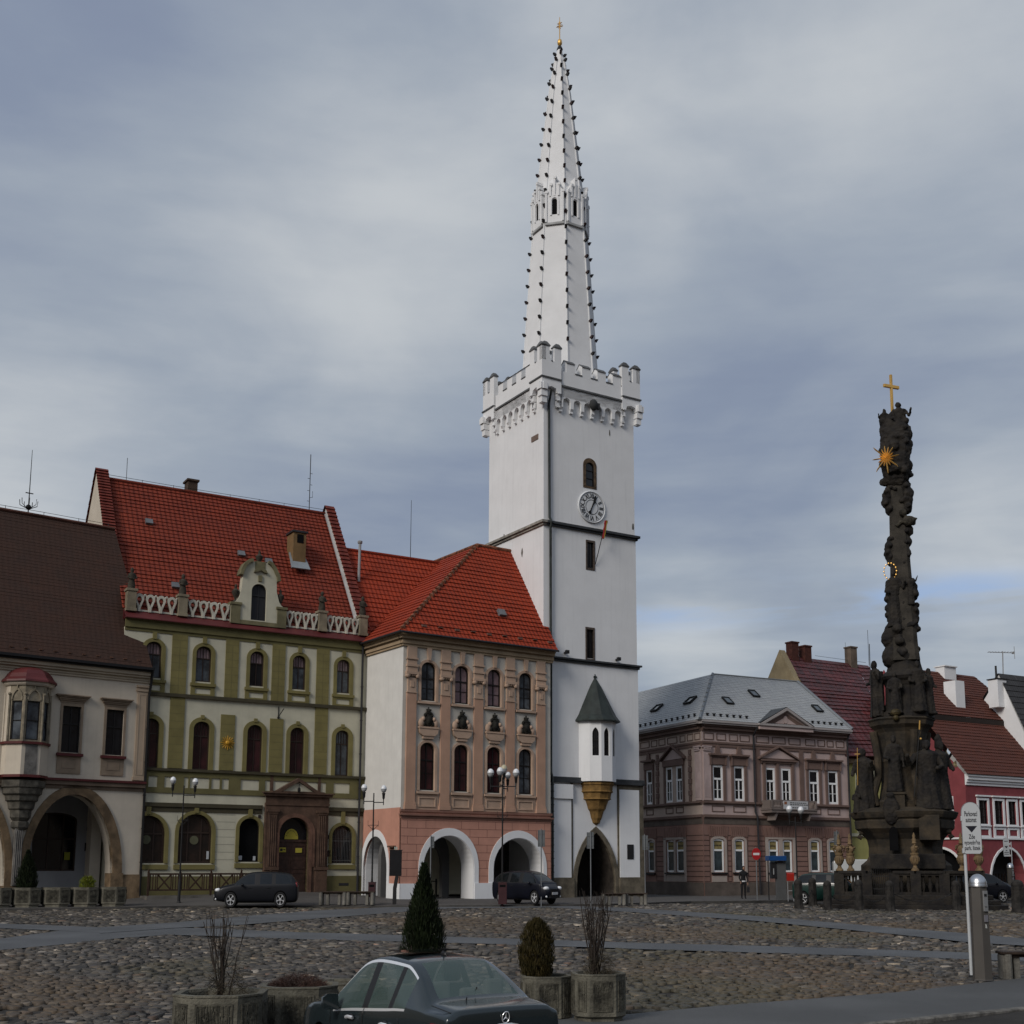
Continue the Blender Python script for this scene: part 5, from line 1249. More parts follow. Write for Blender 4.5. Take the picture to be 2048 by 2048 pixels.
b.mark(); a, c = upl[1][0], upl[2][1]; b.box(a - .16, a, -.07, 0, 5.58, 7.9); b.box(c, c + .16, -.07, 0, 5.58, 7.9); b.box(a - .2, c + .2, -.12, 0, 7.85, 8.2); b.prism([(a - .3, 8.2), (c + .3, 8.2), ((a + c) / 2, 8.95)], -.08, 0); b.prism([(a - .4, 8.2), ((a + c) / 2, 9.02), (c + .4, 8.2), (c + .4, 8.32), ((a + c) / 2, 9.16), (a - .4, 8.32)], -.26, 0)
for k in range(9):
    for x in (-1.35, -5.0): b.box(x - (.05 if k % 2 else 0), x + .25 + (.05 if k % 2 else 0), -.07, 0, 5.6 + k * .35, 5.9 + k * .35)
b.build('window_surround', BRNL, bh)
b = MB(); b.prism([(4.35, 8.30), (7.1, 8.30), (5.73, 8.86)], -.1, -.08); b.M = BLF; b.prism([(upl[1][0] - .1, 8.24), (upl[2][1] + .1, 8.24), ((upl[1][0] + upl[2][1]) / 2, 8.86)], -.1, -.078); b.M = I4
b.box(.05, .80 - .2, -.09, 0, 5.62, 8.62); b.M = BLF; b.box(-.62, 0, -.09, 0, 5.62, 8.62); b.build('pilaster_field', MAUVE, bh)
b = MB()
for FM, us in ((I4, [.1 + .09 * k for k in range(6)]), (BLF, [-.56 + .09 * k for k in range(6)])):
    b.M = FM
    for x in us: b.tube([(x, -.09, 5.8), (x, -.09, 8.4)], .028, 5)
    b.box(us[0] - .06, us[-1] + .06, -.16, 0, 8.55, 8.62); b.box(us[0] - .1, us[-1] + .1, -.18, 0, 8.76, 8.84)
    for k in range(5): b.ball((us[0] + k * .11, -.14, 8.68), .06, 6, 4)
b.build('fluted_pilaster', mat('pinkish_stone', (.45, .36, .35), var=.15), bh)
GLBR = glass_mat('shop_glass', (.020, .024, .028), (.05, .07, .08))
for a, c in up: window(bh, I4, a + .04, c - .04, 5.64, 7.72, 0, .01, FRWHITE, GL, vb=(), hb=(.61,), fw=.12, bw=.10, sub=[((a + c) / 2 - .035, (a + c) / 2 + .035, 5.7, 6.9), (a + .1, c - .1, 6.26, 6.29)])
for a, c in upl: window(bh, BLF, a + .04, c - .04, 5.64, 7.8, 0, .01, FRWHITE, GL, vb=(), hb=(.61,), fw=.12, bw=.10, sub=[((a + c) / 2 - .035, (a + c) / 2 + .035, 5.7, 6.9), (a + .1, c - .1, 6.26, 6.29)])
BLIND = mat('yellow_blind', (.30, .24, .10), var=.25, scale=5)
for FM, L_ in ((I4, gr), (BLF, grl)):
    for a, c in L_:
        w_ = window(bh, FM, a + .04, c - .04, 1.42, 3.36, .14, .01, FRWHITE, GLBR, vb=(), hb=(.66,), fw=.10, bw=.09)
        g = MB(FM); g.box(a + .14, c - .14, .035, .045, 2.76, 3.2); g.box(a + .14, c - .14, .03, .045, 2.70, 2.84); g.build('blind', BLIND, w_)
        g = MB(FM)
        for k in range(5): g.box(a + .18 + k * (c - a - .36) / 5, a + .16 + (k + .8) * (c - a - .36) / 5, .030, .034, 2.93, 3.02)
        g.build('blind_print', BLACKM, w_)
b = MB()
for a, c in gr[:2] + gr[4:]: b.mark(); surround(b, a + .02, c - .02, 1.4, 3.38, .16, .16, p=.03, y=-.04); b.box(a - .1, c + .1, -.075, -.04, .85, 1.2)
b.mark(); b.box(4.56, 6.94, -.07, -.04, 3.38, 3.5); b.box(4.56, 4.80, -.07, -.04, .85, 3.4); b.box(6.70, 6.94, -.07, -.04, .85, 3.4); b.box(5.60, 5.90, -.07, -.04, .85, 3.4)
b.M = BLF; b.mark(); b.box(-4.25, -3.97, -.07, -.04, .85, 3.5); b.box(-2.02, -1.75, -.07, -.04, .85, 3.5); b.box(-3.1, -2.9, -.07, -.04, .85, 3.4); b.box(-4.25, -1.75, -.07, -.04, 3.36, 3.5); b.box(-3.95, -2.05, -.06, -.04, .85, 1.3); surround(b, -6.13, -5.37, 1.4, 3.38, .16, .14, p=.03, y=-.04)
b.build('shop_front_surround', mat('beige_surround', (.40, .34, .30), var=.1), bh)
b = MB()
for a, c in gr[:2] + gr[4:]: b.box(a - .12, c + .12, -.16, -.04, 1.30, 1.38)
b.box(4.7, 6.8, -.16, -.04, 1.30, 1.38); b.M = BLF; b.box(-4.05, -1.95, -.16, -.04, 1.30, 1.38); b.box(-6.25, -5.25, -.16, -.04, 1.26, 1.36); b.build('window_sill', BLACKM, bh)
# pediment over the middle, balcony
b = MB(); b.box(3.95, 8.15, -.62, 0, 10.0, 10.25); b.prism([(3.95, 10.25), (8.15, 10.25), (6.05, 11.32)], -.46, -.2); b.build('gable', MAUVE, bh)
b = MB(); b.prism([(3.82, 10.25), (6.05, 11.42), (8.28, 10.25), (8.0, 10.25), (6.05, 11.24), (4.10, 10.25)], -.70, 1.9); b.box(3.85, 8.25, -.70, -.4, 10.22, 10.34); b.build('gable_cornice', mat('pale_mauve_cornice', (.3, .3, .3)), bh)
b = MB(); b.prism([(4.5, 10.36), (7.6, 10.36), (6.05, 11.1)], -.47, -.46); b.build('tympanum', BRNL, bh)
b = MB(); b.prism([(5.2, 10.42), (5.95, 10.42), (5.85, 10.75)], -.5, -.47); b.prism([(6.15, 10.42), (6.9, 10.42), (6.25, 10.75)], -.5, -.47); b.prism([(6.05 + .16 * cos(k * pi / 6), 10.68 + .24 * sin(k * pi / 6)) for k in range(12)], -.52, -.47); b.build('tympanum_relief', MAUVE, bh)
b = MB(); b.grid([[(3.85, -.66, 10.36), (6.05, -.66, 11.46), (8.25, -.66, 10.36)], [(3.85, 0, 10.36), (6.05, 1.9, 11.46), (8.25, 0, 10.36)]]); b.build('gable_roof', LEAD, bh, recalc=False)
b = MB(); b.box(4.35, 7.9, -1.0, 0, 4.95, 5.12); b.box(4.3, 7.95, -1.05, 0, 5.12, 5.18); b.prism([(4.7, 4.5), (4.95, 4.95), (4.7, 4.95)], -.9, -.0); b.prism([(7.35, 4.5), (7.6, 4.95), (7.35, 4.95)], -.9, 0); b.box(4.35, 7.9, -.98, -.92, 5.62, 5.72); b.box(4.35, 7.9, -1.0, -.9, 5.18, 5.24)
for x in (4.35, 5.1, 7.15, 7.78): b.box(x, x + .12, -1.0, -.88, 5.18, 5.68)
for k in range(5): b.lathe([(.05, 5.2), (.08, 5.3), (.035, 5.42), (.05, 5.62)], 8, c=(4.58 + k * .11, -.94))
b.box(4.35, 4.42, -.92, 0, 5.2, 5.7); b.box(7.83, 7.9, -.92, 0, 5.2, 5.7)
bal = b.build('balcony', mat('balcony_stone', (.20, .165, .15), var=.2), bh)
b = MB(); b.box(5.25, 7.15, -1.04, -1.01, 5.16, 5.66); bn = b.build('banner', mat('white_banner', (.48, .49, .50), var=.08), bal)
b = MB()
for r_, zz in enumerate((5.56, 5.45, 5.27)):
    x = 5.75
    while x < 7.0:
        l = RND.uniform(.06, .16); b.box(x, x + l, -1.045, -1.04, zz - .03, zz + .02); x += l + .04
b.build('banner_print', BLACKM, bn)
b = MB(); b.box(5.3, 5.5, -1.046, -1.04, 5.45, 5.62); b.build('banner_picture', mat('dull_orange', (.3, .12, .06)), bn)
pipe(bh, I4, [(3.82, -.5, 10.1), (3.82, -.12, 9.6), (3.82, -.12, 5.0), (3.90, -.2, 4.7), (3.98, -.2, .1)], .06)
pipe(bh, I4, [(11.36, -.35, 10.1), (11.36, -.14, 9.7), (11.36, -.14, .2)], .06)
# roof
b = MB(); E0 = Vector((-.45, -.5, 10.36)); Pk = Vector((3.95, 4.0, 14.0))
roof(b, E0, (11.5, -.5, 10.36), Pk, (11.0, 4.0, 14.0), 26, th=.012, jit=.003, vrow=.35)
d2 = Vector((BLF[0][0], BLF[1][0], 0)) * -1
roof(b, E0 + d2 * 16, E0, Pk + d2 * 16, Pk, 22, th=.012, jit=.003, vrow=.35)
b.face([(11.5, -.5, 10.3), (11.0, 4, 14), (11.5, 9, 10.3)], uv=[(0, 0), (1, 0), (1, 1)])
b.face([tuple(Pk), (11, 4, 14), (11, 9, 10.3), (4, 9, 10.3)], uv=[(0, 0), (8, 0), (8, 6), (0, 6)])
b.build('roof', T_SLATE, bh, recalc=False)
b = MB(); b.tube([E0 + Vector((0, 0, .03)), Pk + Vector((0, 0, .03))], .09, 6); b.tube([(11.5, -.5, 10.4), (11.0, 4.0, 14.04)], .10, 6); b.build('hip_flashing', mat('blue_grey_zinc', (.17, .19, .21), rough=.5, var=.15), bh)
b = MB(); b.tube([Pk, (11, 4, 14.03)], .06, 5)
for k in range(9): p = E0.lerp(Pk, .12 + k * .1); b.box(p.x - .05, p.x + .05, p.y - .05, p.y + .05, p.z, p.z + .16)
b.build('ridge_flashing', mat('slate_ridge', (.22, .23, .23), var=.2), bh)
b = MB()
for k in range(7): u = .3 + k * .49; b.box(u, u + .12, -.2, -.12, 10.6, 10.78); b.box(u - .05, u + .17, -.22, -.12, 10.76, 10.80)
for k in range(6): u = 8.45 + k * .48; b.box(u, u + .12, -.2, -.12, 10.6, 10.78); b.box(u - .05, u + .17, -.22, -.12, 10.76, 10.80)
b.M = BLF
for k in range(14): u = -.5 - k * .62; b.box(u, u + .12, -.2, -.12, 10.6, 10.78); b.box(u - .05, u + .17, -.22, -.12, 10.76, 10.80)
b.build('snow_guard', BLACKM, bh)
for u, z in ((2.75, 11.6), (5.55, 12.35), (9.9, 11.55)):
    y = -.5 + (z - 10.36) * 4.5 / 3.64
    s = MB()
    def P(a, c, o): l = hypot(4.5, 3.64); return (u + a, y + c * 4.5 / l - o * 3.64 / l, z + c * 3.64 / l + o * 4.5 / l)
    for a0, a1, c0, c1 in ((0, .05, 0, .75), (.50, .55, 0, .75), (0, .55, 0, .06), (0, .55, .69, .75)): s.grid([[P(a0, c0, .02), P(a1, c0, .02), P(a1, c1, .02), P(a0, c1, .02)], [P(a0, c0, .14), P(a1, c0, .14), P(a1, c1, .14), P(a0, c1, .14)]], closed=True, cap=True)
    sk = s.build('skylight', BLACKM, bh); s = MB(); s.face([P(.05, .06, .1), P(.5, .06, .1), P(.5, .69, .1), P(.05, .69, .1)]); s.build('pane', mat('skylight_glass', (.10, .12, .13), rough=.08, var=.3, spec=.6), sk)
for u, z in ((-3.6, 11.75), (-7.4, 11.7)):
    s = MB(BLF); nn = Vector((0, 1, 0))
    def Q(a, c, o): l = hypot(4.4, 3.64); return (u + a, -.5 + (z - 10.36) * 4.4 / 3.64 + c * 4.4 / l - o * 3.64 / l, z + c * 3.64 / l + o * 4.4 / l)
    for a0, a1, c0, c1 in ((0, .07, 0, .7), (.73, .8, 0, .7), (0, .8, 0, .06), (0, .8, .64, .7)): s.grid([[Q(a0, c0, .0), Q(a1, c0, .0), Q(a1, c1, .0), Q(a0, c1, .0)], [Q(a0, c0, .16), Q(a1, c0, .16), Q(a1, c1, .16), Q(a0, c1, .16)]], closed=True, cap=True)
    sk = s.build('skylight', BLACKM, bh); s = MB(BLF); s.face([Q(.07, .06, .1), Q(.73, .06, .1), Q(.73, .64, .1), Q(.07, .64, .1)]); s.build('pane', MATS['skylight_glass'], sk)

# ================================================================== houses behind the column
YA = radians(58)
yo = at_depth(1697, 1738, 78.4)
yh = empty('yellow_house', (yo.x, yo.y, 0), pi / 2 - YA, 'yellow-green house with a steep dark red roof, half hidden by the column', 'house')
YW = 7.2
YG = mat('yellow_green_plaster', (.36, .35, .13), var=.12, streak=True, stain=.2)
holes = [arch(1.4, 2.2, 5.6, 7.4, 0), arch(4.6, 5.4, 5.6, 7.4, 0), arch(2.3, 3.7, .2, 2.9, 0)]
b = MB(); wall(b, 0, YW, 0, 8.6, holes, rev=.2); b.face([(YW, 0, 0), (YW, 8, 0), (YW, 8, 8.6), (YW, 0, 8.6)]); b.build('wall', YG, yh, recalc=False)
b = MB(); b.box(.9, 1.15, -.08, 0, 3.9, 8.2); b.box(2.45, 2.7, -.08, 0, 3.9, 8.2); b.box(4.1, 4.3, -.08, 0, 3.9, 8.2); b.box(0, YW, -.10, 0, 3.65, 3.85); b.box(1.3, 2.3, -.06, 0, 7.4, 7.65); b.build('pilaster', mat('pale_cream_trim', (.52, .52, .38), var=.08), yh)
b = MB(); b.box(0, YW, -.20, 0, 8.3, 8.6); b.build('cornice', mat('brown_cornice', (.14, .10, .06), var=.2), yh)
window(yh, I4, 1.4, 2.2, 5.6, 7.4, 0, .1, FRWHITE, GL); window(yh, I4, 4.6, 5.4, 5.6, 7.4, 0, .1, FRWHITE, GL)
d = MB(); d.box(2.3, 3.7, .15, .2, .2, 2.9); d.build('shop_door', GLBLACK, yh)
b = MB(); b.box(2.1, 3.9, -.25, 0, 2.9, 3.05); b.build('awning_shelf', mat('cream_shelf', (.4, .38, .26)), yh)
s = MB(); s.box(2.2, 3.75, -.08, -.02, 3.15, 3.62); sg = s.build('shop_sign', mat('orange_beige_board', (.36, .22, .12), var=.1), yh)
s = MB()
for zz in (3.45, 3.28):
    x = 2.4
    while x < 3.5: l = RND.uniform(.08, .2); s.box(x, x + l, -.085, -.08, zz - .04, zz + .04); x += l + .05
s.build('lettering', mat('brown_letter', (.12, .06, .04)), sg)
b = MB(); zr = 16.1
roof(b, (-.3, -.35, 8.7), (YW - 2.4, -.35, 8.9), (.2, 5.3, zr), (YW - .2, 5.3, zr), 26, th=.05, jit=.03, vrow=.3)
roof(b, (YW - 2.4, -.35, 8.9), (YW + .2, -.35, 9.9), (YW - .2, 5.3, zr), (YW + 1, 5.3, zr), 22, th=.05, jit=.03, vrow=.3)
b.face([(.2, 5.3, zr), (YW + 1, 5.3, zr), (YW, 11, 8.6), (0, 11, 8.6)], uv=[(0, 0), (8, 0), (8, 8), (0, 8)])
b.build('roof', T_DARKRED, yh, recalc=False)
b = MB(); b.grid([[(-.35, .0, 8.0), (-.35, 5.3, zr + .35), (-.35, 11, 8.0)], [(.15, .0, 8.0), (.15, 5.3, zr + .35), (.15, 11, 8.0)]], closed=True, cap=True); b.face([(-.3, 0, 0), (-.3, 10, 0), (-.3, 10, 8.3), (-.3, 0, 8.3)]); b.build('gable_wall', mat('ochre_beige_gable', (.34, .27, .16), var=.2), yh)
RB = mat('red_brick_chimney', (.10, .034, .024), var=.3, scale=5)
for x, h in ((.55, .9), (1.75, .75), (6.2, 1.1)):
    b = MB(); b.box(x, x + .62, 5.0, 5.6, zr - .4, zr + h); b.box(x - .05, x + .67, 4.95, 5.65, zr + h, zr + h + .1); b.build('chimney', RB if x < 3 else mat('grey_brick_chimney', (.17, .13, .10), var=.3), yh)
b = MB(); b.tube([(3, 5.3, zr + .25), (8, 5.3, zr + .2)], .012, 4); b.tube([(6.0, 5.3, zr), (6.0, 5.3, zr + 1.5)], .014, 4); b.tube([(8.2, 5.2, zr), (8.2, 5.2, zr + 2.6)], .02, 4); b.build('lightning_conductor', BLACKM, yh)

# crimson house with a white-framed arcade
RA = radians(58); ro = at_depth(1939.6, 1738, 77.5)
rh = empty('crimson_house', (ro.x, ro.y, 0), pi / 2 - RA, 'crimson house with white window frames, tiled saddle roof and white-rimmed arcade arches', 'house')
RM = frame((ro.x, ro.y), RA)
CRIM = mat('crimson_plaster', (.245, .058, .066), var=.14, streak=True, stain=.25)
def ru(px, py, d=0): return on_plane(RM, px, py, d)
RWW = 11.0
rw = []
for x0, x1 in ((1372, 1432), (1480, 1538), (1575, 1628)):
    a, _ = ru(1560 + x0 / 3.451, 1280 + 1190 / 3.451); c, _ = ru(1560 + x1 / 3.451, 1280 + 1190 / 3.451); rw.append((a, c))
rw += [(rw[2][0] + 1.35, rw[2][1] + 1.35), (rw[2][0] + 3.0, rw[2][1] + 3.0)]
zt = ru(1560 + 1500 / 3.451, 1280 + 1110 / 3.451)[1]; zb = ru(1560 + 1500 / 3.451, 1280 + 1272 / 3.451)[1]
zl = ru(1560 + 1500 / 3.451, 1280 + 1370 / 3.451)[1]; zc0 = ru(1960, 1280 + 1005 / 3.451)[1]; zc1 = ru(1960, 1280 + 935 / 3.451)[1]
aL = ru(1560 + 1448 / 3.451, 1725)[0]; aR = ru(1560 + 1690 / 3.451, 1725)[0]; zA = ru(1560 + 1550 / 3.451, 1280 + 1440 / 3.451)[1]
b = MB(); wall(b, 0, RWW, zl, zc0 + .3, [arch(a, c, zb, zt, 0) for a, c in rw], rev=.15)
wall(b, 0, RWW, 0, zl, [arch(aL, aR, 0, zA, (aR - aL) * .62), arch(aR + .9, aR + .9 + (aR - aL), 0, zA, (aR - aL) * .62)], y=-.02, rev=.8)
b.build('wall', CRIM, rh, recalc=False)
b = MB(); surround(b, aL, aR, 0, zA, (aR - aL) * .62, .14, p=.07, y=-.02); surround(b, aR + .9, aR + .9 + (aR - aL), 0, zA, (aR - aL) * .62, .14, p=.07, y=-.02)
for a, c in rw:
    b.ring([(a - .16, zb - .1), (a - .16, zt + .14), (c + .16, zt + .14), (c + .16, zb - .1), (a - .16, zb - .1)], [(a, zb), (a, zt), (c, zt), (c, zb), (a, zb)], -.06, 0); b.box(a - .24, c + .24, -.14, 0, zt + .22, zt + .32); b.box(a - .2, c + .2, -.12, 0, zb - .16, zb - .08)
    b.ring([(a - .2, zl), (a - .2, zb - .2), (c + .2, zb - .2), (c + .2, zl), (a - .2, zl)], [(a + .0, zl + .18), (a, zb - .34), (c, zb - .34), (c, zl + .18), (a, zl + .18)], -.05, 0)
b.box(0, RWW, -.10, 0, zl - .06, zl + .05); cornice(b, 0, RWW, zc0, [(.18, .08), (.16, .16), (.2, .26), (zc1 - zc0 - .5, .34)], r0=False)
b.build('white_trim', WHITE2, rh)
for a, c in rw: window(rh, I4, a, c, zb, zt, 0, .08, FRDARK, GL, vb=(.5,), hb=(.66, .33), fw=.05, bw=.03)
b = MB(); b.face([(0, .8, zl), (RWW, .8, zl), (RWW, 3, zl), (0, 3, zl)]); b.face([(0, 3, 0), (RWW, 3, 0), (RWW, 3, zl), (0, 3, zl)]); b.build('arcade_interior', mat('grey_arcade', (.16, .16, .17), var=.2), rh, recalc=False)
b = MB()
for k in range(12): b.box(aL + .1 + k * (aR - aL) / 12, aL + .16 + k * (aR - aL) / 12, 1.0, 1.05, .2, 1.3)
b.build('arcade_gate', WOODD, rh)
# gable-end wall towards the square
_rg = frame((ro.x, ro.y), radians(150)); RG = RM.inverted() @ _rg
def rg(px, py): return on_plane(_rg, px, py)
b = MB(RG)
gl = [(rg(1560 + 1150 / 3.451, 1700)[0], rg(1560 + 1203 / 3.451, 1700)[0])]
a0, zA2 = rg(1560 + 1130 / 3.451, 1280 + 1440 / 3.451)
a1 = rg(1560 + 1252 / 3.451, 1740)[0]
gzt = rg(1560 + 1180 / 3.451, 1280 + 1095 / 3.451)[1]; gzb = rg(1560 + 1180 / 3.451, 1280 + 1275 / 3.451)[1]
ridge_z = rg(1861 + 0, 1345)[1]
wall(b, -14, 0, 0, zc0 + .3, [arch(gl[0][0], gl[0][1], gzb, gzt, 0), arch(a1 - 3.4, a1, 0, zA2, 1.3)], rev=.5)
# raking top of the gable
RRY, RRZ = 6.6, 0
b.build('gable_wall', CRIM, rh, recalc=False)
b = MB(RG); b.ring([(gl[0][0] - .15, gzb - .1), (gl[0][0] - .15, gzt + .15), (gl[0][1] + .15, gzt + .15), (gl[0][1] + .15, gzb - .1), (gl[0][0] - .15, gzb - .1)], [(gl[0][0], gzb), (gl[0][0], gzt), (gl[0][1], gzt), (gl[0][1], gzb), (gl[0][0], gzb)], -.06, 0); b.box(-14, 0, -.1, 0, zl - .06, zl + .05); surround(b, a1 - 3.4, a1, 0, zA2, 1.3, .14, p=.07); b.build('gable_trim', WHITE2, rh)
window(rh, RG, gl[0][0], gl[0][1], gzb, gzt, 0, .08, FRDARK, GL)
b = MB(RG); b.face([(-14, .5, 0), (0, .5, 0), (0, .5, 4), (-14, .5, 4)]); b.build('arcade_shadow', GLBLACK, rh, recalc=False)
b = MB(RG); pts = [(-1.35 + .16 * cos(k) * RND.uniform(.4, 1.2), 8.6 + .75 * sin(k) * RND.uniform(.5, 1)) for k in [i * pi / 7 for i in range(14)]]; b.prism(pts, -.012, .0); b.prism([(-.7 + .2 * cos(i * pi / 5) * RND.uniform(.4, 1.1), 8.2 + .3 * sin(i * pi / 5) * RND.uniform(.4, 1)) for i in range(10)], -.012, 0); b.build('peeled_plaster_patch', mat('peeled_plaster', (.32, .27, .15), var=.5, scale=8), rh)
# roof: saddle with a step half way; seen from the gable side
zE = zc1 + .02
def rp(px, py, d): u, z = ru(px, py, d); return u, z
rl = rp(1845, 1340, 6.5); rr = rp(1948, 1349.5, 6.5)
ZR = rl[1]
zbk = zE + (ZR - zE) * .50; ybk = -.4 + 6.9 * .50
b = MB()
ul = rp(1845, 1436, ybk)[0]; ul2 = rp(1845, 1345, 6.5)[0]
roof(b, (-.3, -.4, zE), (RWW, -.4, zE), (ul, ybk, zbk), (RWW, ybk, zbk), 17, th=.04, vrow=.3)
roof(b, (ul, ybk - .1, zbk + .25), (RWW, ybk - .1, zbk + .25), (ul2, 6.5, ZR), (rr[0], 6.5, ZR), 18, th=.04, vrow=.3)
b.face([(ul2, 6.5, ZR), (rr[0], 6.5, ZR), (RWW, 12, zE), (ul2, 12, zE)], uv=[(0, 0), (9, 0), (9, 9), (0, 9)])
b.build('roof', T_RUST, rh, recalc=False)
b = MB(); b.box(ul, RWW, ybk - .16, ybk + .2, zbk - .12, zbk + .22); b.build('roof_step', mat('dark_step_board', (.03, .022, .018), var=.2), rh)
b = MB(RG); b.face([(0, .02, zc0), (0, .02, zE), (-ybk - 1, .02, zbk), (-6.5, .02, ZR - .3), (-12.5, .02, zE), (-14, .02, zc0)]); b.build('gable_head', CRIM, rh, recalc=False)
cx0, cz0 = rp(1560 + 1170 / 3.451, 1280 + 480 / 3.451, ybk + 1.2); cx1, cz1 = rp(1560 + 1160 / 3.451, 1280 + 285 / 3.451, ybk + 1.2); cw = rp(1560 + 1222 / 3.451, 1280 + 300 / 3.451, ybk + 1.2)[0]
b = MB(); b.box(cx1, cw, ybk + .6, ybk + 1.6, cz0 - .6, cz1); c_ = b.build('chimney', WHITE2, rh)
cx2, cz2 = rp(1560 + 1115 / 3.451, 1280 + 275 / 3.451, 6.2); cx3, cz3 = rp(1560 + 1190 / 3.451, 1280 + 195 / 3.451, 6.2)
b = MB(); b.box(cx2, cx3, 5.9, 6.7, cz2 - .5, cz3); b.box(cx2 - .06, cx3 + .06, 5.8, 6.8, cz3, cz3 + .08); b.build('chimney', WHITE2, rh)
# white house beyond
wo = at_depth(2030, 1738, 84)
wh = empty('white_house', (wo.x, wo.y, 0), pi / 2 - RA, 'white-gabled house with a black slate roof at the far right', 'house')
WM = frame((wo.x, wo.y), RA)
_g = frame((wo.x, wo.y), radians(150)); WG = WM.inverted() @ _g
pts = [on_plane(_g, 1560 + x / 3.451, 1280 + y / 3.451) for x, y in ((1684, 560), (1684, 400), (1505, 245), (1440, 285), (1400, 290))]
apx, apz = on_plane(_g, 1560 + 1510 / 3.451, 1280 + 240 / 3.451)
b = MB(WG); b.prism([(2, 0), (2, apz - 5.6), (apx, apz), (apx - 6, apz - 7), (apx - 6, 0)], 0, 8); b.build('wall', WHITE2, wh)
b = MB(WG); roof(b, (2.4, 8.2, apz - 5.9), (2.4, -.1, apz - 5.9), (apx, 8.2, apz + .1), (apx, -.1, apz + .1), 14, th=.04); roof(b, (apx - 6.3, -.1, apz - 7.1), (apx - 6.3, 8.2, apz - 7.1), (apx, -.1, apz + .1), (apx, 8.2, apz + .1), 14, th=.04); b.build('roof', T_BLACK, wh, recalc=False)
c0 = on_plane(_g, 1560 + 1440 / 3.451, 1280 + 390 / 3.451, -.6); c1 = on_plane(_g, 1560 + 1500 / 3.451, 1280 + 268 / 3.451, -.6)
b = MB(WG); b.box(min(c0[0], c1[0]), max(c0[0], c1[0]), -.6, .3, c0[1] - .8, c1[1]); b.build('chimney', WHITE2, wh)
b = MB(WG); b.tube([((c0[0] + c1[0]) / 2, -.2, c1[1]), ((c0[0] + c1[0]) / 2, -.2, c1[1] + 1.0)], .07, 6); b.box(min(c0[0], c1[0]) - .06, max(c0[0], c1[0]) + .06, -.66, .36, c1[1], c1[1] + .07); b.build('chimney_cap', BLACKM, wh)
ap = at_depth(1560 + 1537 / 3.451, 1280 + 230 / 3.451, 86)
t1 = at_depth(1560 + 1537 / 3.451, 1280 + 78 / 3.451, 86)
b = MB(); b.tube([ap - Vector((0, 0, 1)), t1], .04, 5); b.tube([t1 + Vector((-1.05, 0, -.05)), t1 + Vector((.85, 0, -.12))], .025, 4)
for k in range(9): x = -1.0 + k * .22; b.tube([t1 + Vector((x, -.25, -.06)), t1 + Vector((x, .25, -.06))], .014, 4)
b.tube([t1 + Vector((.83, 0, .35)), t1 + Vector((.83, 0, -.55))], .02, 4); b.tube([t1 + Vector((.75, 0, -.1)), t1 + Vector((.75, .1, -.1))], .1, 5)
tag(b.build('tv_aerial', mat('pale_aluminium', (.3, .3, .3), rough=.5)), 'television aerial with a long boom on the roof by the white gable', 'aerial')
# ================================================================== ground, paths, pavements
def sheet(name, polys, m, dz=0.0, kind='structure', zf=None, sub=None):
    b = MB()
    for poly in polys: b.face([(p[0], p[1], (zf(p) if zf else gz_(p[1])) + dz) for p in poly])
    o = b.build(name, m, recalc=False); o['kind'] = kind; return o


def asphalt_mat(name, c, sp=.0):
    m = bpy.data.materials.new(name); m.use_nodes = True; t = NT(m.node_tree); p = m.node_tree.nodes['Principled BSDF']
    tcn = t.n('ShaderNodeTexCoord')
    a = t.n('ShaderNodeTexNoise'); a.inputs['Scale'].default_value = .5; a.inputs['Detail'].default_value = 8; t.l(tcn.outputs['Object'], a.inputs['Vector'])
    c_ = t.n('ShaderNodeTexNoise'); c_.inputs['Scale'].default_value = 30; c_.inputs['Detail'].default_value = 5; t.l(tcn.outputs['Object'], c_.inputs['Vector'])
    f = t.math('MINIMUM', t.math('MAXIMUM', t.math('MULTIPLY', t.math('SUBTRACT', a.outputs[0], .4), 4), 0), 1)
    x = t.mix(f, tuple(v * .72 for v in c), c); x = t.mix(t.math('MULTIPLY', c_.outputs[0], .5), x, tuple(v * .5 for v in c))
    t.l(x, p.inputs['Base Color']); p.inputs['Roughness'].default_value = .8; p.inputs['Specular IOR Level'].default_value = .3
    bn = t.n('ShaderNodeBump'); bn.inputs['Strength'].default_value = .5; bn.inputs['Distance'].default_value = .01; t.l(c_.outputs[0], bn.inputs['Height']); t.l(bn.outputs[0], p.inputs['Normal'])
    return m


EARTH = mat('dark_earth_between_stones', (.040, .035, .029), var=.35, scale=.8, bump=.6, bscale=20)
# one sheet to the horizon, following the dip of the square
ys = [-60, -10, 5, 14, 16, 19, 22, 26, 32, 42, 54, 120, 400, 1500]; xs = [-1500, -300, -60, -25, 0, 25, 60, 300, 1500]
b = MB(); b.grid([[(x, y, (gz_(y) - .03 if y < 60 else -.03) - (.14 if y < 15 else (.10 if y < 18 else 0))) for x in xs] for y in ys]); o = b.build('ground', EARTH, recalc=False); o['kind'] = 'structure'

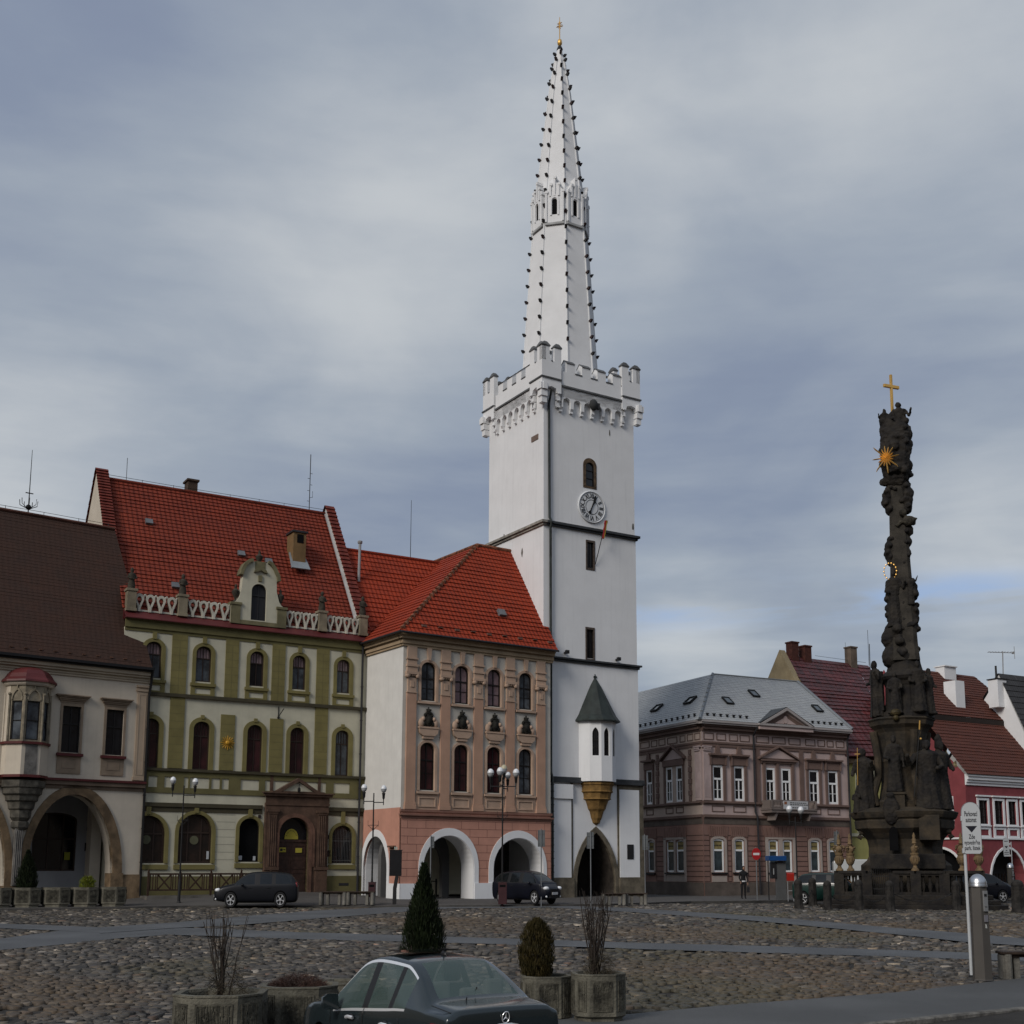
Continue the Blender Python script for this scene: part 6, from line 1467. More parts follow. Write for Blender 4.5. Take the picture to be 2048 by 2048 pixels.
ASPH = asphalt_mat('worn_asphalt_path', (.118, .124, .130))
paths = []
PA = [(-250, 1893, 1922), (0, 1878, 1901), (130, 1861, 1889), (230, 1855, 1878), (340, 1856, 1870), (428, 1858, 1873), (600, 1865, 1879), (800, 1871, 1884), (1050, 1879, 1891), (1260, 1886, 1898), (1540, 1893, 1907), (1800, 1901, 1914), (2048, 1910, 1924), (2300, 1920, 1936)]
PA0 = [(-200, 1844, 1853), (0, 1848, 1857.5), (131, 1853, 1863), (235, 1857, 1868)]
PB = [(200, 1856, 1868), (341, 1847, 1858), (495, 1833, 1850), (650, 1821, 1837), (819, 1813.6, 1824), (900, 1811, 1818), (1100, 1811.5, 1816), (1260, 1817, 1825), (1511, 1833, 1843), (1799, 1858, 1871), (1934, 1868, 1886), (2048, 1879, 1893), (2300, 1895, 1912)]
for i, L_ in enumerate((PA, PA0, PB)):
    b = MB(); top = []; bot = []
    for (xa, ta, ba), (xb, tb, bb_) in zip(L_, L_[1:]):
        for k in range(8):
            t = k / 8; x = xa + (xb - xa) * t; top.append(ground(x, ta + (tb - ta) * t)); bot.append(ground(x, ba + (bb_ - ba) * t))
    for P_ in (top, bot):
        for p in P_: j = noise.noise(Vector((p.x * 1.3, p.y * 1.3, i))) * .12; p.y += j; p.z = gz_(p.y) + .012 + .006 * i
    paths.append((top, bot))
    b.grid([bot, [Vector((p.x, p.y, gz_(p.y) + .014 + .006 * i)) for p in [a.lerp(c, .5) for a, c in zip(top, bot)]], top])
    o = b.build('path', ASPH, recalc=False); o['kind'] = 'structure'


def in_path(x, y):
    for top, bot in paths:
        # rows run in increasing x on the picture; test by interpolating the strip at this bearing
        q = x / y
        for (a, c, d, e) in zip(top, top[1:], bot, bot[1:]):
            pass
    return False


PT = []
for top, bot in paths:
    qs = np.array([(a.x / a.y + c.x / c.y) / 2 for a, c in zip(top, bot)]); PT.append((qs, np.array([c.y for c in bot]), np.array([a.y for a in top])))

# near pavement strip with kerb, road in front of it
nb5 = [ground(x, y) for x, y in ((900, 2048), (1260, 2032), (1439, 2015), (1800, 1987.5), (2048, 1959))]
nb = [Vector((-9, 4, 0)), Vector((-6.6, 8, 0)), Vector((-5.4, 11, 0)), Vector((-4.6, 14.3, 0)), Vector((-3.6, 15.9, 0))] + nb5 + [nb5[-1] + (nb5[-1] - nb5[-2]) * 6]
k1, k2 = ground(1707, 2048, .03), ground(2048, 2009.5, .03)
kd = (k2 - k1).normalized(); kd.z = 0
kl = [Vector(q) for q in ((-7.5, 3, 0), (-5.2, 8, 0), (-4.0, 11, 0), (-3.05, 13.2, 0), (-2.65, 14.8, 0), (-.6, 15.95, 0), (2.0, 16.6, 0), k1, k1.lerp(k2, .5), k2, k2 + kd * 30)]
PAVN = asphalt_mat('near_pavement_asphalt', (.105, .108, .108)); zt_ = gz_(19) + .03
b = MB()
b.grid([[Vector((p.x, p.y, gz_(p.y) + .03)) for p in nb], [Vector((p.x, p.y, max(zt_, zt_ + (p.y - 22) * .0))) for p in kl]]); o = b.build('near_pavement', PAVN, recalc=False); o['kind'] = 'structure'
b = MB()
for a_, c_ in zip(kl, kl[1:]):
    L = (c_ - a_); L.z = 0; n = max(1, round(L.length / .95)); d_ = L.normalized(); kn = Vector((-d_.y, d_.x, 0))
    for i in range(n):
        p = a_ + L * (i / n); q = a_ + L * ((i + 1) / n) - d_ * .015; j = RND.uniform(-.006, .006); rw_ = []
        for w in (p, q): rw_.append([Vector((w.x, w.y, zt_ + .004 + j)) + kn * .02, Vector((w.x, w.y, zt_ + .004 + j)) - kn * .10, Vector((w.x, w.y, zt_ - .015)) - kn * .125, Vector((w.x, w.y, zt_ - .16)) - kn * .13])
        b.grid(rw_, cap=True)
o = b.build('kerb', mat('worn_granite_kerb', (.20, .19, .17), var=.4, scale=5, bump=.6, bscale=20), recalc=False); o['kind'] = 'structure'
ROADZ = -.686
b = MB(); b.grid([[Vector((p.x, p.y, ROADZ)) for p in kl], [Vector((p.x + 12 + (i > 6) * 3, p.y - 26, ROADZ)) for i, p in enumerate(kl)]])
o = b.build('road', asphalt_mat('road_asphalt', (.060, .060, .060)), recalc=False); o['kind'] = 'structure'
NBX = np.array([p.x for p in nb]); NBY = np.array([p.y for p in nb])

# far pavement before the houses, with kerb
def hfoot(M, u, d=0.0): p = M @ Vector((u, d, 0)); return (p.x, p.y)
FARK = 52.6
inner = [(-40, 40, .35), (*hfoot(LM, -6, 4), .3), (*hfoot(LM, -1, 3.6), .3), (*hfoot(LM, 6, 3.6), .36), (*hfoot(GM, 0, .4), .40), (*hfoot(GM, 4, .5), .5), (*hfoot(GM, 8.8, .5), .55), (*hfoot(GM, 10.6, .5), .5), (*hfoot(frame(HO, HA), .0, 6), .42), (*hfoot(frame(HO, HA), 4.5, 6), .25), (*hfoot(frame(HO, HA), 8.9, 6), .2), (*hfoot(frame(TO, TA), 3, 4), .15), (*hfoot(frame(TO, TA), 6.5, 1), .2), (*hfoot(BM, -3, 8), .1), (*hfoot(BM, 0, .5), .05), (*hfoot(BM, 11, .5), .04), (34, 86, .03)]
outer = [(-40, 30), (-26, 45), (-22.5, 49.2), (-17.5, 51.2), (-15, FARK), (-13.5, FARK), (-11, FARK), (-9, FARK), (-6.5, FARK), (-3, FARK + .4), (1.0, FARK + 1.2), (3.2, 55), (5, 57), (7, 59), (10, 60), (19, 66), (34, 74)]
b = MB(); PAVF = asphalt_mat('far_pavement_asphalt', (.100, .094, .088))
rows = [[Vector((x, y, gz_(y) + .09)) for x, y in outer], [Vector((x, y, max(gz_(y) + .09, 0))) .lerp(Vector((ix, iy, iz)), .45) for (x, y), (ix, iy, iz) in zip(outer, inner)], [Vector(p) for p in inner]]
b.grid(rows); o = b.build('far_pavement', PAVF, recalc=False); o['kind'] = 'structure'
b = MB(); b.grid([[Vector((x, y, gz_(y) - .05)) for x, y in outer], [Vector((x, y - .03, gz_(y) + .092)) for x, y in outer], [Vector((x, y + .12, gz_(y) + .094)) for x, y in outer]]); o = b.build('far_kerb', mat('dark_far_kerb', (.10, .095, .088), var=.3), recalc=False); o['kind'] = 'structure'
FPX_ = np.array([p[0] for p in outer]); FPY_ = np.array([p[1] for p in outer])


def pav_z(X, Y):
    """height of the far pavement at (X, Y)"""
    y0 = float(np.interp(X, FPX_, FPY_))
    if Y <= y0: return gz_(Y)
    ix = np.array([p[0] for p in inner]); 
    best = .1 + (Y - y0) * .025
    return min(best, .5)


# cobblestones: tens of thousands of separate rounded stones laid in wavering rows
def cobbles():
    rng = np.random.default_rng(5)
    cells = []
    y = 11.0
    while y < 58:
        s = .215 if y < 24 else (.24 if y < 36 else .30)
        w_ = .15 if y < 24 else (.185 if y < 36 else .25)
        x0, x1 = -.50 * y - 1, .45 * y + 1
        n = int((x1 - x0) / s)
        xs_ = x0 + (np.arange(n) + rng.uniform(-.28, .28, n)) * s + rng.uniform(0, s)
        yy = y + .10 * np.sin(xs_ * .7 + y) + rng.uniform(-.045, .045, n) * (w_ / .16)
        cells.append(np.stack([xs_, yy, np.full(n, s), np.full(n, w_)], 1))
        y += w_ * 1.0
    C = np.concatenate(cells)
    X, Y = C[:, 0], C[:, 1]
    keep = np.ones(len(C), bool)
    q = X / Y
    for qs, yb, yt in PT:
        lo = np.interp(q, qs, yb); hi = np.interp(q, qs, yt); inside = (q >= qs[0]) & (q <= qs[-1])
        keep &= ~(inside & (Y > lo - .04) & (Y < hi + .06))
    keep &= Y > np.interp(X, NBX, NBY) + .05
    keep &= Y < np.interp(X, FPX_, FPY_) - .10
    # worn hollows where stones are missing under dirt
    C = C[keep]; X, Y, S_, W_ = C.T
    nz = np.array([noise.noise(Vector((a * .35, b_ * .35, 3.3))) for a, b_ in zip(X, Y)])
    drop = (nz > .3) & (rng.random(len(C)) < .4) | (rng.random(len(C)) < .02)
    C = C[~drop]; nz = nz[~drop]; X, Y, S_, W_ = C.T; N = len(C)
    k = 6
    ang = np.arange(k) * 2 * pi / k + rng.uniform(-.25, .25, (N, k)) + rng.uniform(0, pi, N)[:, None] * 0
    asp = rng.uniform(.72, 1.30, (N, 1))
    rx = (S_[:, None] * .50) * asp * rng.uniform(.82, 1.06, (N, k)); ry = (W_[:, None] * .56) * rng.uniform(.80, 1.08, (N, k)) * rng.uniform(.8, 1.1, (N, 1))
    rot = rng.uniform(-.35, .35, N)[:, None]
    gzv = np.interp(Y, [g[0] for g in GP[:-1]], [g[1] for g in GP[:-1]])
    hgt = rng.uniform(.0, .026, N); tiltx = rng.normal(0, .09, N); tilty = rng.normal(0, .13, N) + .0
    def ringv(sc, dz):
        lx = rx * np.cos(ang) * sc; ly = ry * np.sin(ang) * sc
        px_ = lx * np.cos(rot) - ly * np.sin(rot); py_ = lx * np.sin(rot) + ly * np.cos(rot)
        zz = gzv[:, None] + dz[:, None] + px_ * tiltx[:, None] + py_ * tilty[:, None]
        return np.stack([X[:, None] + px_, Y[:, None] + py_, zz], 2)
    r0 = ringv(1.0, np.full(N, -.04)); r1 = ringv(.96, hgt - .006); r2 = ringv(.86, hgt + .001)
    V = np.concatenate([r0, r1, r2], 1).reshape(-1, 3)
    base = (np.arange(N) * 3 * k)[:, None]
    fa = []
    for j in range(k):
        j2 = (j + 1) % k
        for o_ in (0, k): fa.append(np.stack([base[:, 0] + o_ + j, base[:, 0] + o_ + j2, base[:, 0] + o_ + k + j2, base[:, 0] + o_ + k + j], 1))
    quads = np.stack(fa, 1).reshape(-1, 4)
    tops = base + 2 * k + np.arange(k)[None, :]
    me = bpy.data.meshes.new('cobblestones')
    me.vertices.add(len(V)); me.vertices.foreach_set('co', V.astype(np.float32).ravel())
    nl = quads.size + tops.size; me.loops.add(nl)
    me.loops.foreach_set('vertex_index', np.concatenate([quads.ravel(), tops.ravel()]).astype(np.int32))
    npoly = len(quads) + len(tops); me.polygons.add(npoly)
    ls = np.concatenate([np.arange(len(quads)) * 4, quads.size + np.arange(len(tops)) * k]).astype(np.int32)
    me.polygons.foreach_set('loop_start', ls)
    me.update(calc_edges=True); me.validate()
    # each stone has its own stone colour
    pal = np.array([(.135, .130, .122), (.105, .103, .102), (.165, .155, .140), (.150, .125, .095), (.085, .082, .080), (.200, .180, .145), (.12, .115, .12), (.16, .105, .08), (.30, .28, .245)])
    ci = rng.choice(len(pal), N, p=[.22, .20, .14, .12, .16, .06, .05, .02, .03])
    col = pal[ci] * (.18 + .80 * rng.random((N, 1)) ** 1.7) * np.where(rng.random((N, 1)) < .09, 2.5, 1.0)
    patch = np.array([noise.noise(Vector((a * .12, b_ * .12, 9.1))) for a, b_ in zip(X, Y)])
    f = np.clip((patch - .16) * 2.6, 0, .55)[:, None]; col = col * (1 - f) + np.array([.105, .072, .038]) * f * rng.uniform(.6, 1.2, (N, 1)) + 0
    g_ = np.clip((np.array([noise.noise(Vector((a * .2, b_ * .2, 20.1))) for a, b_ in zip(X, Y)]) - .25) * 3, 0, .5)[:, None]; col = col * (1 - g_) + np.array([.062, .060, .030]) * g_
    col = col * np.array([1.22, 1.12, 1.0])
    at = me.attributes.new('stone', 'FLOAT_COLOR', 'POINT')
    cc = np.ones((N, 3 * k, 4), np.float32); cc[:, :, :3] = col[:, None, :]
    at.data.foreach_set('color', cc.ravel())
    m = bpy.data.materials.new('cobblestone'); m.use_nodes = True; t = NT(m.node_tree); p = m.node_tree.nodes['Principled BSDF']
    a = t.n('ShaderNodeAttribute', attribute_name='stone'); tcn = t.n('ShaderNodeTexCoord')
    ns = t.n('ShaderNodeTexNoise'); ns.inputs['Scale'].default_value = 14; ns.inputs['Detail'].default_value = 6; t.l(tcn.outputs['Object'], ns.inputs['Vector'])
    c = t.mix(t.math('MULTIPLY', ns.outputs[0], .75), a.outputs[0], (.05, .046, .04)); t.l(c, p.inputs['Base Color']); p.inputs['Roughness'].default_value = .62; p.inputs['Specular IOR Level'].default_value = .35
    bn = t.n('ShaderNodeBump'); bn.inputs['Strength'].default_value = .6; bn.inputs['Distance'].default_value = .015; t.l(ns.outputs[0], bn.inputs['Height']); t.l(bn.outputs[0], p.inputs['Normal'])
    me.materials.append(m)
    o = bpy.data.objects.new('cobblestones', me); COL.objects.link(o); o['kind'] = 'stuff'
    return N


cobbles()
# ================================================================== plague column
STN = mat('blackened_sandstone', (.030, .025, .019), var=.5, scale=2.2, bump=.8, bscale=10, col2=(.009, .008, .008))
STL = mat('worn_sandstone', (.064, .048, .030), var=.5, scale=1.6, bump=.6, bscale=10, col2=(.018, .016, .013), streak=True, stain=.8)
STG = mat('golden_sandstone', (.22, .15, .075), var=.45, scale=5, bump=.6, bscale=20, col2=(.10, .07, .04))
co_ = at_depth(1803, 1738, 54.0)
cl_ = empty('plague_column', (co_.x, co_.y, 0), -atan2(co_.x, co_.y), 'tall blackened baroque stone column crowded with statues under a gilded cross', 'monument column')
KS = 1.0485; cl_.scale = (KS, KS, KS); cl_.location.z = -.0777
# local x = across the line of sight, y = away


def remesh(o, vox, smooth_it=2, disp=0.0, dsc=.3, seed=0):
    r = o.modifiers.new('remesh', 'REMESH'); r.mode = 'VOXEL'; r.voxel_size = vox; r.use_smooth_shade = True
    if disp:
        tx = bpy.data.textures.get('stone_clouds_%g' % dsc) or bpy.data.textures.new('stone_clouds_%g' % dsc, 'CLOUDS'); tx.noise_scale = dsc; tx.noise_depth = 3
        d = o.modifiers.new('weathering', 'DISPLACE'); d.texture = tx; d.strength = disp; d.mid_level = .5; d.texture_coords = 'GLOBAL'
    return o


def folds(b, c, z0, z1, r0, r1, n=7, sq=(1, 1), ph=0, amp=.10, N=28, lean=(0, 0)):
    rows = []
    for i in range(7):
        t = i / 6; z = z0 + (z1 - z0) * t; r = r0 + (r1 - r0) * t ** .8
        rows.append([(c[0] + lean[0] * t + sq[0] * r * (1 + amp * (1 - t * .6) * sin(n * a + ph + t * 2)) * cos(a), c[1] + lean[1] * t + sq[1] * r * (1 + amp * (1 - t * .6) * sin(n * a + ph + t * 2)) * sin(a), z) for a in [2 * pi * k / N for k in range(N)]])
    b.grid(rows, closed=True, cap=True)


def statue(b, c, h, face=0, arm=(1, 1), cape=True, mitre=False, halo=False, lean=(0, 0), sx=.8, rng=None):
    """robed figure of height h standing at c; face = turn about z (0 looks towards the camera)"""
    rg_ = rng or RND
    keep = b.M; b.M = keep @ Matrix.Translation(c) @ Matrix.Rotation(face, 4, 'Z') @ Matrix.Diagonal((h * sx, h * sx, h, 1))
    folds(b, (0, 0), 0, .56, .20, .125, 7, (1, .85), rg_.random() * 6, lean=lean)
    folds(b, (lean[0], lean[1]), .50, .80, .125, .15, 5, (1.1, .75), rg_.random() * 6, amp=.06, lean=(lean[0] * .5, 0))
    lx = lean[0] * 1.6
    b.ball((lx, lean[1], .78), (.175, .11, .075), 12, 7); b.tube([(lx, lean[1], .80), (lx, lean[1] - .01, .89)], .05, 7)
    b.ball((lx, lean[1] - .015, .925), (.068, .075, .075), 10, 8)
    b.ball((lx, lean[1] - .075, .895), (.035, .03, .04), 6, 5)
    if mitre: b.grid([[(lx + .06 * cos(a), lean[1] + .055 * sin(a), .96) for a in [k * pi / 4 for k in range(8)]], [(lx + .075 * cos(a), lean[1] + .05 * sin(a), 1.03) for a in [k * pi / 4 for k in range(8)]], [(lx + .01 * cos(a), lean[1] + .03 * sin(a), 1.10) for a in [k * pi / 4 for k in range(8)]]], closed=True, cap=True)
    for sg, a in ((-1, arm[0]), (1, arm[1])):
        sh_ = Vector((lx + sg * .15, lean[1], .78))
        if a == 0: pts = [sh_, sh_ + Vector((sg * .06, -.04, -.17)), sh_ + Vector((sg * -.02, -.16, -.20))]
        elif a == 1: pts = [sh_, sh_ + Vector((sg * .10, -.05, -.13)), sh_ + Vector((sg * .14, -.17, -.02))]
        elif a == 2: pts = [sh_, sh_ + Vector((sg * .11, -.02, .02)), sh_ + Vector((sg * .17, -.08, .16))]
        else: pts = [sh_, sh_ + Vector((sg * .05, .02, -.18)), sh_ + Vector((sg * .06, -.06, -.34))]
        b.tube(pts, .052, 7, r1=.03); b.ball(pts[-1], .035, 6, 5)
    if cape: folds(b, (lx * .5, .06), .10, .80, .17, .14, 5, (1.15, .6), rg_.random() * 6, amp=.14)
    b.M = keep


def lumps(b, n, zr, rr, ax, rs=(.10, .24), xoff=0):
    for _ in range(n):
        z = RND.uniform(*zr); a = RND.uniform(0, 2 * pi); r = RND.uniform(*rr); s = RND.uniform(*rs)
        b.ball((ax[0] + xoff + r * cos(a), ax[1] + r * sin(a), z), (s, s, s * RND.uniform(.7, 1.3)), 9, 6)


def rect(cx, cy, hx, hy, ch=0.0):
    if ch == 0: return [(cx - hx, cy - hy), (cx + hx, cy - hy), (cx + hx, cy + hy), (cx - hx, cy + hy)]
    return [(cx - hx + ch, cy - hy), (cx + hx - ch, cy - hy), (cx + hx, cy - hy + ch), (cx + hx, cy + hy - ch), (cx + hx - ch, cy + hy), (cx - hx + ch, cy + hy), (cx - hx, cy + hy - ch), (cx - hx, cy - hy + ch)]


C0 = .20
b = MB()
for i, (hx, z) in enumerate(((3.55, .22), (3.3, .40), (3.05, .58))): b.hprism(rect(C0 + .15, 0, hx, hx * .98, .9), 0 if i == 0 else z - .18, z)
b.build('steps', STN, cl_, bevel=.02)
# pedestal: base, concave-sided block, heavy cornice
b = MB()
def tri(cx, r, rot=0, ch=.30):
    """rounded-off three-sided plan of the pedestal (a corner towards the right front)"""
    pts = []
    for k in range(4):
        a = rot + k * pi / 2
        for da in (-ch, ch): pts.append((cx + r * cos(a + da), r * .92 * sin(a + da)))
    return pts
RT = radians(27)
b.hloft(tri(C0, 1.0, RT), [(1.95, .55), (1.95, 1.5), (1.85, 1.55), (1.85, 1.75), (1.72, 1.85), (1.60, 1.95), (1.52, 2.1), (1.50, 2.5), (1.56, 2.8), (1.78, 3.05), (2.02, 3.25), (2.05, 3.55), (2.0, 3.6), (2.12, 3.68), (2.18, 3.8), (2.22, 3.92), (2.10, 3.96), (1.70, 4.1)], (C0, 0))
for s_, x in ((-1, -1.62), (1, 2.02)): 
    b.tube([(x - s_ * .5, -.4, 3.1), (x, -.4, 3.1), (x + s_ * .05, -.4, 2.95), (x - s_ * .1, -.4, 2.88)], .11, 7)
b.box(C0 + .55, C0 + 1.35, -1.75, -.6, 2.75, 3.75)
b.build('pedestal', STL, cl_, bevel=.015)
b = MB(); b.prism(arch(-.42, -.08, 2.34, 3.30, .26), -1.62, -1.40); b.build('niche', GLBLACK, cl_)
b = MB(); b.box(C0 - 2.0, C0 + 2.05, -1.6, 1.6, .55, 1.0); b.box(C0 - 1.4, C0 + 1.5, -1.75, 1.5, 1.6, 2.2); b.build('plinth', STN, cl_, bevel=.03)
# middle body with scrolled buttresses
b = MB()
b.hloft(tri(C0 + .06, 1.0, RT, .36), [(1.28, 4.0), (1.26, 4.35), (1.05, 4.45), (.96, 4.9), (.88, 5.6), (.90, 5.95), (.94, 6.05), (.90, 6.15), (.98, 6.9), (1.05, 7.25), (1.14, 7.4), (1.30, 7.55), (1.33, 7.72), (1.40, 7.8), (1.25, 7.88)], (C0 + .06, 0))
for a in (RT, RT + pi / 2, RT + pi, RT - pi / 2):
    dx, dy = cos(a), sin(a) * .92
    b.tube([(C0 + dx * 1.22, dy * 1.22, 4.2), (C0 + dx * 1.32, dy * 1.32, 4.7), (C0 + dx * 1.08, dy * 1.08, 5.4), (C0 + dx * 1.05, dy * 1.05, 6.2), (C0 + dx * 1.18, dy * 1.18, 7.0), (C0 + dx * 1.22, dy * 1.22, 7.3)], .17, 8)
b.build('middle_body', STL, cl_, bevel=.015)
# upper pedestal
b = MB()
b.hloft(tri(C0 + .3, 1.0, RT, .3), [(1.15, 7.85), (1.1, 8.1), (.92, 8.2), (.86, 8.6), (.84, 9.2), (.92, 9.4), (1.05, 9.5), (1.12, 9.62), (1.0, 9.72), (.75, 9.9), (.68, 10.2), (.62, 10.6)], (C0 + .3, 0))
b.build('upper_pedestal', STN, cl_, bevel=.015)
# cloud-wrapped shaft
SX0 = .52
b = MB(); b.hloft(rect(SX0, 0, 1, 1, .3), [(.62, 10.3), (.56, 11.0), (.50, 12.5), (.42, 14.5), (.37, 16.5), (.31, 18.2)], (SX0, 0))
b.build('shaft', mat('soot_grey_sandstone', (.055, .048, .038), var=.4, scale=2, bump=.6, bscale=12), cl_)
b = MB(); R_ = RND
RND.seed(42)
for z, dx, s in ((10.5, -.62, .34), (10.9, -.45, .3), (11.3, -.66, .30), (11.55, -.5, .32), (11.8, -.3, .25), (10.7, .2, .3), (10.9, -.1, .36), (11.2, -.2, .35), (11.6, .1, .25), (12.1, .50, .2), (12.4, .52, .2), (12.0, .35, .25),
                 (13.2, .50, .22), (13.5, .55, .16), (13.6, -.5, .18), (13.2, -.55, .16), (14.7, -.42, .17), (15.0, -.50, .19), (15.3, -.48, .18), (15.6, -.4, .14), (15.0, .34, .16), (15.5, .38, .17), (16.0, .45, .18), (14.6, .25, .15),
                 (17.0, -.36, .2), (17.3, -.5, .2), (17.6, -.45, .2), (17.9, -.3, .15), (17.3, .45, .22), (17.6, .5, .22), (17.0, .42, .2), (17.9, .4, .2)):
    b.ball((SX0 + dx * .9, -.15, z), (s * 1.15, s * 1.3, s * 1.5), 10, 7); b.ball((SX0 + dx * .8, .25, z + .1), (s, s, s), 8, 6)
    b.ball((SX0 + dx * .9 + RND.uniform(-.1, .1), -.38, z + RND.uniform(-.15, .15)), s * .6, 8, 6)
lumps(b, 46, (10.4, 11.9), (.40, .66), (SX0 - .1, -.05), (.10, .22)); lumps(b, 14, (12.0, 13.8), (.40, .52), (SX0 + .05, .05), (.08, .16), .06); lumps(b, 12, (16.9, 18.0), (.30, .42), (SX0, 0), (.07, .15))
remesh(b.build('cloud_reliefs', STN, cl_), .045, disp=.09, dsc=.16)
# putto on the shaft at the right
b = MB(); b.ball((SX0 + .42, -.38, 16.35), (.28, .22, .24), 10, 8); b.ball((SX0 + .20, -.44, 16.72), (.17, .15, .18), 8, 6); b.tube([(SX0 + .4, -.4, 16.5), (SX0 + .75, -.35, 16.42), (SX0 + .62, -.3, 16.2)], .07, 6); b.tube([(SX0 + .2, -.4, 16.4), (SX0 - .1, -.42, 16.15)], .09, 6); b.ball((SX0 + .62, -.3, 16.25), (.12, .1, .1), 6, 5)
remesh(b.build('cherub', mat('greenish_worn_stone', (.075, .066, .048), var=.5, scale=4, bump=.7, bscale=12), cl_), .035, disp=.05, dsc=.12)
# the Virgin with a halo and an angel beside
b = MB(); statue(b, (SX0 - .32, -.42, 11.75), 2.55, 0, (0, 1), sx=.62); statue(b, (SX0 + .36, -.40, 12.65), 1.35, .4, (1, 2), sx=.7)
for z in (12.3, 12.6, 13.0): b.ball((SX0 - .6, -.3, z), .16, 7, 5)
remesh(b.build('statue', STN, cl_), .035, disp=.06, dsc=.10)
b = MB()
for k in range(14):
    a = 2 * pi * k / 14; b.ball((SX0 - .43 + .26 * cos(a), -.50, 14.16 + .36 * sin(a)), (.035, .02, .04), 5, 4)
b.tube([(SX0 - .43 + .26 * cos(2 * pi * k / 20), -.5, 14.16 + .36 * sin(2 * pi * k / 20)) for k in range(21)], .008, 4)
b.build('halo', GOLD, cl_)
# Trinity group on top
b = MB(); b.hloft(rect(SX0, 0, 1, 1, .35), [(.36, 18.0), (.50, 18.3), (.58, 18.8), (.62, 19.6), (.58, 20.3), (.45, 20.8), (.3, 21.2)], (SX0, 0))
RND.seed(5); lumps(b, 60, (18.2, 20.6), (.42, .62), (SX0, 0), (.12, .24))
statue(b, (SX0 + .22, -.25, 19.9), 1.85, 0, (0, 1), sx=.95); statue(b, (SX0 - .38, -.22, 20.2), 1.35, .3, (1, 0), sx=.8); b.tube([(SX0 - .1, -.4, 20.3), (SX0 + .3, -.55, 20.1), (SX0 + .5, -.5, 19.8)], .14, 7); b.ball((SX0 + .58, -.1, 20.3), (.2, .25, .3), 8, 6); b.ball((SX0 + .45, -.2, 20.9), (.2, .2, .2), 8, 6); b.ball((SX0 - .5, -.25, 20.95), (.13, .13, .2), 8, 6)
remesh(b.build('trinity_group', STN, cl_), .04, disp=.11, dsc=.16)
b = MB(Matrix.Translation((.485, -.1, 0)) @ Matrix.Rotation(radians(38), 4, 'Z')); b.box(-.05, .05, -.05, .05, 21.3, 23.12); b.box(-.40, .40, -.055, .055, 22.50, 22.64); b.build('cross', GOLD, cl_, bevel=.012)
b = MB(Matrix.Translation((.13, -.78, 19.12)))
b.ball((0, 0, 0), (.08, .06, .08), 8, 6); RND.seed(9)
for k in range(16):
    a = 2 * pi * k / 16 + .1; l = RND.uniform(.52, .80) if k % 2 == 0 else RND.uniform(.34, .5)
    if k == 10: l = .80
    c_, s_ = cos(a), sin(a); nx, nz_ = -s_, c_
    b.grid([[(nx * .035, 0, nz_ * .035), (-nx * .035, 0, -nz_ * .035), (0, -.06, 0)], [(c_ * l * .72 + nx * .03, -.04, s_ * l * .8 + nz_ * .03), (c_ * l * .72 - nx * .03, -.04, s_ * l * .8 - nz_ * .03), (c_ * l * .72, -.09, s_ * l * .8)], [(c_ * l * .85 + nx * .01, -.05, s_ * l + nz_ * .01), (c_ * l * .85 - nx * .01, -.05, s_ * l - nz_ * .01), (c_ * l * .85, -.06, s_ * l)]], closed=True, cap=True)
b.build('sunburst', GOLD, cl_)
# saints on the ledges
RND.seed(77)
def saint(c, h, **k):
    b = MB(); statue(b, c, h, **k); b.ball((c[0], c[1], c[2] + .02), (.34, .3, .10), 10, 5)
    return remesh(b.build('statue', STN, cl_), .032, disp=.05, dsc=.10)
saint((-.68, -.25, 7.95), 2.42, face=-1.1, arm=(0, 1), lean=(.0, -.03), sx=.72)
b = MB(); b.tube([(-.93, -.55, 7.9), (-.90, -.55, 11.05)], .018, 5); b.build('lance', BLACKM, cl_)
saint((.05, -.95, 8.0), 1.75, face=0, arm=(0, 0), sx=.80)
saint((.98, -.80, 8.05), 2.15, face=.2, arm=(0, 0), sx=.78, mitre=False)
saint((1.42, -.3, 8.0), 1.95, face=.9, arm=(1, 0), sx=.75)
saint((-.10, -1.2, 4.72), 2.35, face=0, arm=(0, 3), cape=False, sx=.74)
saint((1.18, -1.05, 4.0), 2.85, face=.1, arm=(1, 0), sx=.98)
saint((1.68, -.55, 4.0), 2.85, face=.7, arm=(0, 0), sx=.92, mitre=True)
saint((-1.36, -.55, 3.96), 2.66, face=-.6, arm=(0, 1), sx=.85)
b = MB(); statue(b, (-1.68, -.8, 3.9), .95, face=-.5, arm=(0, 1), sx=.9); remesh(b.build('cherub', STN, cl_), .03, disp=.03, dsc=.1)
b = MB(); b.box(-.42, .26, -1.5, -.8, 4.0, 4.62); b.box(-.48, .32, -1.55, -.8, 4.6, 4.7); b.build('statue_base', STL, cl_, bevel=.02)
b = MB(); b.grid([[(-.30 + .36 * sin(t) * k, -1.72 + .1 * abs(k), 3.2 + z) for k in (-1, -.5, 0, .5, 1)] for t, z in ((.3, .0), (.9, .2), (1.4, .5), (1.57, .8), (1.2, 1.15), (.6, 1.35))]); b.ball((-.3, -1.66, 3.95), (.34, .16, .55), 12, 8); b.ball((-.3, -1.66, 4.55), (.16, .14, .14), 8, 6); remesh(b.build('cartouche', STN, cl_), .03, disp=.06, dsc=.1)
b = MB(); b.ball((.05, -1.15, 8.0), (.22, .18, .16), 8, 6); b.ball((.05, -1.2, 7.78), (.14, .12, .12), 8, 6); b.build('gilded_cherub_head', mat('tarnished_gilding', (.10, .075, .03), var=.5, scale=8, metal=.3, rough=.6), cl_)
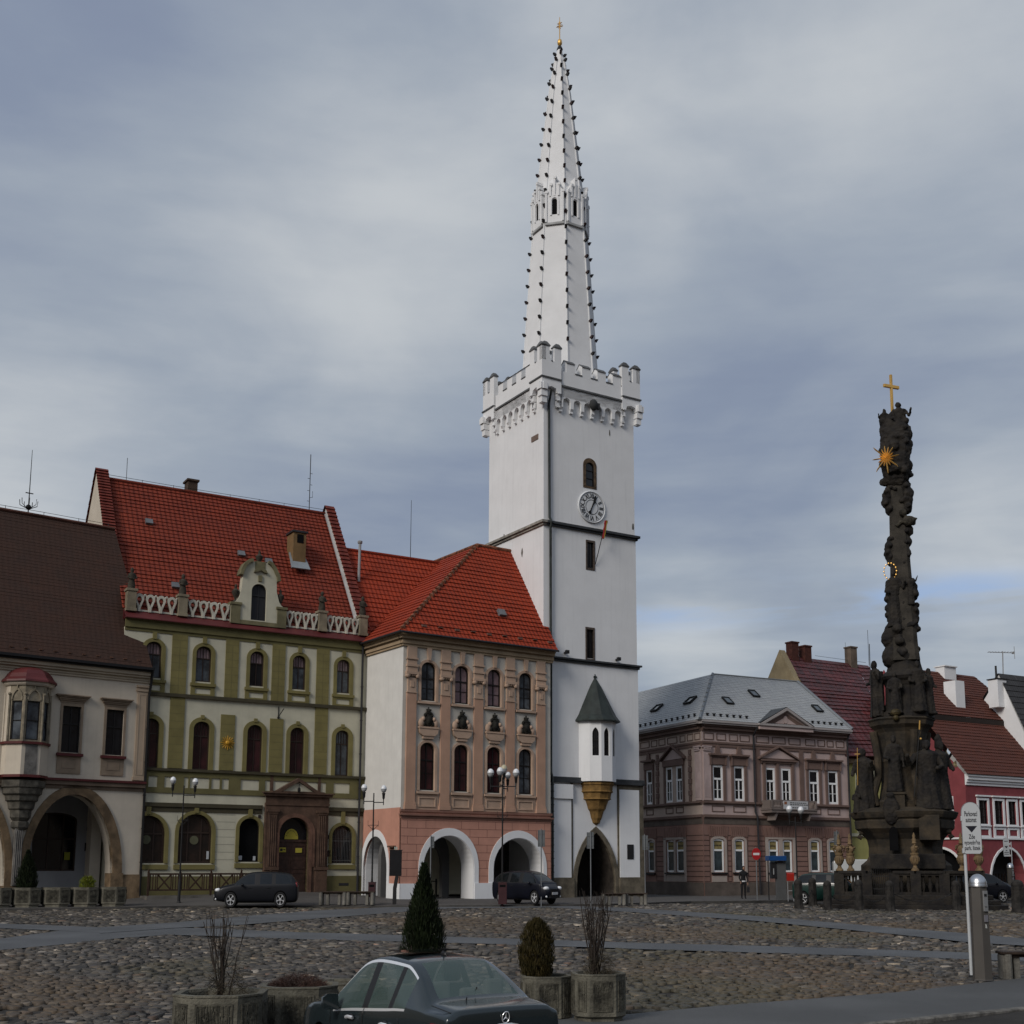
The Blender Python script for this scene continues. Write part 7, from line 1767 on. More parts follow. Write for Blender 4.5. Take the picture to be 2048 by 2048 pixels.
b = MB(); b.tube([(.62, -1.35, 4.5), (.98, -1.3, 7.45)], .02, 5); b.tube([(-1.62, -.75, 4.9), (-1.58, -.75, 5.8)], .015, 5); b.build('staff', BLACKM, cl_)
b = MB(); b.tube([(.955, -1.3, 7.25), (.985, -1.3, 7.62)], .03, 6); b.tube([(-1.60, -.78, 5.05), (-1.56, -.78, 6.62)], .014, 6); b.tube([(-1.68, -.78, 6.35), (-1.46, -.78, 6.35)], .018, 5); b.ball((.98, -1.2, 6.88), (.06, .05, .05), 6, 5); b.build('gilded_staff_head', GOLD, cl_)

# balustrade around the column, with its urns
bs = empty('stone_balustrade', (co_.x, co_.y, 0), -atan2(co_.x, co_.y), 'dark stone balustrade with iron gates round the foot of the statue-covered column', 'balustrade')
bs.scale = (KS, KS, KS); bs.location.z = -.0777
b = MB(); BX0, BX1, BY0, BY1 = -2.62, 3.12, -2.6, 2.6
cor = [(-2.62, -1.6), (-1.35, -1.6), (-1.35, -1.6), (-.35, -2.25), (.75, -2.55), (3.10, -1.9), (3.10, 1.6), (-2.62, 1.6)]
PL = [(-2.45, -1.75), (-1.35, -1.95), (-.30, -2.35), (.52, -2.55), (1.6, -2.3), (2.95, -1.75), (2.95, 1.7), (-2.45, 1.7)]
rails = [(0, 1), (2, 3), (3, 4), (4, 5), (5, 6), (6, 7), (7, 0)]
pier = MB()
for i, (x, y) in enumerate(PL): pier.mark(); pier.box(x - .2, x + .2, y - .2, y + .2, .56, 1.42)
pier.build('pier', STN, bs, bevel=.02)
for i, j in rails:
    p, q = Vector((*PL[i], 0)), Vector((*PL[j], 0)); d = (q - p); L = d.length; a = atan2(d.x, d.y); b.M = frame((p.x, p.y), a)
    b.box(0, L, -.20, .20, 1.42, 1.53); b.box(0, L, -.14, .14, 1.34, 1.42); b.box(.15, L - .15, -.14, .14, .56, .70)
    n = max(2, int(L / .26))
    for k in range(1, n): b.lathe([(.05, .70), (.055, .78), (.09, .92), (.08, 1.0), (.04, 1.14), (.05, 1.24), (.07, 1.34)], 8, c=(L * k / n, 0))
b.build('railing', STN, bs, smooth=40)
g = MB(frame(PL[1], atan2(PL[2][0] - PL[1][0], PL[2][1] - PL[1][1]))); L = hypot(PL[2][0] - PL[1][0], PL[2][1] - PL[1][1])
for k in range(12): x = .12 + (L - .24) * k / 11; g.tube([(x, 0, .62), (x, 0, 1.55 + .16 * sin(pi * k / 11))], .013, 5)
g.box(.1, L - .1, -.012, .012, .8, .83); g.box(.1, L - .1, -.012, .012, 1.3, 1.33); g.build('gate', BLACKM, bs)
def urn_proto(name):
    u = MB()
    u.lathe([(.15, 0), (.15, .05), (.09, .12), (.07, .20), (.10, .24), (.16, .34), (.175, .50), (.16, .56), (.14, .60), (.17, .64), (.17, .70)], 16)
    for k in range(12): a = 2 * pi * k / 12; u.tube([(.12 * cos(a), .12 * sin(a), .28), (.178 * cos(a), .178 * sin(a), .42), (.175 * cos(a), .175 * sin(a), .52)], .018, 4)
    u.lathe([(.10, .70), (.13, .78), (.15, .90), (.10, .96), (.06, 1.0)], 10)
    for sg in (-1, 1): u.tube([(sg * .13, 0, .72), (sg * .22, -.02, .84), (sg * .20, 0, .98), (sg * .08, 0, 1.0)], .04, 6); u.ball((sg * .2, -.03, .92), (.06, .08, .05), 6, 5)
    u.ball((0, -.12, .85), (.07, .06, .1), 7, 5)
    fl_ = [(.05, 1.0), (.10, 1.08), (.07, 1.14), (.09, 1.22), (.05, 1.30), (.065, 1.36), (.01, 1.5)]
    u.lathe(fl_, 9); 
    return u.build(name, STG, smooth=50)
cm = Matrix.Translation(cl_.location) @ Matrix.Rotation(-atan2(co_.x, co_.y), 4, 'Z') @ Matrix.Scale(KS, 4)
URN_L = ['golden sandstone urn at the left end of the dark balustrade', 'golden sandstone urn next to the leftmost urn, nearer the column', 'golden sandstone urn standing before the middle of the pedestal', 'sandstone urn behind the white parking sign pole', 'sandstone urn at the right end of the balustrade, beside the sign pole']
for i, ((x, y), l) in enumerate(zip(((-2.42, -1.75), (-1.98, -1.86), (.52, -2.55), (2.30, -2.02), (2.95, -1.72)), URN_L)):
    u = urn_proto('stone_urn') if i == 0 else u0.copy()
    if i == 0: u0 = u
    else: COL.objects.link(u)
    u.matrix_world = cm @ Matrix.Translation((x, y, 1.53)) @ Matrix.Rotation(i * .9, 4, 'Z'); tag(u, l, 'urn', 'urns on the column balustrade')
# ================================================================== street furniture
D75 = Matrix.Diagonal((.75, .75, 1, 1))
GLOBE = mat('milky_globe', (.70, .72, .74), rough=.25, var=.04, spec=.5)
GLOBEB = mat('globe_lower_half', (.36, .37, .38), rough=.3, var=.1)
YGLOBE = mat('yellowed_globe', (.48, .44, .30), rough=.3, var=.1)


def lamp(name, px, pyb, D, ztop, arms, label, rz=0.0, z0=None, sleeve=True):
    """street lamp; arms = [(dx, dy, z of globe centre, radius, material)]"""
    p = at_depth(px, 1738, D); z0 = (pav_z(p.x, p.y) if z0 is None else z0)
    r = empty('street_lamp', (p.x, p.y, z0), rz, label, 'street lamp', 'globe street lamps on the square')
    b = MB(D75); H = ztop - z0
    b.lathe([(.085, 0), (.085, .9), (.06, .98), (.05, 1.1), (.045, H * .6), (.035, H)], 12); b.lathe([(.12, 0), (.12, .06), (.09, .1)], 12)
    if sleeve:
        b.lathe([(.06, H * .66), (.06, H * .68)], 10); zc = H * .66
        b.tube([(-.30, 0, zc + .22), (.30, 0, zc + .22)], .012, 5); b.tube([(-.26, 0, zc + .2), (0, 0, zc)], .012, 5); b.tube([(.26, 0, zc + .2), (0, 0, zc)], .012, 5)
        for s_ in (-1, 1): b.tube([(s_ * .30, 0, zc + .16), (s_ * .30, 0, zc + .42)], .010, 5)
    b.build('pole', BLACKM, r, smooth=40)
    for dx, dy, z, rad_, m in arms:
        z -= z0; a = MB(D75); a.tube([(0, 0, z - .56), (dx, dy, z - .56)], .024, 6); a.tube([(dx, dy, z - .68), (dx, dy, z - .42)], .028, 6)
        a.lathe([(.03, z - .44), (.07, z - .38), (.085, z - .22), (.10, z - .19), (.10, z - .15)], 10, c=(dx, dy)); ar_ = a.build('arm', BLACKM, r, smooth=40)
        g = MB(D75); n = 16; rows = []
        for i in range(9): t = pi * .5 * i / 8 - .02; rows.append([(dx + rad_ * cos(t) * cos(2 * pi * j / n), dy + rad_ * cos(t) * sin(2 * pi * j / n), z + .02 + rad_ * sin(t)) for j in range(n)])
        g.grid(rows, closed=True, cap=True); g.build('globe', m, r, smooth=70)
        g = MB(D75); rows = []
        for i in range(7): t = -pi * .44 * i / 6; rows.append([(dx + rad_ * cos(t) * .98 * cos(2 * pi * j / n), dy + rad_ * cos(t) * .98 * sin(2 * pi * j / n), z + .015 + rad_ * sin(t) * .95) for j in range(n)])
        g.grid(rows, closed=True, cap=True); g.lathe([(rad_ * 1.04, z + .005), (rad_ * 1.04, z + .025)], n, c=(dx, dy)); g.build('globe_bowl', GLOBEB, r, smooth=70)
    return r


def zof(px, py, D): return at_depth(px, py, D).z


lamp('street_lamp', 360.5, 1793, 53.6, zof(363, 1571, 53.6), [(-.65, 0, zof(341, 1562, 53.6), .17, GLOBE), (.65, 0, zof(386, 1565, 53.6), .17, GLOBE)], 'twin-globe street lamp before the olive house and its wooden fence')
lamp('street_lamp', 744.5, 1782, 53.6, zof(745, 1586, 53.6), [(-.57, 0, zof(726, 1577, 53.6), .17, GLOBE), (.57, 0, zof(764, 1579, 53.6), .17, GLOBE)], 'twin-globe street lamp with a bin at its foot before the side arch')
lamp('street_lamp', 1004.5, 1805, 53.2, zof(1006, 1555, 53.2), [(-.70, 0, zof(983, 1547, 53.2), .19, GLOBE), (.77, 0, zof(1032, 1547, 53.2), .19, GLOBE), (-.14, -.35, zof(1001, 1545, 53.2), .19, GLOBE), (.28, .4, zof(1015, 1551, 53.2), .17, GLOBE), (.06, .3, zof(1009, 1538, 53.2), .19, YGLOBE)], 'five-globe street lamp in front of the arcade, taller than the others')
lamp('street_lamp', 1593.8, 1805, 58, zof(1594, 1634, 58), [(-.36, 0, zof(1582, 1620, 58), .19, GLOBE), (.36, 0, zof(1604.6, 1622, 58), .19, GLOBE)], 'short-armed twin-globe street lamp under the banner balcony', z0=0.0, sleeve=False)

BIN = mat('maroon_bin_paint', (.055, .018, .022), rough=.5, var=.25)
def bin_(px, D, z0, z1, w_, label, off=0):
    p = at_depth(px, 1738, D); r = empty('litter_bin', (p.x, p.y, pav_z(p.x, p.y)), 0, label, 'litter bin', 'maroon litter bins on lamp posts'); zb_ = pav_z(p.x, p.y)
    b = MB(D75); b.box(-w_, w_, -.17, .17, z0 - zb_, z1 - zb_); b.box(-w_ - .015, w_ + .015, -.185, .185, z1 - zb_, z1 - zb_ + .03); b.box(-.05, .05, .0, .12, 0, z0 - zb_) ; b.build('body', BIN, r, bevel=.01)
    b = MB(D75); b.box(-w_ * .7, w_ * .7, -.175, -.168, z1 - zb_ - .18, z1 - zb_ - .08); b.build('opening', GLBLACK, r); return r
bin_(745, 53.3, .42, 1.02, .20, 'small maroon bin on the lamp post by the concrete benches')
bin_(1005.5, 52.95, .12, 1.02, .24, 'tall maroon bin on the lamp post beside the dark blue car')

SIGNG = mat('sign_back_aluminium', (.115, .125, .13), rough=.5, var=.12)
POLEG = mat('galvanised_pole', (.17, .18, .19), rough=.45, var=.15)


def sign_post(px, pyb, D, x0, x1, y0, y1, label, rz=0, group='grey signs seen from behind', thick=.03, z0=None):
    p = at_depth(px, 1738, D); zb_ = pav_z(p.x, p.y) if z0 is None else z0
    r = empty('road_sign', (p.x, p.y, zb_), rz, label, 'road sign', group)
    za, zc = zof(px, y1, D) - zb_, zof(px, y0, D) - zb_; w0 = (x0 - px) / FPX * D; w1 = (x1 - px) / FPX * D
    b = MB(); b.tube([(0, 0, 0), (0, 0, zc + .06)], .024, 8); b.build('pole', POLEG, r, smooth=40)
    b = MB(); b.box(w0, w1, .03, .03 + thick, za, zc); b.box(w0 + .02, w1 - .02, .015, .03, za + .12, za + .16); b.box(w0 + .02, w1 - .02, .015, .03, zc - .18, zc - .14)
    b.box(w0, w0 + .015, .01, .03, za, zc); b.box(w1 - .015, w1, .01, .03, za, zc)
    b.build('sign_plate', SIGNG, r, bevel=.01); return r


sign_post(861, 1805, 53.5, 860, 867.5, 1673, 1696, 'narrow grey sign turned edge-on before the wide left arch')
sign_post(1082.5, 1805, 53.2, 1075.8, 1089.8, 1660, 1693.5, 'grey sign plate on a pole at the dark blue car')
sign_post(1181.5, 1800, 53.6, 1174, 1188, 1664.5, 1697.5, 'grey sign plate on a pole before the pointed gateway')
sign_post(1290, 1785, 59, 1285.5, 1296.5, 1671, 1700, 'grey sign plate beside the tower corner and brown building', z0=.05)
sign_post(1676.5, 1790, 56, 1670.5, 1680.5, 1663, 1690, 'grey sign plate behind the golden urns', z0=.03)
# no entry
p = at_depth(1513, 1738, 60.5); r = empty('no_entry_sign', (p.x, p.y, .02), 0, 'red round no-entry sign with a white bar before the brown building', 'road sign')
zc = zof(1513, 1708, 60.5) - .02
b = MB(D75); b.tube([(0, 0, 0), (0, 0, zc + .33)], .035, 8); b.build('pole', POLEG, r, smooth=40)
b = MB(D75 @ Matrix.Translation((0, -.05, zc)) @ Matrix.Rotation(pi / 2, 4, 'X')); b.lathe([(.29, 0), (.29, .015)], 28); b.build('sign_plate', mat('sign_red', (.30, .012, .014), rough=.4, var=.05), r)
b = MB(D75 @ Matrix.Translation((0, -.0, zc))); b.box(-.2, .2, -.069, -.066, -.055, .055); b.build('white_bar', mat('sign_white', (.55, .55, .55), rough=.4, var=.05), r)
# information board
p = at_depth(791, 1738, 53.0); zb_ = pav_z(p.x, p.y); r = empty('information_board', (p.x, p.y, zb_), 0, 'black information board on a bent post in front of the town hall corner', 'information board')
b = MB(); z0_, z1_ = zof(790, 1752, 53) - zb_, zof(790, 1701, 53) - zb_; b.box(-.26, .26, -.03, .03, z0_, z1_); b.box(-.29, .29, -.04, .04, z1_, z1_ + .03); b.build('board', mat('black_board', (.014, .014, .016), rough=.3, var=.2), r, bevel=.008)
b = MB(); b.grid([[(-.10, y, 0), (.06, y, 0), (.06, y, z0_ * .55), (.14, y, z0_), (.0, y, z0_), (-.09, y, z0_ * .6)] for y in (-.04, .04)], closed=True, cap=True); b.build('post', BLACKM, r)
b = MB(); b.box(-.06, -.02, -.02, .02, z1_ + .04, z1_ + .16); b.box(.02, .06, -.02, .02, z1_ + .04, z1_ + .16); b.build('marker', mat('pale_green_marker', (.35, .5, .45)), r)
# benches
CONC = mat('weathered_concrete', (.21, .20, .175), var=.35, scale=3, bump=.5, bscale=30, streak=True, stain=.4)


def bench(px, D, w_, label, h=.44, rz=0, z=None, grp='concrete benches with wooden seats'):
    p = at_depth(px, 1738, D); r = empty('bench', (p.x, p.y, pav_z(p.x, p.y) if z is None else z), rz, label, 'bench', grp)
    for x in (-w_ / 2, w_ / 2 - .16):
        b = MB(); b.grid([[(x + .08 + .08 * cos(t), -.16 + .22 * 0 + .08 * sin(t), zz) for t in [k * pi / 5 for k in range(10)]] for zz in (0, h)], closed=True, cap=True); b.box(x, x + .16, -.14, .16, 0, h - .02)
        b.build('leg', CONC, r, bevel=.012)
    for x in (-w_ * .25, w_ * .18): b = MB(); b.box(x, x + .12, -.10, .14, 0, h - .05); b.build('leg', CONC, r, bevel=.01)
    for k in range(4): b = MB(); b.box(-w_ / 2 - .02, w_ / 2 + .02, -.22 + k * .11, -.13 + k * .11, h, h + .045); b.build('slat', WOODD, r, bevel=.006)
    b = MB(); b.box(-w_ / 2 + .01, w_ / 2 - .01, -.13, .14, h - .06, h); b.build('seat_frame', WOODD, r)
    return r


bench(668, 52.75, 1.15, 'concrete bench with dark slats, left of the pair by the olive house', h=.52, z=.10)
bench(723, 52.75, 1.18, 'concrete bench with dark slats nearest the lamp with a bin', h=.52, z=.10)
bench(1227, 54.0, 1.05, 'concrete bench before the tower, left one of the pair', h=.46, z=.06)
bench(1271, 54.2, .98, 'concrete bench next to the brown building, right one of the pair', h=.46, z=.06)
p = ground(2046, 1958); bench(2035, p.y, .86, 'near concrete bench cut off at the right edge of the square', h=.47, z=p.z, rz=.0)

# planters
PLANTC = mat('greenish_old_concrete', (.165, .155, .120), var=.4, scale=2.5, bump=.6, bscale=25, streak=True, stain=.5)
PLANTD = mat('grooved_concrete', (.120, .112, .085), var=.5, scale=6, bump=.8, bscale=18, streak=True, stain=.7)
SOIL = mat('potting_soil', (.035, .026, .018), var=.4, scale=8, bump=.8)


def planter(loc, w_, h, rz, label, grp=None, d=None):
    r = empty('planter', loc, rz, label, 'planter', grp); d = d or w_; ch = w_ * .24
    o = rect(0, 0, w_ / 2, d / 2, ch); b = MB(); k = .86
    rows = []
    for s_, z in ((.88, .0), (.88, .10), (1.0, .13), (1.0, h - .03), (1.015, h - .02), (1.015, h), (.86, h), (.84, h - .03), (.84, h - .10)): rows.append([(x * s_, y * s_, z) for x, y in o])
    b.grid(rows, closed=True, cap=False); b.face([(x * .88, y * .88, 0) for x, y in o]); b.build('box', PLANTC, r, recalc=True)
    b = MB(); n = len(o)
    for i in range(n):
        p, q = Vector((*o[i], 0)), Vector((*o[(i + 1) % n], 0)); L = (q - p).length
        a = atan2(q.x - p.x, q.y - p.y); b.M = frame((p.x, p.y), a); e = .05
        b.ring([(e, .20), (e, h - .09), (L - e, h - .09), (L - e, .20), (e, .20)], [(e + .02, .22), (e + .02, h - .11), (L - e - .02, h - .11), (L - e - .02, .22), (e + .02, .22)], -.012, .0)
        m = int(L / .022)
        for k_ in range(m):
            x = e + .03 + (L - 2 * e - .06) * k_ / m; zz = .22
            while zz < h - .12:
                l = RND.uniform(.10, .34); b.box(x, x + RND.uniform(.006, .014), -.010 - RND.random() * .006, .0, zz, min(zz + l, h - .11)); zz += l + RND.uniform(.0, .04)
    b.build('grooved_panel', PLANTD, r, recalc=False)
    b = MB(); b.face([(x * .845, y * .845, h - .09) for x, y in o]); b.build('soil', SOIL, r, recalc=False)
    return r


def fplant(i, x0, x1):
    D = 51.6 - i * .0; a = at_depth(x0, 1738, D); c = at_depth(x1, 1738, D); return (a.x + c.x) / 2, c.x - a.x
FL = ['old concrete planter at the left edge before the arcade', 'old concrete planter with a dark conical cypress growing in it', 'bare concrete planter in the middle of the arcade row', 'concrete planter with a small yellow-green bush', 'concrete planter at the right end of the arcade row']
for i, (x0, x1) in enumerate(((-30, 26), (26, 84), (86, 143), (144, 199), (200, 254))):
    Dp = 50.2 + i * .35; a = at_depth(x0, 1738, Dp); c = at_depth(x1, 1738, Dp)
    planter(((a.x + c.x) / 2, Dp, gz_(Dp) + .09), (c.x - a.x) * 1.03, .80, -.05, FL[i], 'planters before the arcade', d=.62)


# foliage -----------------------------------------------------------
def leaf_mat(name, c1, c2, rough=.6):
    m = bpy.data.materials.new(name); m.use_nodes = True; t = NT(m.node_tree); p = m.node_tree.nodes['Principled BSDF']
    tcn = t.n('ShaderNodeTexCoord'); a = t.n('ShaderNodeTexNoise'); a.inputs['Scale'].default_value = 5; a.inputs['Detail'].default_value = 6; t.l(tcn.outputs['Object'], a.inputs['Vector'])
    f = t.math('MINIMUM', t.math('MAXIMUM', t.math('MULTIPLY', t.math('SUBTRACT', a.outputs[0], .35), 3.2), 0), 1)
    t.l(t.mix(f, c1, c2), p.inputs['Base Color']); p.inputs['Roughness'].default_value = rough; p.inputs['Specular IOR Level'].default_value = .2
    return m


def conifer(name, loc, h, R, prof, m, label, cat, n=5200, bl=.10, group=None, tilt=.35, stemr=.03, seed=1):
    """narrow conifer: a trunk, upright branches, thousands of scale-leaf sprays through the crown"""
    rg_ = random.Random(seed); r = empty(name, loc, 0, label, cat, group)
    b = MB(); b.tube([(0, 0, -.05), (0, 0, h * .9)], stemr, 6, r1=.006)
    for k in range(26): a = rg_.uniform(0, 2 * pi); z = h * rg_.uniform(.03, .75); q = np.interp(z / h, [p[0] for p in prof], [p[1] for p in prof]) * R * .7; b.tube([(0, 0, z), (q * .7 * cos(a), q * .7 * sin(a), z + q * .6), (q * cos(a), q * sin(a), z + q * 1.6)], .008, 4, r1=.002)
    b.build('trunk', mat('conifer_bark', (.06, .04, .025), var=.3), r, recalc=False)
    b = MB(); zs, rs = [p[0] for p in prof], [p[1] for p in prof]
    clumps = [(rg_.uniform(0, 2 * pi), rg_.random() ** 1.1, rg_.uniform(.80, 1.10)) for _ in range(260)]
    for _ in range(n):
        ca, cz, ck = rg_.choice(clumps); a = ca + rg_.gauss(0, .30); z = min(max(cz + rg_.gauss(0, .035), 0), 1); q = float(np.interp(z, zs, rs)) * R * ck * (1 - rg_.random() ** 2.2 * .75)
        c = Vector((q * cos(a), q * sin(a), z * h)); up = Vector((cos(a) * tilt, sin(a) * tilt, 1)).normalized() + Vector((rg_.gauss(0, .16), rg_.gauss(0, .16), 0)); up.normalize()
        s = Vector((-sin(a + rg_.gauss(0, .9)), cos(a + rg_.gauss(0, .9)), rg_.gauss(0, .2))).normalized(); l = bl * rg_.uniform(.6, 1.5); w_ = bl * rg_.uniform(.10, .2)
        b.face([c - s * w_ * .4, c + s * w_ * .4, c + up * l * .6 + s * w_ * .6, c + up * l, c + up * l * .55 - s * w_ * .6])
    b.build('crown', m, r, recalc=False); return r


GREEN = leaf_mat('dark_conifer_green', (.006, .010, .004), (.014, .022, .007)); OLV = leaf_mat('olive_bronze_conifer', (.022, .019, .006), (.046, .034, .010))
YLW = leaf_mat('yellow_green_shrub_leaf', (.10, .13, .015), (.22, .24, .03))
P1 = [(0, .80), (.08, 1.0), (.25, .96), (.45, .80), (.65, .58), (.85, .27), (1, .04)]
P2 = [(0, .55), (.12, .85), (.35, 1.0), (.6, .95), (.8, .82), (.93, .55), (1, .15)]

# near planters: two at the left, two right of the car
NPG = 'concrete planters near the parked grey car'
def near_planter(pxc, py_top, D, w_, h, rz, label):
    t = at_depth(pxc, py_top, D); planter((t.x, t.y, t.z - h), w_, h, rz, label, NPG); return t
t1 = near_planter(443, 1983, 14.1, .96, .77, .10, 'near concrete planter with long bare twigs, left of the grey car')
t2 = near_planter(600, 1968, 15.2, .90, .77, .16, 'near concrete planter of dry brown twigs behind the car bonnet')
t2b = near_planter(692, 1962, 16.6, .80, .74, .10, 'empty concrete planter just showing over the grey car')
t3 = near_planter(1092, 1950, 18.7, .72, .72, .10, 'near concrete planter holding the rounded bronze conifer')
t4 = near_planter(1196, 1945, 18.4, .74, .72, .14, 'near concrete planter with tall bare twigs, right of the car')
t5 = near_planter(845, 1945, 19.2, .74, .72, .10, 'concrete planter of the tall dark conifer behind the car roof')


def on_soil(t, name, *a, **k): return conifer(name, (t.x, t.y, t.z - .09), *a, **k)


hh = at_depth(840, 1736, 19.2).z - (t5.z - .09)
on_soil(t5, 'conical_conifer', hh, .345, P1, GREEN, 'tall dark green conical conifer standing behind the grey car roof', 'conifer', n=15000, bl=.075, seed=3)
hh = at_depth(1073, 1843, 18.7).z - (t3.z - .09)
rr_ = on_soil(t3, 'rounded_conifer', hh, .262, P2, OLV, 'small rounded bronze-green conifer right of the grey car', 'conifer', n=11000, bl=.055, seed=4, tilt=.2); rr_.location.x = at_depth(1073, 1900, 18.7).x
p = at_depth(55, 1738, 50.6); conifer('conical_conifer', (p.x, p.y, gz_(50.6) + .8), zof(55, 1702, 50.6) - .8, .40, P1, GREEN, 'dark conical cypress before the sandstone arcade', 'conifer', n=5000, bl=.12, seed=5)
p = at_depth(177, 1738, 51.2); conifer('yellow_bush', (p.x, p.y, gz_(51.2) + .8), .48, .32, [(0, .6), (.3, 1), (.7, .85), (1, .25)], YLW, 'small bright yellow-green bush in an arcade planter', 'bush', n=1500, bl=.10, seed=6, tilt=.8)


def twigs(name, loc, h, spread, n, label, cat, seed, clump=0, droop=0):
    rg_ = random.Random(seed); r = empty(name, loc, 0, label, cat); b = MB()
    for i in range(n):
        a = rg_.uniform(0, 2 * pi); s = spread * rg_.uniform(.25, 1); l = h * rg_.uniform(.72, 1.0); x, y = rg_.gauss(0, .03), rg_.gauss(0, .03)
        pts = [Vector((x, y, 0))]; j = Vector((rg_.gauss(0, .02), rg_.gauss(0, .02), 0))
        for k in range(1, 7): t = k / 6; pts.append(Vector((x + s * cos(a) * t ** .95 + rg_.gauss(0, .010), y + s * sin(a) * t ** .95 + rg_.gauss(0, .010), l * t)))
        b.tube(pts, .009, 5, r1=.0034)
        for k in range(rg_.randint(1, 3)):
            q = pts[rg_.randint(2, 5)]; d = Vector((rg_.gauss(0, .07), rg_.gauss(0, .07), rg_.uniform(.10, .3))); b.tube([q, q + d * .6, q + d + Vector((0, 0, .04))], .005, 4, r1=.002)
    b.build('stems', mat('bare_twig', (.045, .034, .026), var=.3), r, recalc=False)
    if clump:
        b = MB()
        for i in range(clump):
            a = rg_.uniform(0, 2 * pi); q = rg_.random() ** .6 * .20; z = rg_.uniform(0, droop); c = Vector((q * cos(a) + .06, q * sin(a), z * (1 - q * 1.5))); d = Vector((cos(a) * .5 + rg_.gauss(0, .3), sin(a) * .5 + rg_.gauss(0, .3), rg_.uniform(-.7, .5))).normalized() * rg_.uniform(.05, .15); s = Vector((rg_.gauss(0, 1), rg_.gauss(0, 1), rg_.gauss(0, 1))).normalized() * .003
            b.face([c - s, c + s, c + d + s * .4, c + d - s * .4])
        b.build('undergrowth', leaf_mat('dry_undergrowth', (.03, .026, .016), (.06, .045, .025)), r, recalc=False)
    return r


hh = at_depth(440, 1800, 14.1).z - (t1.z - .09)
twigs('bare_shrub', (t1.x, t1.y, t1.z - .09), hh, .30, 15, 'long bare twigs rising from the left near planter', 'bare shrub', 8, clump=700, droop=.42)
hh = at_depth(1190, 1775, 18.4).z - (t4.z - .09)
twigs('bare_shrub', (t4.x - .05, t4.y, t4.z - .09), hh, .27, 34, 'dense tall bare twigs in front of the pointed gateway', 'bare shrub', 9, clump=900, droop=.42)
r = empty('dry_shrub', (t2.x - .02, t2.y, t2.z - .09), 0, 'low dry reddish-brown shrub in the second near planter', 'shrub'); b = MB(); rg_ = random.Random(31)
for i in range(4200):
    a = rg_.uniform(0, 2 * pi); q = rg_.random() ** .5 * .34; c = Vector((q * cos(a), q * sin(a) * .8, rg_.uniform(.02, .19) * (1 - (q / .40) ** 2) + .02)); d = Vector((cos(a) * .6 + rg_.gauss(0, .5), sin(a) * .6 + rg_.gauss(0, .5), rg_.uniform(.1, 1))).normalized() * rg_.uniform(.03, .08); s = Vector((rg_.gauss(0, 1), rg_.gauss(0, 1), rg_.gauss(0, 1))).normalized() * .0022
    b.face([c - s, c + s, c + d + s * .4, c + d - s * .4])
b.build('twigs', leaf_mat('dry_red_brown_twig', (.035, .020, .016), (.085, .045, .035)), r, recalc=False)

# bollards with chains
BOLS = mat('dark_bollard_stone', (.040, .036, .032), var=.5, scale=3, bump=.7, bscale=18)
BP = []
def bollard_proto():
    b = MB(); o = [(cos(k * pi / 4 + pi / 8), sin(k * pi / 4 + pi / 8)) for k in range(8)]
    b.grid([[(x * r_, y * r_, z) for x, y in o] for r_, z in ((.21, 0), (.205, .06), (.185, .09), (.165, .78), (.17, .80), (.178, .84), (.165, .88), (.165, .92))], closed=True, cap=True)
    b.lathe([(.165, .92), (.16, .98), (.14, 1.04), (.10, 1.09), (.04, 1.12), (.005, 1.125)], 16)
    return b.build('bollard', BOLS, smooth=35)
bp0 = bollard_proto()
BL_ = [(1597.7, 1818, 'dark stone bollard at the left end of the chained ring, before the green car'), (1626, 1812, 'dark stone bollard just in front of the green car wing'), (1656, 1821, 'dark stone bollard right of the green car'), (1719, 1821, 'dark stone bollard below the left balustrade corner'), (1781, 1823, 'dark stone bollard before the iron gate of the column'), (1913.5, 1821, 'dark stone bollard just left of the white sign pole'), (2038, 1826, 'thick dark stone bollard at the right edge of the picture')]
for i, (px, py, lb) in enumerate(BL_):
    g = ground(px, py); o = bp0 if i == 0 else bp0.copy()
    if i: COL.objects.link(o)
    o.location = g; o.rotation_euler = (0, 0, RND.uniform(0, 1)); k = 1.02 + RND.uniform(-.03, .04); o.scale = (k, k, k * (1.06)) if i < 6 else (1.45, 1.45, 1.12)
    tag(o, lb, 'bollard', 'chained stone bollards round the column'); BP.append(g)
def chain(a, c, label):
    b = MB(); n = 34; prev = None
    for i in range(n + 1):
        t = i / n; p = a.lerp(c, t) + Vector((0, 0, .78 - .42 * (1 - (2 * t - 1) ** 2)))
        if prev is not None:
            d = p - prev; m_ = (p + prev) / 2; s = d.cross(Vector((0, 0, 1))).normalized() if i % 2 else Vector((0, 0, 1)); s = s * .03
            b.tube([prev, m_ + s, p], .010, 4); b.tube([prev, m_ - s, p], .010, 4)
        prev = p
    tag(b.build('chain', BLACKM, recalc=False), label, 'chain', 'chains slung between the bollards')
for i, j, l in ((0, 1, 'sagging iron chain between the two leftmost bollards'), (2, 3, 'sagging iron chain between the green car bollard and the balustrade corner bollard'), (3, 4, 'sagging iron chain before the steps left of the gate bollard'), (4, 5, 'long sagging iron chain before the steps ending at the sign pole'), (5, 6, 'sagging iron chain behind the parking machine')): chain(BP[i], BP[j], l)

# parking machines with their signs
STEELD = mat('dark_bronze_steel', (.085, .078, .070), rough=.45, var=.12, metal=.0)
STEELL = mat('brushed_steel', (.55, .56, .57), rough=.33, metal=1.0, var=.12)


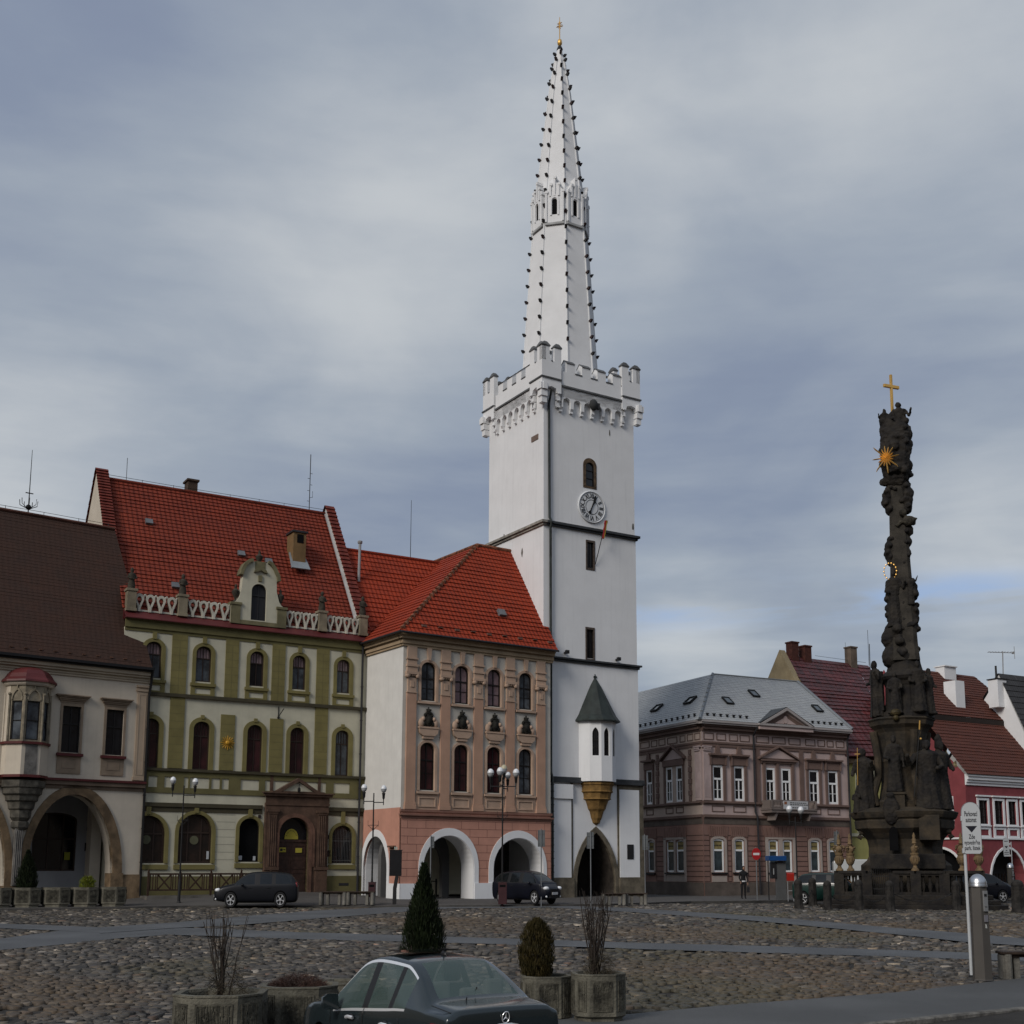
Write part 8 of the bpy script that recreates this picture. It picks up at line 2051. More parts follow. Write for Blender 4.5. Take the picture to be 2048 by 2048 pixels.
def park_machine(g, H, R_, label, rz=0):
    r = empty('parking_machine', g, rz, label, 'parking machine', 'domed parking ticket machines')
    hx = [(R_ * cos(k * pi / 3 + pi / 6 * 0 + .25), R_ * sin(k * pi / 3 + .25)) for k in range(6)]
    b = MB(); b.grid([[(x * s, y * s, z) for x, y in hx] for s, z in ((1.08, 0), (1.08, .02), (1.0, .03), (.88, H - R_ * 1.15))], closed=True, cap=True); b.build('body', STEELD, r, bevel=.006)
    b = MB(); q = R_ * .90; z0 = H - R_ * 1.15; b.lathe([(q * 1.02, z0), (q * 1.02, z0 + .03)] + [(q * cos(t), z0 + .04 + R_ * 1.10 * sin(t)) for t in [k * pi / 20 for k in range(10)]] + [(.005, z0 + .04 + R_ * 1.1)], 28); b.build('dome', STEELL, r, smooth=60)
    b = MB(); b.grid([[(x * s, y * s, z) for x, y in hx] for s, z in ((1.12, -.03), (1.12, .02))], closed=True, cap=True); b.build('base', BLACKM, r)
    # the face with its slots
    a0, a1 = 4, 5
    p, q2 = Vector((*hx[a0], 0)) * .93, Vector((*hx[a1], 0)) * .93; L = (q2 - p).length; FM = frame((p.x, p.y), atan2(q2.x - p.x, q2.y - p.y))
    b = MB(FM); b.box(L * .34, L * .86, -.028, .02, H * .66, H * .855); pn = b.build('ticket_panel', mat('panel_grey', (.22, .225, .23), rough=.4, var=.1), r)
    b = MB(FM); b.box(L * .38, L * .72, -.033, -.027, H * .80, H * .825); b.box(L * .38, L * .72, -.033, -.027, H * .70, H * .705); b.build('slot', BLACKM, pn)
    b = MB(FM); b.box(L * .36, L * .80, -.02, .03, H * .56, H * .625); b.build('coin_panel', mat('lilac_grey', (.22, .215, .24), rough=.4), r)
    b = MB(FM); b.prism([(L * .48, H * .50), (L * .66, H * .50), (L * .58, H * .535), (L * .48, H * .54)], -.012, .03); b.build('sticker', mat('sticker_white', (.5, .52, .5)), r)
    return r


def park_sign(px_pole, py_b, D, pole_top, cx_, w_, y0, y1, label, txt=True, zg=None, side=1):
    g = ground(px_pole, py_b) if zg is None else Vector((at_depth(px_pole, 1738, D).x, D, zg)); D = g.y
    r = empty('parking_sign', g, -atan2(g.x, g.y) * .5, label, 'parking sign', 'white parking machine signs')
    H = zof(px_pole, pole_top, D) - g.z; W_ = w_ / FPX * D; zt, zb2 = zof(cx_, y0, D) - g.z, zof(cx_, y1, D) - g.z; dx = (cx_ - px_pole) / FPX * D
    PW = mat('pole_white', (.50, .52, .53), rough=.4, var=.08); pr = .038 if txt else .03
    b = MB(); b.tube([(0, 0, 0), (0, 0, H)], pr * .8, 12); b.lathe([(pr, H - .02), (pr, H), (.01, H + .01)], 12); b.build('pole', PW, r, smooth=40)
    s = MB(Matrix.Translation((dx, -.03, 0))); ol = [(-W_ / 2, zb2 + W_ * .14), (-W_ / 2, zt - W_ / 2)] + [(-W_ / 2 * cos(t), zt - W_ / 2 * 1.1 + W_ / 2 * 1.1 * sin(t)) for t in [k * pi / 14 for k in range(15)]] + [(W_ / 2, zt - W_ / 2), (W_ / 2, zb2 + W_ * .14), (W_ * .42, zb2 + .01), (W_ * .36, zb2), (-W_ * .36, zb2), (-W_ * .42, zb2 + .01)]
    s.prism(ol, -.014, .014); pl_ = s.build('sign_plate', mat('sign_face_white', (.46, .48, .49), rough=.35, var=.04), r)
    k_ = .93; zc = (zt + zb2) / 2; il = [(x * k_, zc + (z - zc) * .965) for x, z in ol]; s = MB(Matrix.Translation((dx, -.03, 0)))
    s.ring(ol + ol[:1], [(x * .965, zc + (z - zc) * .985) for x, z in ol + ol[:1]], -.017, -.0135); s.build('sign_rim', mat('rim_grey', (.16, .17, .18), rough=.4), pl_)
    s = MB()
    for z in (H * .965, H * .965 - (zt - zb2) * .62): s.box(-pr * 1.3, dx - W_ / 2 + .02, -.05, .045, z - .05, z + .05)
    s.build('bracket', PW, r, bevel=.006)
    h = zt - zb2; INK = mat('sign_ink', (.012, .013, .02), rough=.4, var=.0)
    M0 = Matrix.Translation((dx, -.0455, zb2))
    if txt:
        for t_, z, sz in (('Parkovací', .765, .135), ('automat', .65, .135), ('Zde', .325, .12), ('vyzvedněte', .215, .115), ('park. lístek', .11, .115)):
            o = textmesh(pl_, t_, M0 @ Matrix.Translation((0, 0, h * z)), h * sz, INK, depth=.0008); bbw = max(v.co.x for v in o.data.vertices) - min(v.co.x for v in o.data.vertices); f = min(1.0, W_ * .82 / bbw)
            f = W_ * {'Parkovací': .68, 'automat': .56, 'Zde': .32, 'vyzvedněte': .82, 'park. lístek': .82}[t_] / bbw
            for v in o.data.vertices: v.co.x = dx + (v.co.x - dx) * f
    else:
        s = MB(M0)
        for z, w2 in ((.80, .6), (.68, .5), (.30, .3), (.2, .75), (.1, .75)): s.box(-W_ * w2 / 2, W_ * w2 / 2, -.0005, .0005, h * z - h * .02, h * z + h * .02)
        s.build('lettering', INK, pl_)
    s = MB(M0); s.prism([(-W_ * .30, h * .535), (W_ * .30, h * .535), (0, h * .41)], -.0008, .0008); s.build('arrow', INK, pl_)
    return r


g = ground(1966, 1962); park_machine(g, zof(1953, 1751, g.y) - g.z, .185, 'near dark parking machine with a shiny steel dome', rz=.15)
park_sign(1943, 1950, 0, 1626, 1957, 36.5, 1604, 1708, 'near white parking sign with black lettering and arrow on a white pole')
p = at_depth(2020.5, 1738, 64); park_machine(Vector((p.x, p.y, 0)), zof(2018, 1727, 64), .19, 'distant parking machine with a steel dome before the crimson arcade', rz=.1)
park_sign(2025, 1790, 64.5, 1684, 2015.5, 11.5, 1675, 1712, 'distant small white parking sign before the crimson arcade', txt=False, zg=.0)

# telephone kiosk, red box, fence
p = at_depth(1555, 1738, 61.5); r = empty('telephone_kiosk', (p.x, p.y, .03), .12, 'grey telephone kiosk with a bright blue roof before the brown building', 'telephone kiosk')
u = lambda x: (x - 1555) / FPX * 61.5
b = MB(); b.box(u(1551), u(1571), -.10, .10, 0, zof(1555, 1723, 61.5)); b.build('side_panel', mat('grey_kiosk_panel', (.085, .088, .09), rough=.5, var=.15), r, bevel=.01)
b = MB(); zt = zof(1555, 1713, 61.5); b.box(u(1534), u(1570), -.32, .30, zt - .24, zt); b.build('roof', mat('kiosk_blue', (.010, .060, .20), rough=.4, var=.15), r, bevel=.015)
b = MB(); b.box(u(1540), u(1551), -.15, .10, 1.1, 1.9); b.box(u(1535), u(1537), -.02, .02, 0, zt - .2); b.build('telephone', mat('telephone_black', (.02, .02, .022), rough=.4), r, bevel=.01)
b = MB(); b.tube([(u(1545), -.17, 1.3), (u(1545), -.17, 1.6)], .03, 6); b.build('handset', GREYMET, r)
p = at_depth(1580, 1738, 61.2); r = empty('letter_box', (p.x, p.y, .03), 0, 'bright red letter box on thin legs beside the telephone kiosk', 'letter box')
b = MB(); b.box(-.17, .17, -.13, .13, 1.0, 1.32); b.grid([[(-.18, -.14, 1.32), (.18, -.14, 1.32), (.18, .14, 1.36), (-.18, .14, 1.36)], [(-.18, -.10, 1.36), (.18, -.10, 1.36), (.18, .14, 1.40), (-.18, .14, 1.40)]], closed=True, cap=True); b.build('box', mat('letter_box_red', (.34, .018, .010), rough=.4, var=.1), r, bevel=.012)
for x in (-.14, .14): b = MB(); b.box(x - .015, x + .015, -.02, .02, 0, 1.0); b.build('leg', GREYMET, r)
b = MB(); b.box(-.14, .14, -.02, .02, .5, .53); b.build('stretcher', GREYMET, r)
p = GM @ Vector((.02, -1.2, 0)); r = empty('wooden_fence', (p.x, p.y, .42), pi / 2 - GA, 'dark brown wooden fence with crossed panels before the olive house', 'fence')
FW = mat('dark_brown_fence', (.055, .030, .018), var=.35, scale=5); n = 4; Lf_ = 5.6; pw = Lf_ / n
for k in range(n):
    x0 = k * pw; b = MB(); b.box(x0, x0 + pw, -.03, .03, .92, 1.0); b.box(x0, x0 + pw, -.03, .03, .22, .29)
    for j in range(3): b.box(x0 + .06 + j * .12, x0 + .10 + j * .12, -.02, .02, .29, .92); b.box(x0 + pw - .10 - j * .12, x0 + pw - .06 - j * .12, -.02, .02, .29, .92)
    xa, xb = x0 + .42, x0 + pw - .42; b.box(xa - .04, xa, -.025, .025, .29, .92); b.box(xb, xb + .04, -.025, .025, .29, .92)
    b.prism([(xa, .29), (xa + .05, .29), (xb, .87), (xb, .92), (xb - .05, .92), (xa, .34)], -.02, .0); b.prism([(xb, .29), (xb - .05, .29), (xa, .87), (xa, .92), (xa + .05, .92), (xb, .34)], .0, .02)
    b.build('panel', FW, r)
for k in range(n + 1): b = MB(); b.box(k * pw - .04, k * pw + .04, -.045, .045, 0, 1.05); b.lathe([(.03, 1.05), (.05, 1.10), (.02, 1.16), (.005, 1.2)], 8, c=(k * pw, 0)); b.build('post', FW, r)
b = MB(Matrix.Translation((0, 0, 0))); b.box(-.1, 5.75, -.25, 1.1, -.45, .0); b.build('terrace_step', mat('grey_step_stone', (.14, .13, .115), var=.3), r)
# entrance steps
# low wall table-top behind: none

# ================================================================== cars
PAINTS = {}


def paint(name, c, rough=.30, coat=.35, metal=.0): return mat(name, c, rough=rough, var=.06, scale=.5, spec=.3, coat=coat, metal=metal)


RUB = mat('tyre_rubber', (.014, .014, .015), rough=.8, var=.2)
ALLOY = mat('alloy_wheel', (.50, .51, .52), rough=.35, metal=.1, var=.1)
TRIMB = mat('black_trim', (.012, .012, .013), rough=.45, var=.1)
CHROME = mat('chrome_trim', (.80, .81, .82), rough=.22, metal=.55, var=.0)
CGLASS = mat('car_glass', (.010, .013, .015), rough=.05, var=.3, spec=.45)
HEADL = mat('white_headlamp_glint', (.80, .82, .84), rough=.25, var=.1, spec=.8)  # white base colour stands in for the bright reflection in the lamps
TAILR = mat('tail_lamp_red', (.22, .008, .012), rough=.25, var=.1)
PLATE = mat('plate_white', (.5, .5, .5), rough=.5, var=.05)


def loft_car(root, S, wheels, wr, body_m, chrome=True, glass=None, W=.88, pillars=(), arch_r=None, chrome_m=None):
    """S = stations (x, half width, sill z, belt z, top z, half width of the roof edge or None, cabin flags)"""
    b = MB(); rows = []
    for x, w_, zs, zb, zt, wt, fl in S:
        if wt is None:
            half = [(0, zs), (w_ * .84, zs), (w_ * .96, zs + .10), (w_, zs + (zb - zs) * .55), (w_ * .985, zb - .07), (w_ * .96, zb - .018), (w_ * .95, zb - .008), (w_ * .93, zb + .0), (w_ * .90, zb + .01), (w_ * .86, zb + .018), (w_ * .80, zt - .02), (w_ * .68, zt - .006), (0, zt)]
        else:
            p5 = (w_ * .955, zb - .01); p6 = (wt, zt - .075)
            L = lambda t: (p5[0] + (p6[0] - p5[0]) * t + .025 * sin(pi * t), p5[1] + (p6[1] - p5[1]) * t)
            half = [(0, zs), (w_ * .84, zs), (w_ * .96, zs + .10), (w_, zs + (zb - zs) * .55), (w_ * .985, zb - .07), p5, L(.035), L(.12), L(.88), L(.965), p6, (wt * .93, zt - .022), (0, zt)]
        rows.append([(x, y, z) for y, z in half] + [(x, -y, z) for y, z in half[-2:0:-1]])
    b.grid(rows, closed=True, cap=True)
    n = 13; N = len(rows[0]); b.mi = []
    for i in range(len(S) - 1):
        f0, f1 = S[i][6], S[i + 1][6]; seg = f0 + '|' + f1
        for j in range(N):
            jj = j if j < n - 1 else N - 1 - j     # mirrored index of the strip
            m = 0
            if 'g' in f0 and jj in (6, 7, 8): m = 2 if 'p' not in f0 else 1
            if 'g' in f0 and jj == 5: m = 4 if chrome else 1
            if 'g' in f0 and jj == 9: m = 4 if chrome else 1
            if 'R' in f0 and jj in (11,): m = 3
            if 'F' in f0 and jj in (11,): m = 5
            b.mi.append(m)
    b.mi += [0, 0]
    b.M = I4
    mats = [body_m, TRIMB, glass or CGLASS, glass or CGLASS, chrome_m or CHROME, glass or CGLASS]
    o = b.build('tmp_body', mats)
    sd = o.modifiers.new('s', 'SUBSURF'); sd.levels = sd.render_levels = 2
    cut = MB(); ar = arch_r or wr * 1.14
    for wx in wheels:
        for s_ in (-1, 1):
            n_ = 28; y0, y1 = s_ * .58, s_ * 1.2
            cut.grid([[(wx + ar * cos(2 * pi * k / n_), y, wr + ar * sin(2 * pi * k / n_)) for k in range(n_)] for y in (y0, y1)], closed=True, cap=True)
    co = cut.build('tmp_cut', TRIMB)
    bo = o.modifiers.new('b', 'BOOLEAN'); bo.operation = 'DIFFERENCE'; bo.object = co; bo.solver = 'EXACT'; bo.use_self = True
    dg = bpy.context.evaluated_depsgraph_get(); ev = bpy.data.meshes.new_from_object(o.evaluated_get(dg))
    bpy.data.objects.remove(o); bpy.data.objects.remove(co)
    parts = {}
    names = {0: 'body', 1: 'window_trim', 2: 'side_window', 3: 'rear_window', 4: 'chrome_strip', 5: 'windscreen'}
    groups = {}
    mtn = [m.name if m else '' for m in ev.materials]
    for p in ev.polygons:
        k = p.material_index
        if k not in names: k = 1
        if k == 2: k = (2, 1 if p.center.y > 0 else -1)
        groups.setdefault(k, []).append(p)
    objs = {}
    for k, pl in groups.items():
        kk = k[0] if isinstance(k, tuple) else k; q = MB(D75)
        idx = {}; vs = []; fs = []
        for p in pl:
            f = []
            for v in p.vertices:
                if v not in idx: idx[v] = len(vs); vs.append((D75 @ ev.vertices[v].co)[:])
                f.append(idx[v])
            fs.append(tuple(f))
        q.v = vs; q.f = fs; q.mi = [0] * len(fs); q.uv = [None] * len(fs)
        objs[k] = q.build(names[kk], mats[kk], root, smooth=50, recalc=False)
    bpy.data.meshes.remove(ev)
    for wx in wheels:
        for s_ in (-1, 1):
            t = MB(D75 @ Matrix.Translation((wx, s_ * (W - .105), wr)) @ Matrix.Rotation(-s_ * pi / 2, 4, 'X'))
            t.lathe([(wr * .68, -.09), (wr * .95, -.10), (wr, -.07), (wr, .07), (wr * .95, .10), (wr * .68, .09), (wr * .66, .07)], 28, cap=False); wo_ = t.build('tyre', RUB, root, smooth=50)
            t = MB(t.M); t.lathe([(wr * .63, .0), (.02, -.03)], 20, cap=False); t.build('wheel_well', TRIMB, wo_); t = MB(t.M); t.lathe([(wr * .69, .03), (wr * .69, .088), (wr * .63, .085), (wr * .62, .03)], 28, cap=False); t.lathe([(.07, .03), (.06, .075), (.01, .08)], 12)
            for k in range(5):
                a = 2 * pi * k / 5 + .3
                for da in (-.16, .16): t.grid([[(r_ * cos(a + da * r_ / wr) + w2 * -sin(a), r_ * sin(a + da * r_ / wr) + w2 * cos(a), z) for r_, z in ((.05, .07), (wr * .35, .075), (wr * .64, .065))] for w2 in (-.014, .014)])
            t.build('wheel_rim', ALLOY, root, smooth=40)
    return objs


def put_car(name, loc, heading, label, cat='car', group=None):
    """heading = direction of the nose, clockwise from +Y"""
    return empty(name, loc, pi / 2 - heading, label, cat, group)


def box_part(root, nm, m, *boxes, bevel=.01, M=D75):
    b = MB(M)
    for x in boxes: b.box(*x)
    return b.build(nm, m, root, bevel=bevel)


# the near saloon: rear left quarter towards us
SED = [(0.0, .72, .42, .84, .90, None, ''), (.02, .80, .34, .94, 1.005, None, ''), (.05, .835, .28, .965, 1.03, None, ''), (.12, .85, .26, .970, 1.04, None, ''), (.45, .87, .22, .985, 1.060, None, ''), (.66, .88, .20, .985, 1.070, None, ''),
       (.76, .882, .19, .982, 1.09, .775, 'R'), (1.02, .884, .19, .98, 1.225, .695, 'R'), (1.22, .884, .19, .975, 1.325, .640, 'Rg'), (1.50, .885, .19, .970, 1.415, .600, 'g'), (1.58, .885, .19, .968, 1.425, .597, 'gp'), (1.63, .885, .19, .965, 1.43, .595, 'g'), (2.05, .885, .19, .955, 1.447, .592, 'g'),
       (2.32, .885, .19, .950, 1.448, .592, 'gp'), (2.42, .885, .19, .948, 1.446, .592, 'g'), (2.80, .884, .19, .942, 1.420, .595, 'Fg'), (3.10, .883, .19, .935, 1.285, .650, 'Fg'), (3.42, .88, .19, .925, 1.085, .745, 'F'), (3.50, .88, .19, .92, 1.02, .78, ''),
       (3.62, .875, .20, .945, 1.0, None, ''), (4.05, .865, .22, .925, .975, None, ''), (4.48, .82, .25, .86, .90, None, ''), (4.68, .74, .32, .72, .77, None, ''), (4.75, .62, .40, .58, .62, None, '')]
MBL = paint('gunmetal_paint', (.020, .030, .034), rough=.25, metal=.3, coat=.7)
TG = bpy.data.materials.new('reflection_tinted_glass'); TG.use_nodes = True
_t = NT(TG.node_tree); _p = TG.node_tree.nodes['Principled BSDF']; _p.inputs['Base Color'].default_value = (.10, .15, .14, 1); _p.inputs['Roughness'].default_value = .03; _p.inputs['Specular IOR Level'].default_value = .7; _p.inputs['Alpha'].default_value = .48  # green tint, lightened to put reflections into the base colour
HEADG = radians(-33.9)
SED = [((.17 + x * .74) if x < .66 else x, w_, zs, (zb if x < 1.2 else zb - (x - 1.2) * .045 if x < 3.6 else zb - .05), zt if x < 3.0 else zt - .03, wt, fl) for x, w_, zs, zb, zt, wt, fl in SED]
car = put_car('parked_car', (-.28, 11.551, ROADZ), HEADG, 'near dark grey saloon seen from its left rear corner, cut off below')
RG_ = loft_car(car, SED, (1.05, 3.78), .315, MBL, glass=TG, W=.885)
# interior
SEATM = mat('beige_grey_seat', (.13, .135, .125), rough=.8, var=.15)
b = MB(D75)
for y in (-.40, .40):
    b.box(1.05, 1.18, y - .13, y + .13, 1.03, 1.22)
    b.grid([[(x + dx, y + dy, z) for dx, dy in ((-.05, -.14), (.05, -.14), (.05, .14), (-.05, .14))] for x, z in ((1.12, .9), (1.16, 1.15))], closed=True, cap=True)
b.box(1.05, 1.15, -.11, .11, 1.0, 1.15); b.box(.80, 1.3, -.70, .70, .94, 1.0)
b.build('rear_headrest', SEATM, car, bevel=.03)
b = MB(D75)
for y in (-.36, .36): b.box(2.05, 2.22, y - .24, y + .24, .55, 1.12); b.box(2.08, 2.18, y - .13, y + .13, 1.14, 1.34)
b.build('front_seat', mat('dark_seat', (.035, .038, .04), rough=.8, var=.15), car, bevel=.04)
b = MB(D75); b.box(3.0, 3.5, -.72, .72, .78, .88); b.tube([(2.85, .36 + .18 * cos(k * pi / 8), .88 + .18 * sin(k * pi / 8)) for k in range(17)], .016, 6); b.build('dashboard', TRIMB, car)
b = MB(D75); b.tube([(2.95, -.06, 1.28), (2.95, .10, 1.28)], .035, 6); b.build('interior_mirror', TRIMB, car)
# rear details
b = MB(D75); b.tube([(.195, .30, .865), (.175, 0, .868), (.195, -.30, .865)], .016, 6); b.build('boot_chrome_strip', CHROME, car, smooth=50)
e_ = MB(D75 @ Matrix.Translation((.16, 0, .935)) @ Matrix.Rotation(radians(-12), 4, 'Y') @ Matrix.Rotation(-pi / 2, 4, 'Y'))
e_.tube([(.052 * cos(k * pi / 12), .052 * sin(k * pi / 12), 0) for k in range(25)], .0055, 6)
for k in range(3): a = k * 2 * pi / 3; e_.grid([[(-.009 * sin(a), .009 * cos(a), -.003), (.009 * sin(a), -.009 * cos(a), -.003), (0, 0, .006)], [(.05 * cos(a), .05 * sin(a), 0), (.0505 * cos(a), .0505 * sin(a), 0), (.05 * cos(a), .05 * sin(a), .002)]], closed=True, cap=True)
e_.build('emblem', CHROME, car, smooth=40)
for s_ in (-1, 1):
    b = MB(D75); b.grid([[(.20, s_ * .60, z), (.235, s_ * .74, z), (.31, s_ * .835, z), (.50, s_ * .872, z)] for z in (.70, .80, .90)]); b.build('tail_light', TAILR, car, smooth=60, recalc=False)
b = MB(D75); b.box(.15, .18, -.26, .26, .70, .81); b.build('number_plate', PLATE, car)
b = MB(D75); b.tube([(.90, 0, 1.13), (.86, 0, 1.165)], .008, 5); b.build('brake_light_strip', TRIMB, car)
b = MB(D75); b.ball((1.74, 0, 1.435), (.07, .025, .035), 10, 6); b.tube([(1.74, 0, 1.45), (1.66, 0, 1.55)], .012, 5, r1=.006); b.build('roof_antenna', TRIMB, car)
b = MB(D75); b.tube([(.62, .30, 1.06), (.60, .30, 1.10)], .008, 5); b.build('washer_nozzle', TRIMB, car)
b = MB(D75); b.grid([[(1.9, -.48, 1.462), (1.9, .48, 1.462)], [(2.55, -.47, 1.452), (2.55, .47, 1.452)]]); b.build('sunroof', CGLASS, car, recalc=False)
# mirror, handles, door gaps
b = MB(D75); b.grid([[(3.10 + dx * k, 1.0 + dy * k, .925 + dz * k) for dx, dy, dz in ((0, -.12, -.08), (0, .11, -.07), (0, .12, .05), (0, .05, .09), (0, -.10, .08))] for dx_, k in ((0, 1),)] + [[(3.10 + e, 1.0 + dy * k, .925 + dz * k) for dy, dz in ((-.12, -.08), (.11, -.07), (.12, .05), (.05, .09), (-.10, .08))] for e, k in ((.06, 1.0), (.12, .8), (.15, .4))], closed=True, cap=True); b.tube([(3.18, .86, .86), (3.15, .96, .89)], .03, 6); b.build('wing_mirror', MBL, car, smooth=60)
b = MB(D75); b.grid([[(3.10 + dx * k, -1.0 + dy * k, .925 + dz * k) for dx, dy, dz in ((0, -.12, -.08), (0, .11, -.07), (0, .12, .05), (0, .05, .09), (0, -.10, .08))] for dx_, k in ((0, 1),)] + [[(3.10 + e, -1.0 + dy * k, .925 + dz * k) for dy, dz in ((-.12, -.08), (.11, -.07), (.12, .05), (.05, .09), (-.10, .08))] for e, k in ((.06, 1.0), (.12, .8), (.15, .4))], closed=True, cap=True); b.tube([(3.18, -.86, .86), (3.15, -.96, .89)], .03, 6); b.build('wing_mirror', MBL, car, smooth=60)
for x in (1.70, 2.72):
    for s_ in (-1, 1):
        b = MB(D75); b.tube([(x - .11, s_ * .905, .80), (x, s_ * .925, .805), (x + .11, s_ * .905, .79)], .018, 7); b.build('door_handle', CHROME, car, smooth=60)
        b = MB(D75); b.ball((x, s_ * .878, .80), (.085, .012, .035), 12, 6); b.build('handle_recess', TRIMB, car, smooth=60)
for x, xt in ((1.28, 1.45), (2.38, 2.38), (3.42, 3.30)):
    for s_ in (-1, 1): b = MB(D75); b.tube([(x, s_ * .876, .38), (x, s_ * .884, .62), (x + (xt - x) * .4, s_ * .874, .86), (xt, s_ * .846, .905)], .005, 4); b.build('door_gap', TRIMB, car)
b = MB(D75); b.tube([(.60, .80, 1.045), (.27, .72, 1.0), (.235, .55, .985), (.22, 0, 1.0), (.235, -.55, .985), (.27, -.72, 1.0), (.60, -.80, 1.045)], .004, 4); b.build('boot_gap', TRIMB, car)
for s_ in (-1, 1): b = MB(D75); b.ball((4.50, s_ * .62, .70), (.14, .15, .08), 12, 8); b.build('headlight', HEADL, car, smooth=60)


def simple_car(label, loc, heading, S, wheels, wr, paintm, group=None, lights=((4.2, .6, .65),), tails=(), plate_x=None, chrome=False, W=.86, grille=True, rims=True, handles=(1.6, 2.6), mirror=(3.0, .92)):
    r = put_car('parked_car', loc, heading, label, 'car', group)
    loft_car(r, S, wheels, wr, paintm, chrome=chrome, W=W, chrome_m=TRIMB)
    Lx = S[-1][0]
    for x, y, z in lights:
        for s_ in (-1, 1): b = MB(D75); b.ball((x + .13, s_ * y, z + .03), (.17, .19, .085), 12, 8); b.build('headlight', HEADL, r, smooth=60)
    for x, y, z in tails:
        for s_ in (-1, 1): b = MB(D75); b.ball((x, s_ * y, z), (.07, .08, .17), 10, 8); b.build('tail_light', TAILR, r, smooth=60)
    if grille:
        b = MB(D75); b.box(Lx - .06, Lx + .012, -.34, .34, .56, .66); b.box(Lx - .1, Lx + .01, -.45, .45, .28, .40); b.build('grille', TRIMB, r)
        b = MB(D75); b.box(Lx, Lx + .025, -.26, .26, .42, .53); b.build('number_plate', PLATE, r)
    for s_ in (-1, 1): b = MB(D75); b.ball((mirror[0], s_ * 1.0, mirror[1]), (.08, .11, .075), 10, 7); b.build('wing_mirror', paintm, r, smooth=60)
    for x in handles:
        for s_ in (-1, 1): b = MB(D75); b.tube([(x - .09, s_ * (W + .012), .80), (x + .09, s_ * (W + .012), .80)], .014, 5); b.build('door_handle', TRIMB, r)
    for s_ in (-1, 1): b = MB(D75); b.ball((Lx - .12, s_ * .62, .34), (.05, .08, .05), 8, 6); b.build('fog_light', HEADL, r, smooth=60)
    return r


def estate(L=4.55, H=1.47, hood=1.0, back=.0):
    k = H / 1.46
    return [(0.0, .66, .42, .80, .86, None, ''), (.04, .78, .30, .92, .98, None, ''), (.09, .82, .24, .95, 1.0, .70, ''), (.14 + back, .84, .20, .955, 1.15, .64, 'R'), (.36 + back * .9, .86, .18, .955, 1.34 * k, .58, 'g'), (.60, .865, .18, .95, 1.41 * k, .57, 'g'), (1.15, .868, .18, .945, 1.445 * k, .575, 'g'), (1.22, .868, .18, .94, 1.45 * k, .575, 'gp'), (1.30, .87, .18, .94, 1.455 * k, .575, 'g'), (2.2, .87, .18, .93, 1.46 * k, .575, 'gp'), (2.3, .87, .18, .93, 1.458 * k, .575, 'g'), (2.75, .868, .18, .92, 1.42 * k, .58, 'Fg'), (3.05, .866, .18, .91, 1.28 * k, .64, 'Fg'), (3.38, .862, .19, .90, 1.06, .74, 'F'), (3.48, .858, .19, .895, .99, .78, ''), (3.7, .85, .20, .87, .95, None, ''), (L - .45, .82, .22, .80, .88, None, ''), (L - .15, .74, .26, .70, .78, None, ''), (L - .03, .62, .34, .58, .66, None, ''), (L, .5, .42, .5, .56, None, '')]


def place_px(pxa, pxb, yb, D, z, heading, L):
    """rear-centre position so that the car is centred between two picture columns at distance D"""
    a = at_depth((pxa + pxb) / 2, 1738, D); ex = Vector((sin(heading), cos(heading), 0)); p = a - ex * (L * .75 / 2); p.z = z; return p


h1 = radians(-80)
simple_car('black estate car with bright headlamps parked before the brown stone portal', place_px(437, 594, 1806, 52.0, .03, radians(-99), 4.55), radians(-99), estate(), (.95, 3.62), .32, paint('black_blue_paint', (.003, .004, .007), rough=.5, coat=.10), lights=((4.20, .60, .68),), tails=((.10, .72, .86),), grille=True)
simple_car('dark blue car facing right beside the maroon bin in the arcade', place_px(1008, 1100, 1805, 54.4, .09, radians(128), 4.1), radians(128), estate(4.1, 1.44), (.75, 3.25), .30, paint('dark_navy_paint', (.0025, .0035, .009), rough=.4, coat=.12), lights=((3.80, .60, .66),), grille=True)
simple_car('green hatchback half hidden behind the dark bollards', place_px(1610, 1690, 1806, 56.0, 0.0, radians(112), 3.8), radians(112), estate(4.0, 1.44, back=.15), (.70, 3.15), .30, paint('bottle_green_paint', (.004, .026, .021), rough=.35, coat=.2), lights=((3.70, .60, .66),), grille=True)
simple_car('dark car partly hidden behind the near parking machine', place_px(1925, 1990, 1795, 60.0, 0.0, radians(100), 4.2), radians(100), estate(4.2, 1.42), (.78, 3.35), .30, paint('dark_navy_paint', (.01, .01, .03)), lights=((3.9, .60, .66),), grille=True)
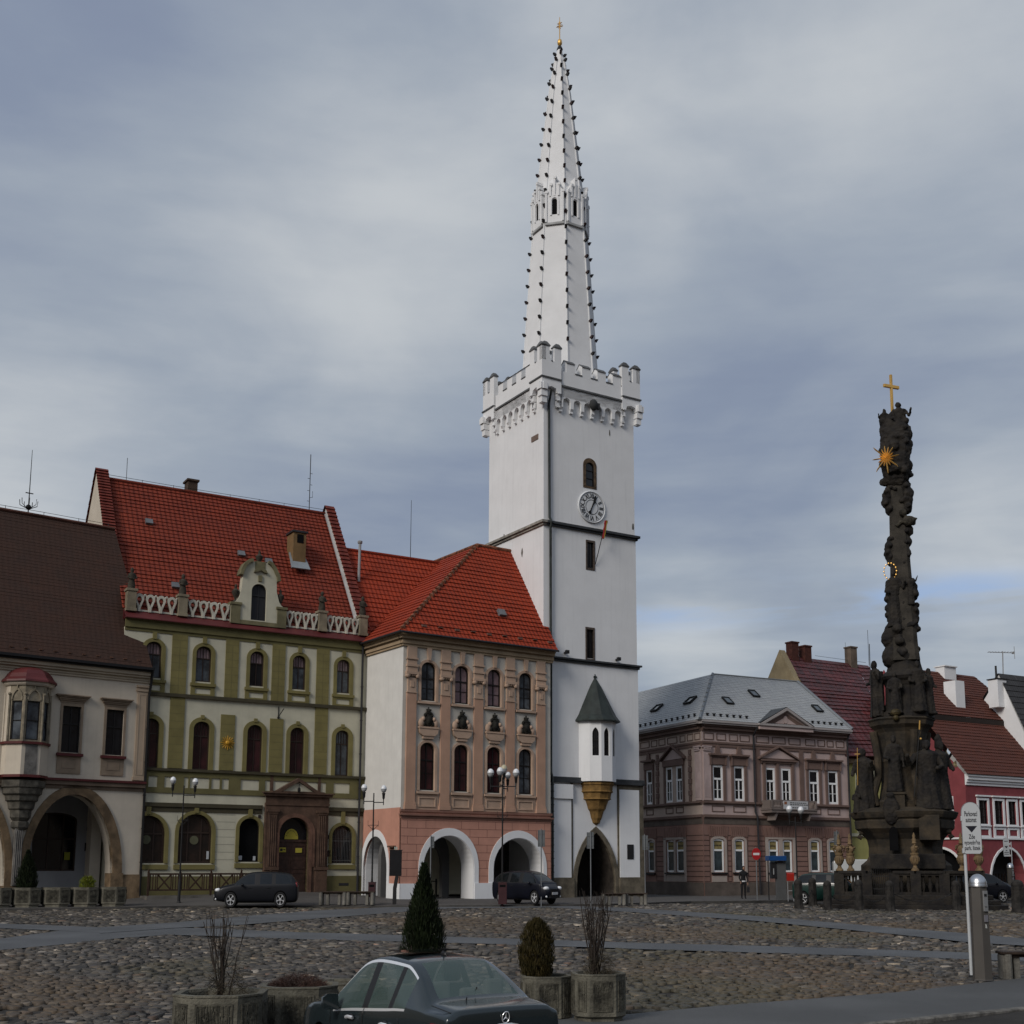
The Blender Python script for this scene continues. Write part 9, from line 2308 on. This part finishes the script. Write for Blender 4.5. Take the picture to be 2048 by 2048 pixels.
# white van behind the pedestal
p = at_depth(1712, 1738, 66); r = put_car('delivery_van', (p.x, p.y, .0), radians(100), 'white van partly hidden behind the statue column pedestal', 'van')
VW_ = paint('van_white', (.46, .48, .48), metal=0)
b = MB(D75); b.prism([(-1.6, .35), (-1.6, 1.95), (-1.4, 2.1), (.9, 2.1), (1.25, 1.95), (1.75, 1.25), (2.45, 1.05), (2.55, .9), (2.55, .35)], -.92, .92); b.build('body', VW_, r, bevel=.05)
b = MB(D75); b.grid([[(1.30, -.78, 1.90), (1.30, .78, 1.90)], [(1.76, -.82, 1.28), (1.76, .82, 1.28)]]); b.M = D75 @ Matrix.Translation((.02, 0, .01)); b.build('windscreen', CGLASS, r, recalc=False)
for s_ in (-1, 1):
    b = MB(D75); b.face([(x, s_ * .925, z) for x, z in ((.4, 1.25), (.4, 1.85), (1.15, 1.85), (1.6, 1.25))]); b.build('side_window', CGLASS, r, recalc=False)
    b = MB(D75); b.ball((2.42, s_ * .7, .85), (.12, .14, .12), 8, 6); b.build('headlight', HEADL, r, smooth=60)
    for x in (-.9, 1.75): b = MB(D75 @ Matrix.Translation((x, s_ * .84, .33)) @ Matrix.Rotation(pi / 2, 4, 'X')); b.lathe([(.2, -.1), (.33, -.09), (.33, .09), (.2, .1)], 18); b.build('tyre', RUB, r)

# ================================================================== person
p = at_depth(1486, 1738, 64.5); pz = .04
pr_ = empty('person', (p.x, p.y, pz), radians(10), 'person in a black jacket and trousers carrying a bag before the brown building', 'person')
vs = [(0, 0, .93), (0, 0, 1.12), (0, -.01, 1.36), (0, -.01, 1.47), (.01, -.03, 1.56), (.02, -.04, 1.66),
      (-.11, 0, .88), (-.12, -.02, .50), (-.12, .03, .10), (-.12, -.12, .04), (.10, 0, .88), (.11, .03, .50), (.12, .05, .10), (.13, -.10, .04),
      (-.20, 0, 1.38), (-.26, .02, 1.12), (-.22, -.12, .92), (.20, 0, 1.38), (.27, .02, 1.12), (.28, -.05, .86)]
ed = [(0, 1), (1, 2), (2, 3), (3, 4), (4, 5), (0, 6), (6, 7), (7, 8), (8, 9), (0, 10), (10, 11), (11, 12), (12, 13), (2, 14), (14, 15), (15, 16), (2, 17), (17, 18), (18, 19)]
ra = [(.16, .12), (.15, .11), (.19, .13), (.065, .065), (.085, .10), (.08, .09), (.10, .10), (.075, .08), (.05, .05), (.045, .04), (.10, .10), (.075, .08), (.05, .05), (.045, .04), (.075, .075), (.055, .055), (.04, .04), (.075, .075), (.055, .055), (.04, .04)]
me = bpy.data.meshes.new('body'); me.from_pydata([(x * .8, y * .8, z) for x, y, z in vs], ed, []); me.materials.append(mat('black_clothing', (.012, .012, .014), rough=.8, var=.3))
po = bpy.data.objects.new('body', me); COL.objects.link(po); po.parent = pr_
sk = po.modifiers.new('skin', 'SKIN'); ss = po.modifiers.new('sub', 'SUBSURF'); ss.levels = ss.render_levels = 2
for v, q in zip(me.skin_vertices[0].data, ra): v.radius = (q[0] * .8, q[1] * .8)
me.skin_vertices[0].data[0].use_root = True
for x, z, y in ((-.22, .90, -.12), (.28, .83, -.05)):
    b = MB(Matrix.Diagonal((.8, .8, 1, 1)));  b.ball((x, y, z), (.032, .03, .05), 8, 6)
    for k in range(4): b.tube([(x - .024 + k * .016, y, z - .03), (x - .024 + k * .016, y - .01, z - .085), (x - .02 + k * .014, y - .03, z - .105)], .009, 5, r1=.006)
    b.tube([(x, y - .02, z), (x + .02, y - .05, z - .05)], .010, 5); b.build('hand', mat('skin', (.32, .18, .12), rough=.6), pr_, smooth=60)
b = MB(Matrix.Diagonal((.8, .8, 1, 1))); b.ball((.02, -.055, 1.60), (.078, .09, .105), 14, 10); b.ball((.02, -.15, 1.59), (.014, .022, .02), 6, 5); b.build('head', MATS['skin'], pr_, smooth=60)
b = MB(Matrix.Diagonal((.8, .8, 1, 1))); b.ball((.02, -.035, 1.635), (.088, .095, .09), 14, 10); b.build('hair', mat('dark_hair', (.014, .011, .010), rough=.7), pr_, smooth=60)
b = MB(Matrix.Diagonal((.8, .8, 1, 1))); b.lathe([(.172, .90), (.176, .93), (.170, .965)], 16, sy=.78); b.build('shirt_hem', mat('white_shirt', (.55, .55, .56), rough=.8, var=.05), pr_, smooth=60)
bg_ = MB(Matrix.Diagonal((.8, .8, 1, 1))); bg_.grid([[(.30 + x, y - .05, z) for x, y in ((-.05, -.14), (.05, -.14), (.05, .14), (-.05, .14))] for z in (.36, .64)], closed=True, cap=True); bg_.tube([(.30, -.15, .64), (.30, -.12, .76), (.30, .02, .76), (.30, .05, .64)], .010, 5)
bb_ = bg_.build('shoulder_bag', mat('dark_bag', (.02, .02, .022), rough=.6), None, bevel=.02); bb_.matrix_world = Matrix.Translation((p.x, p.y, pz)) @ Matrix.Rotation(radians(10), 4, 'Z'); tag(bb_, 'dark hand bag held by the person in black', 'bag')
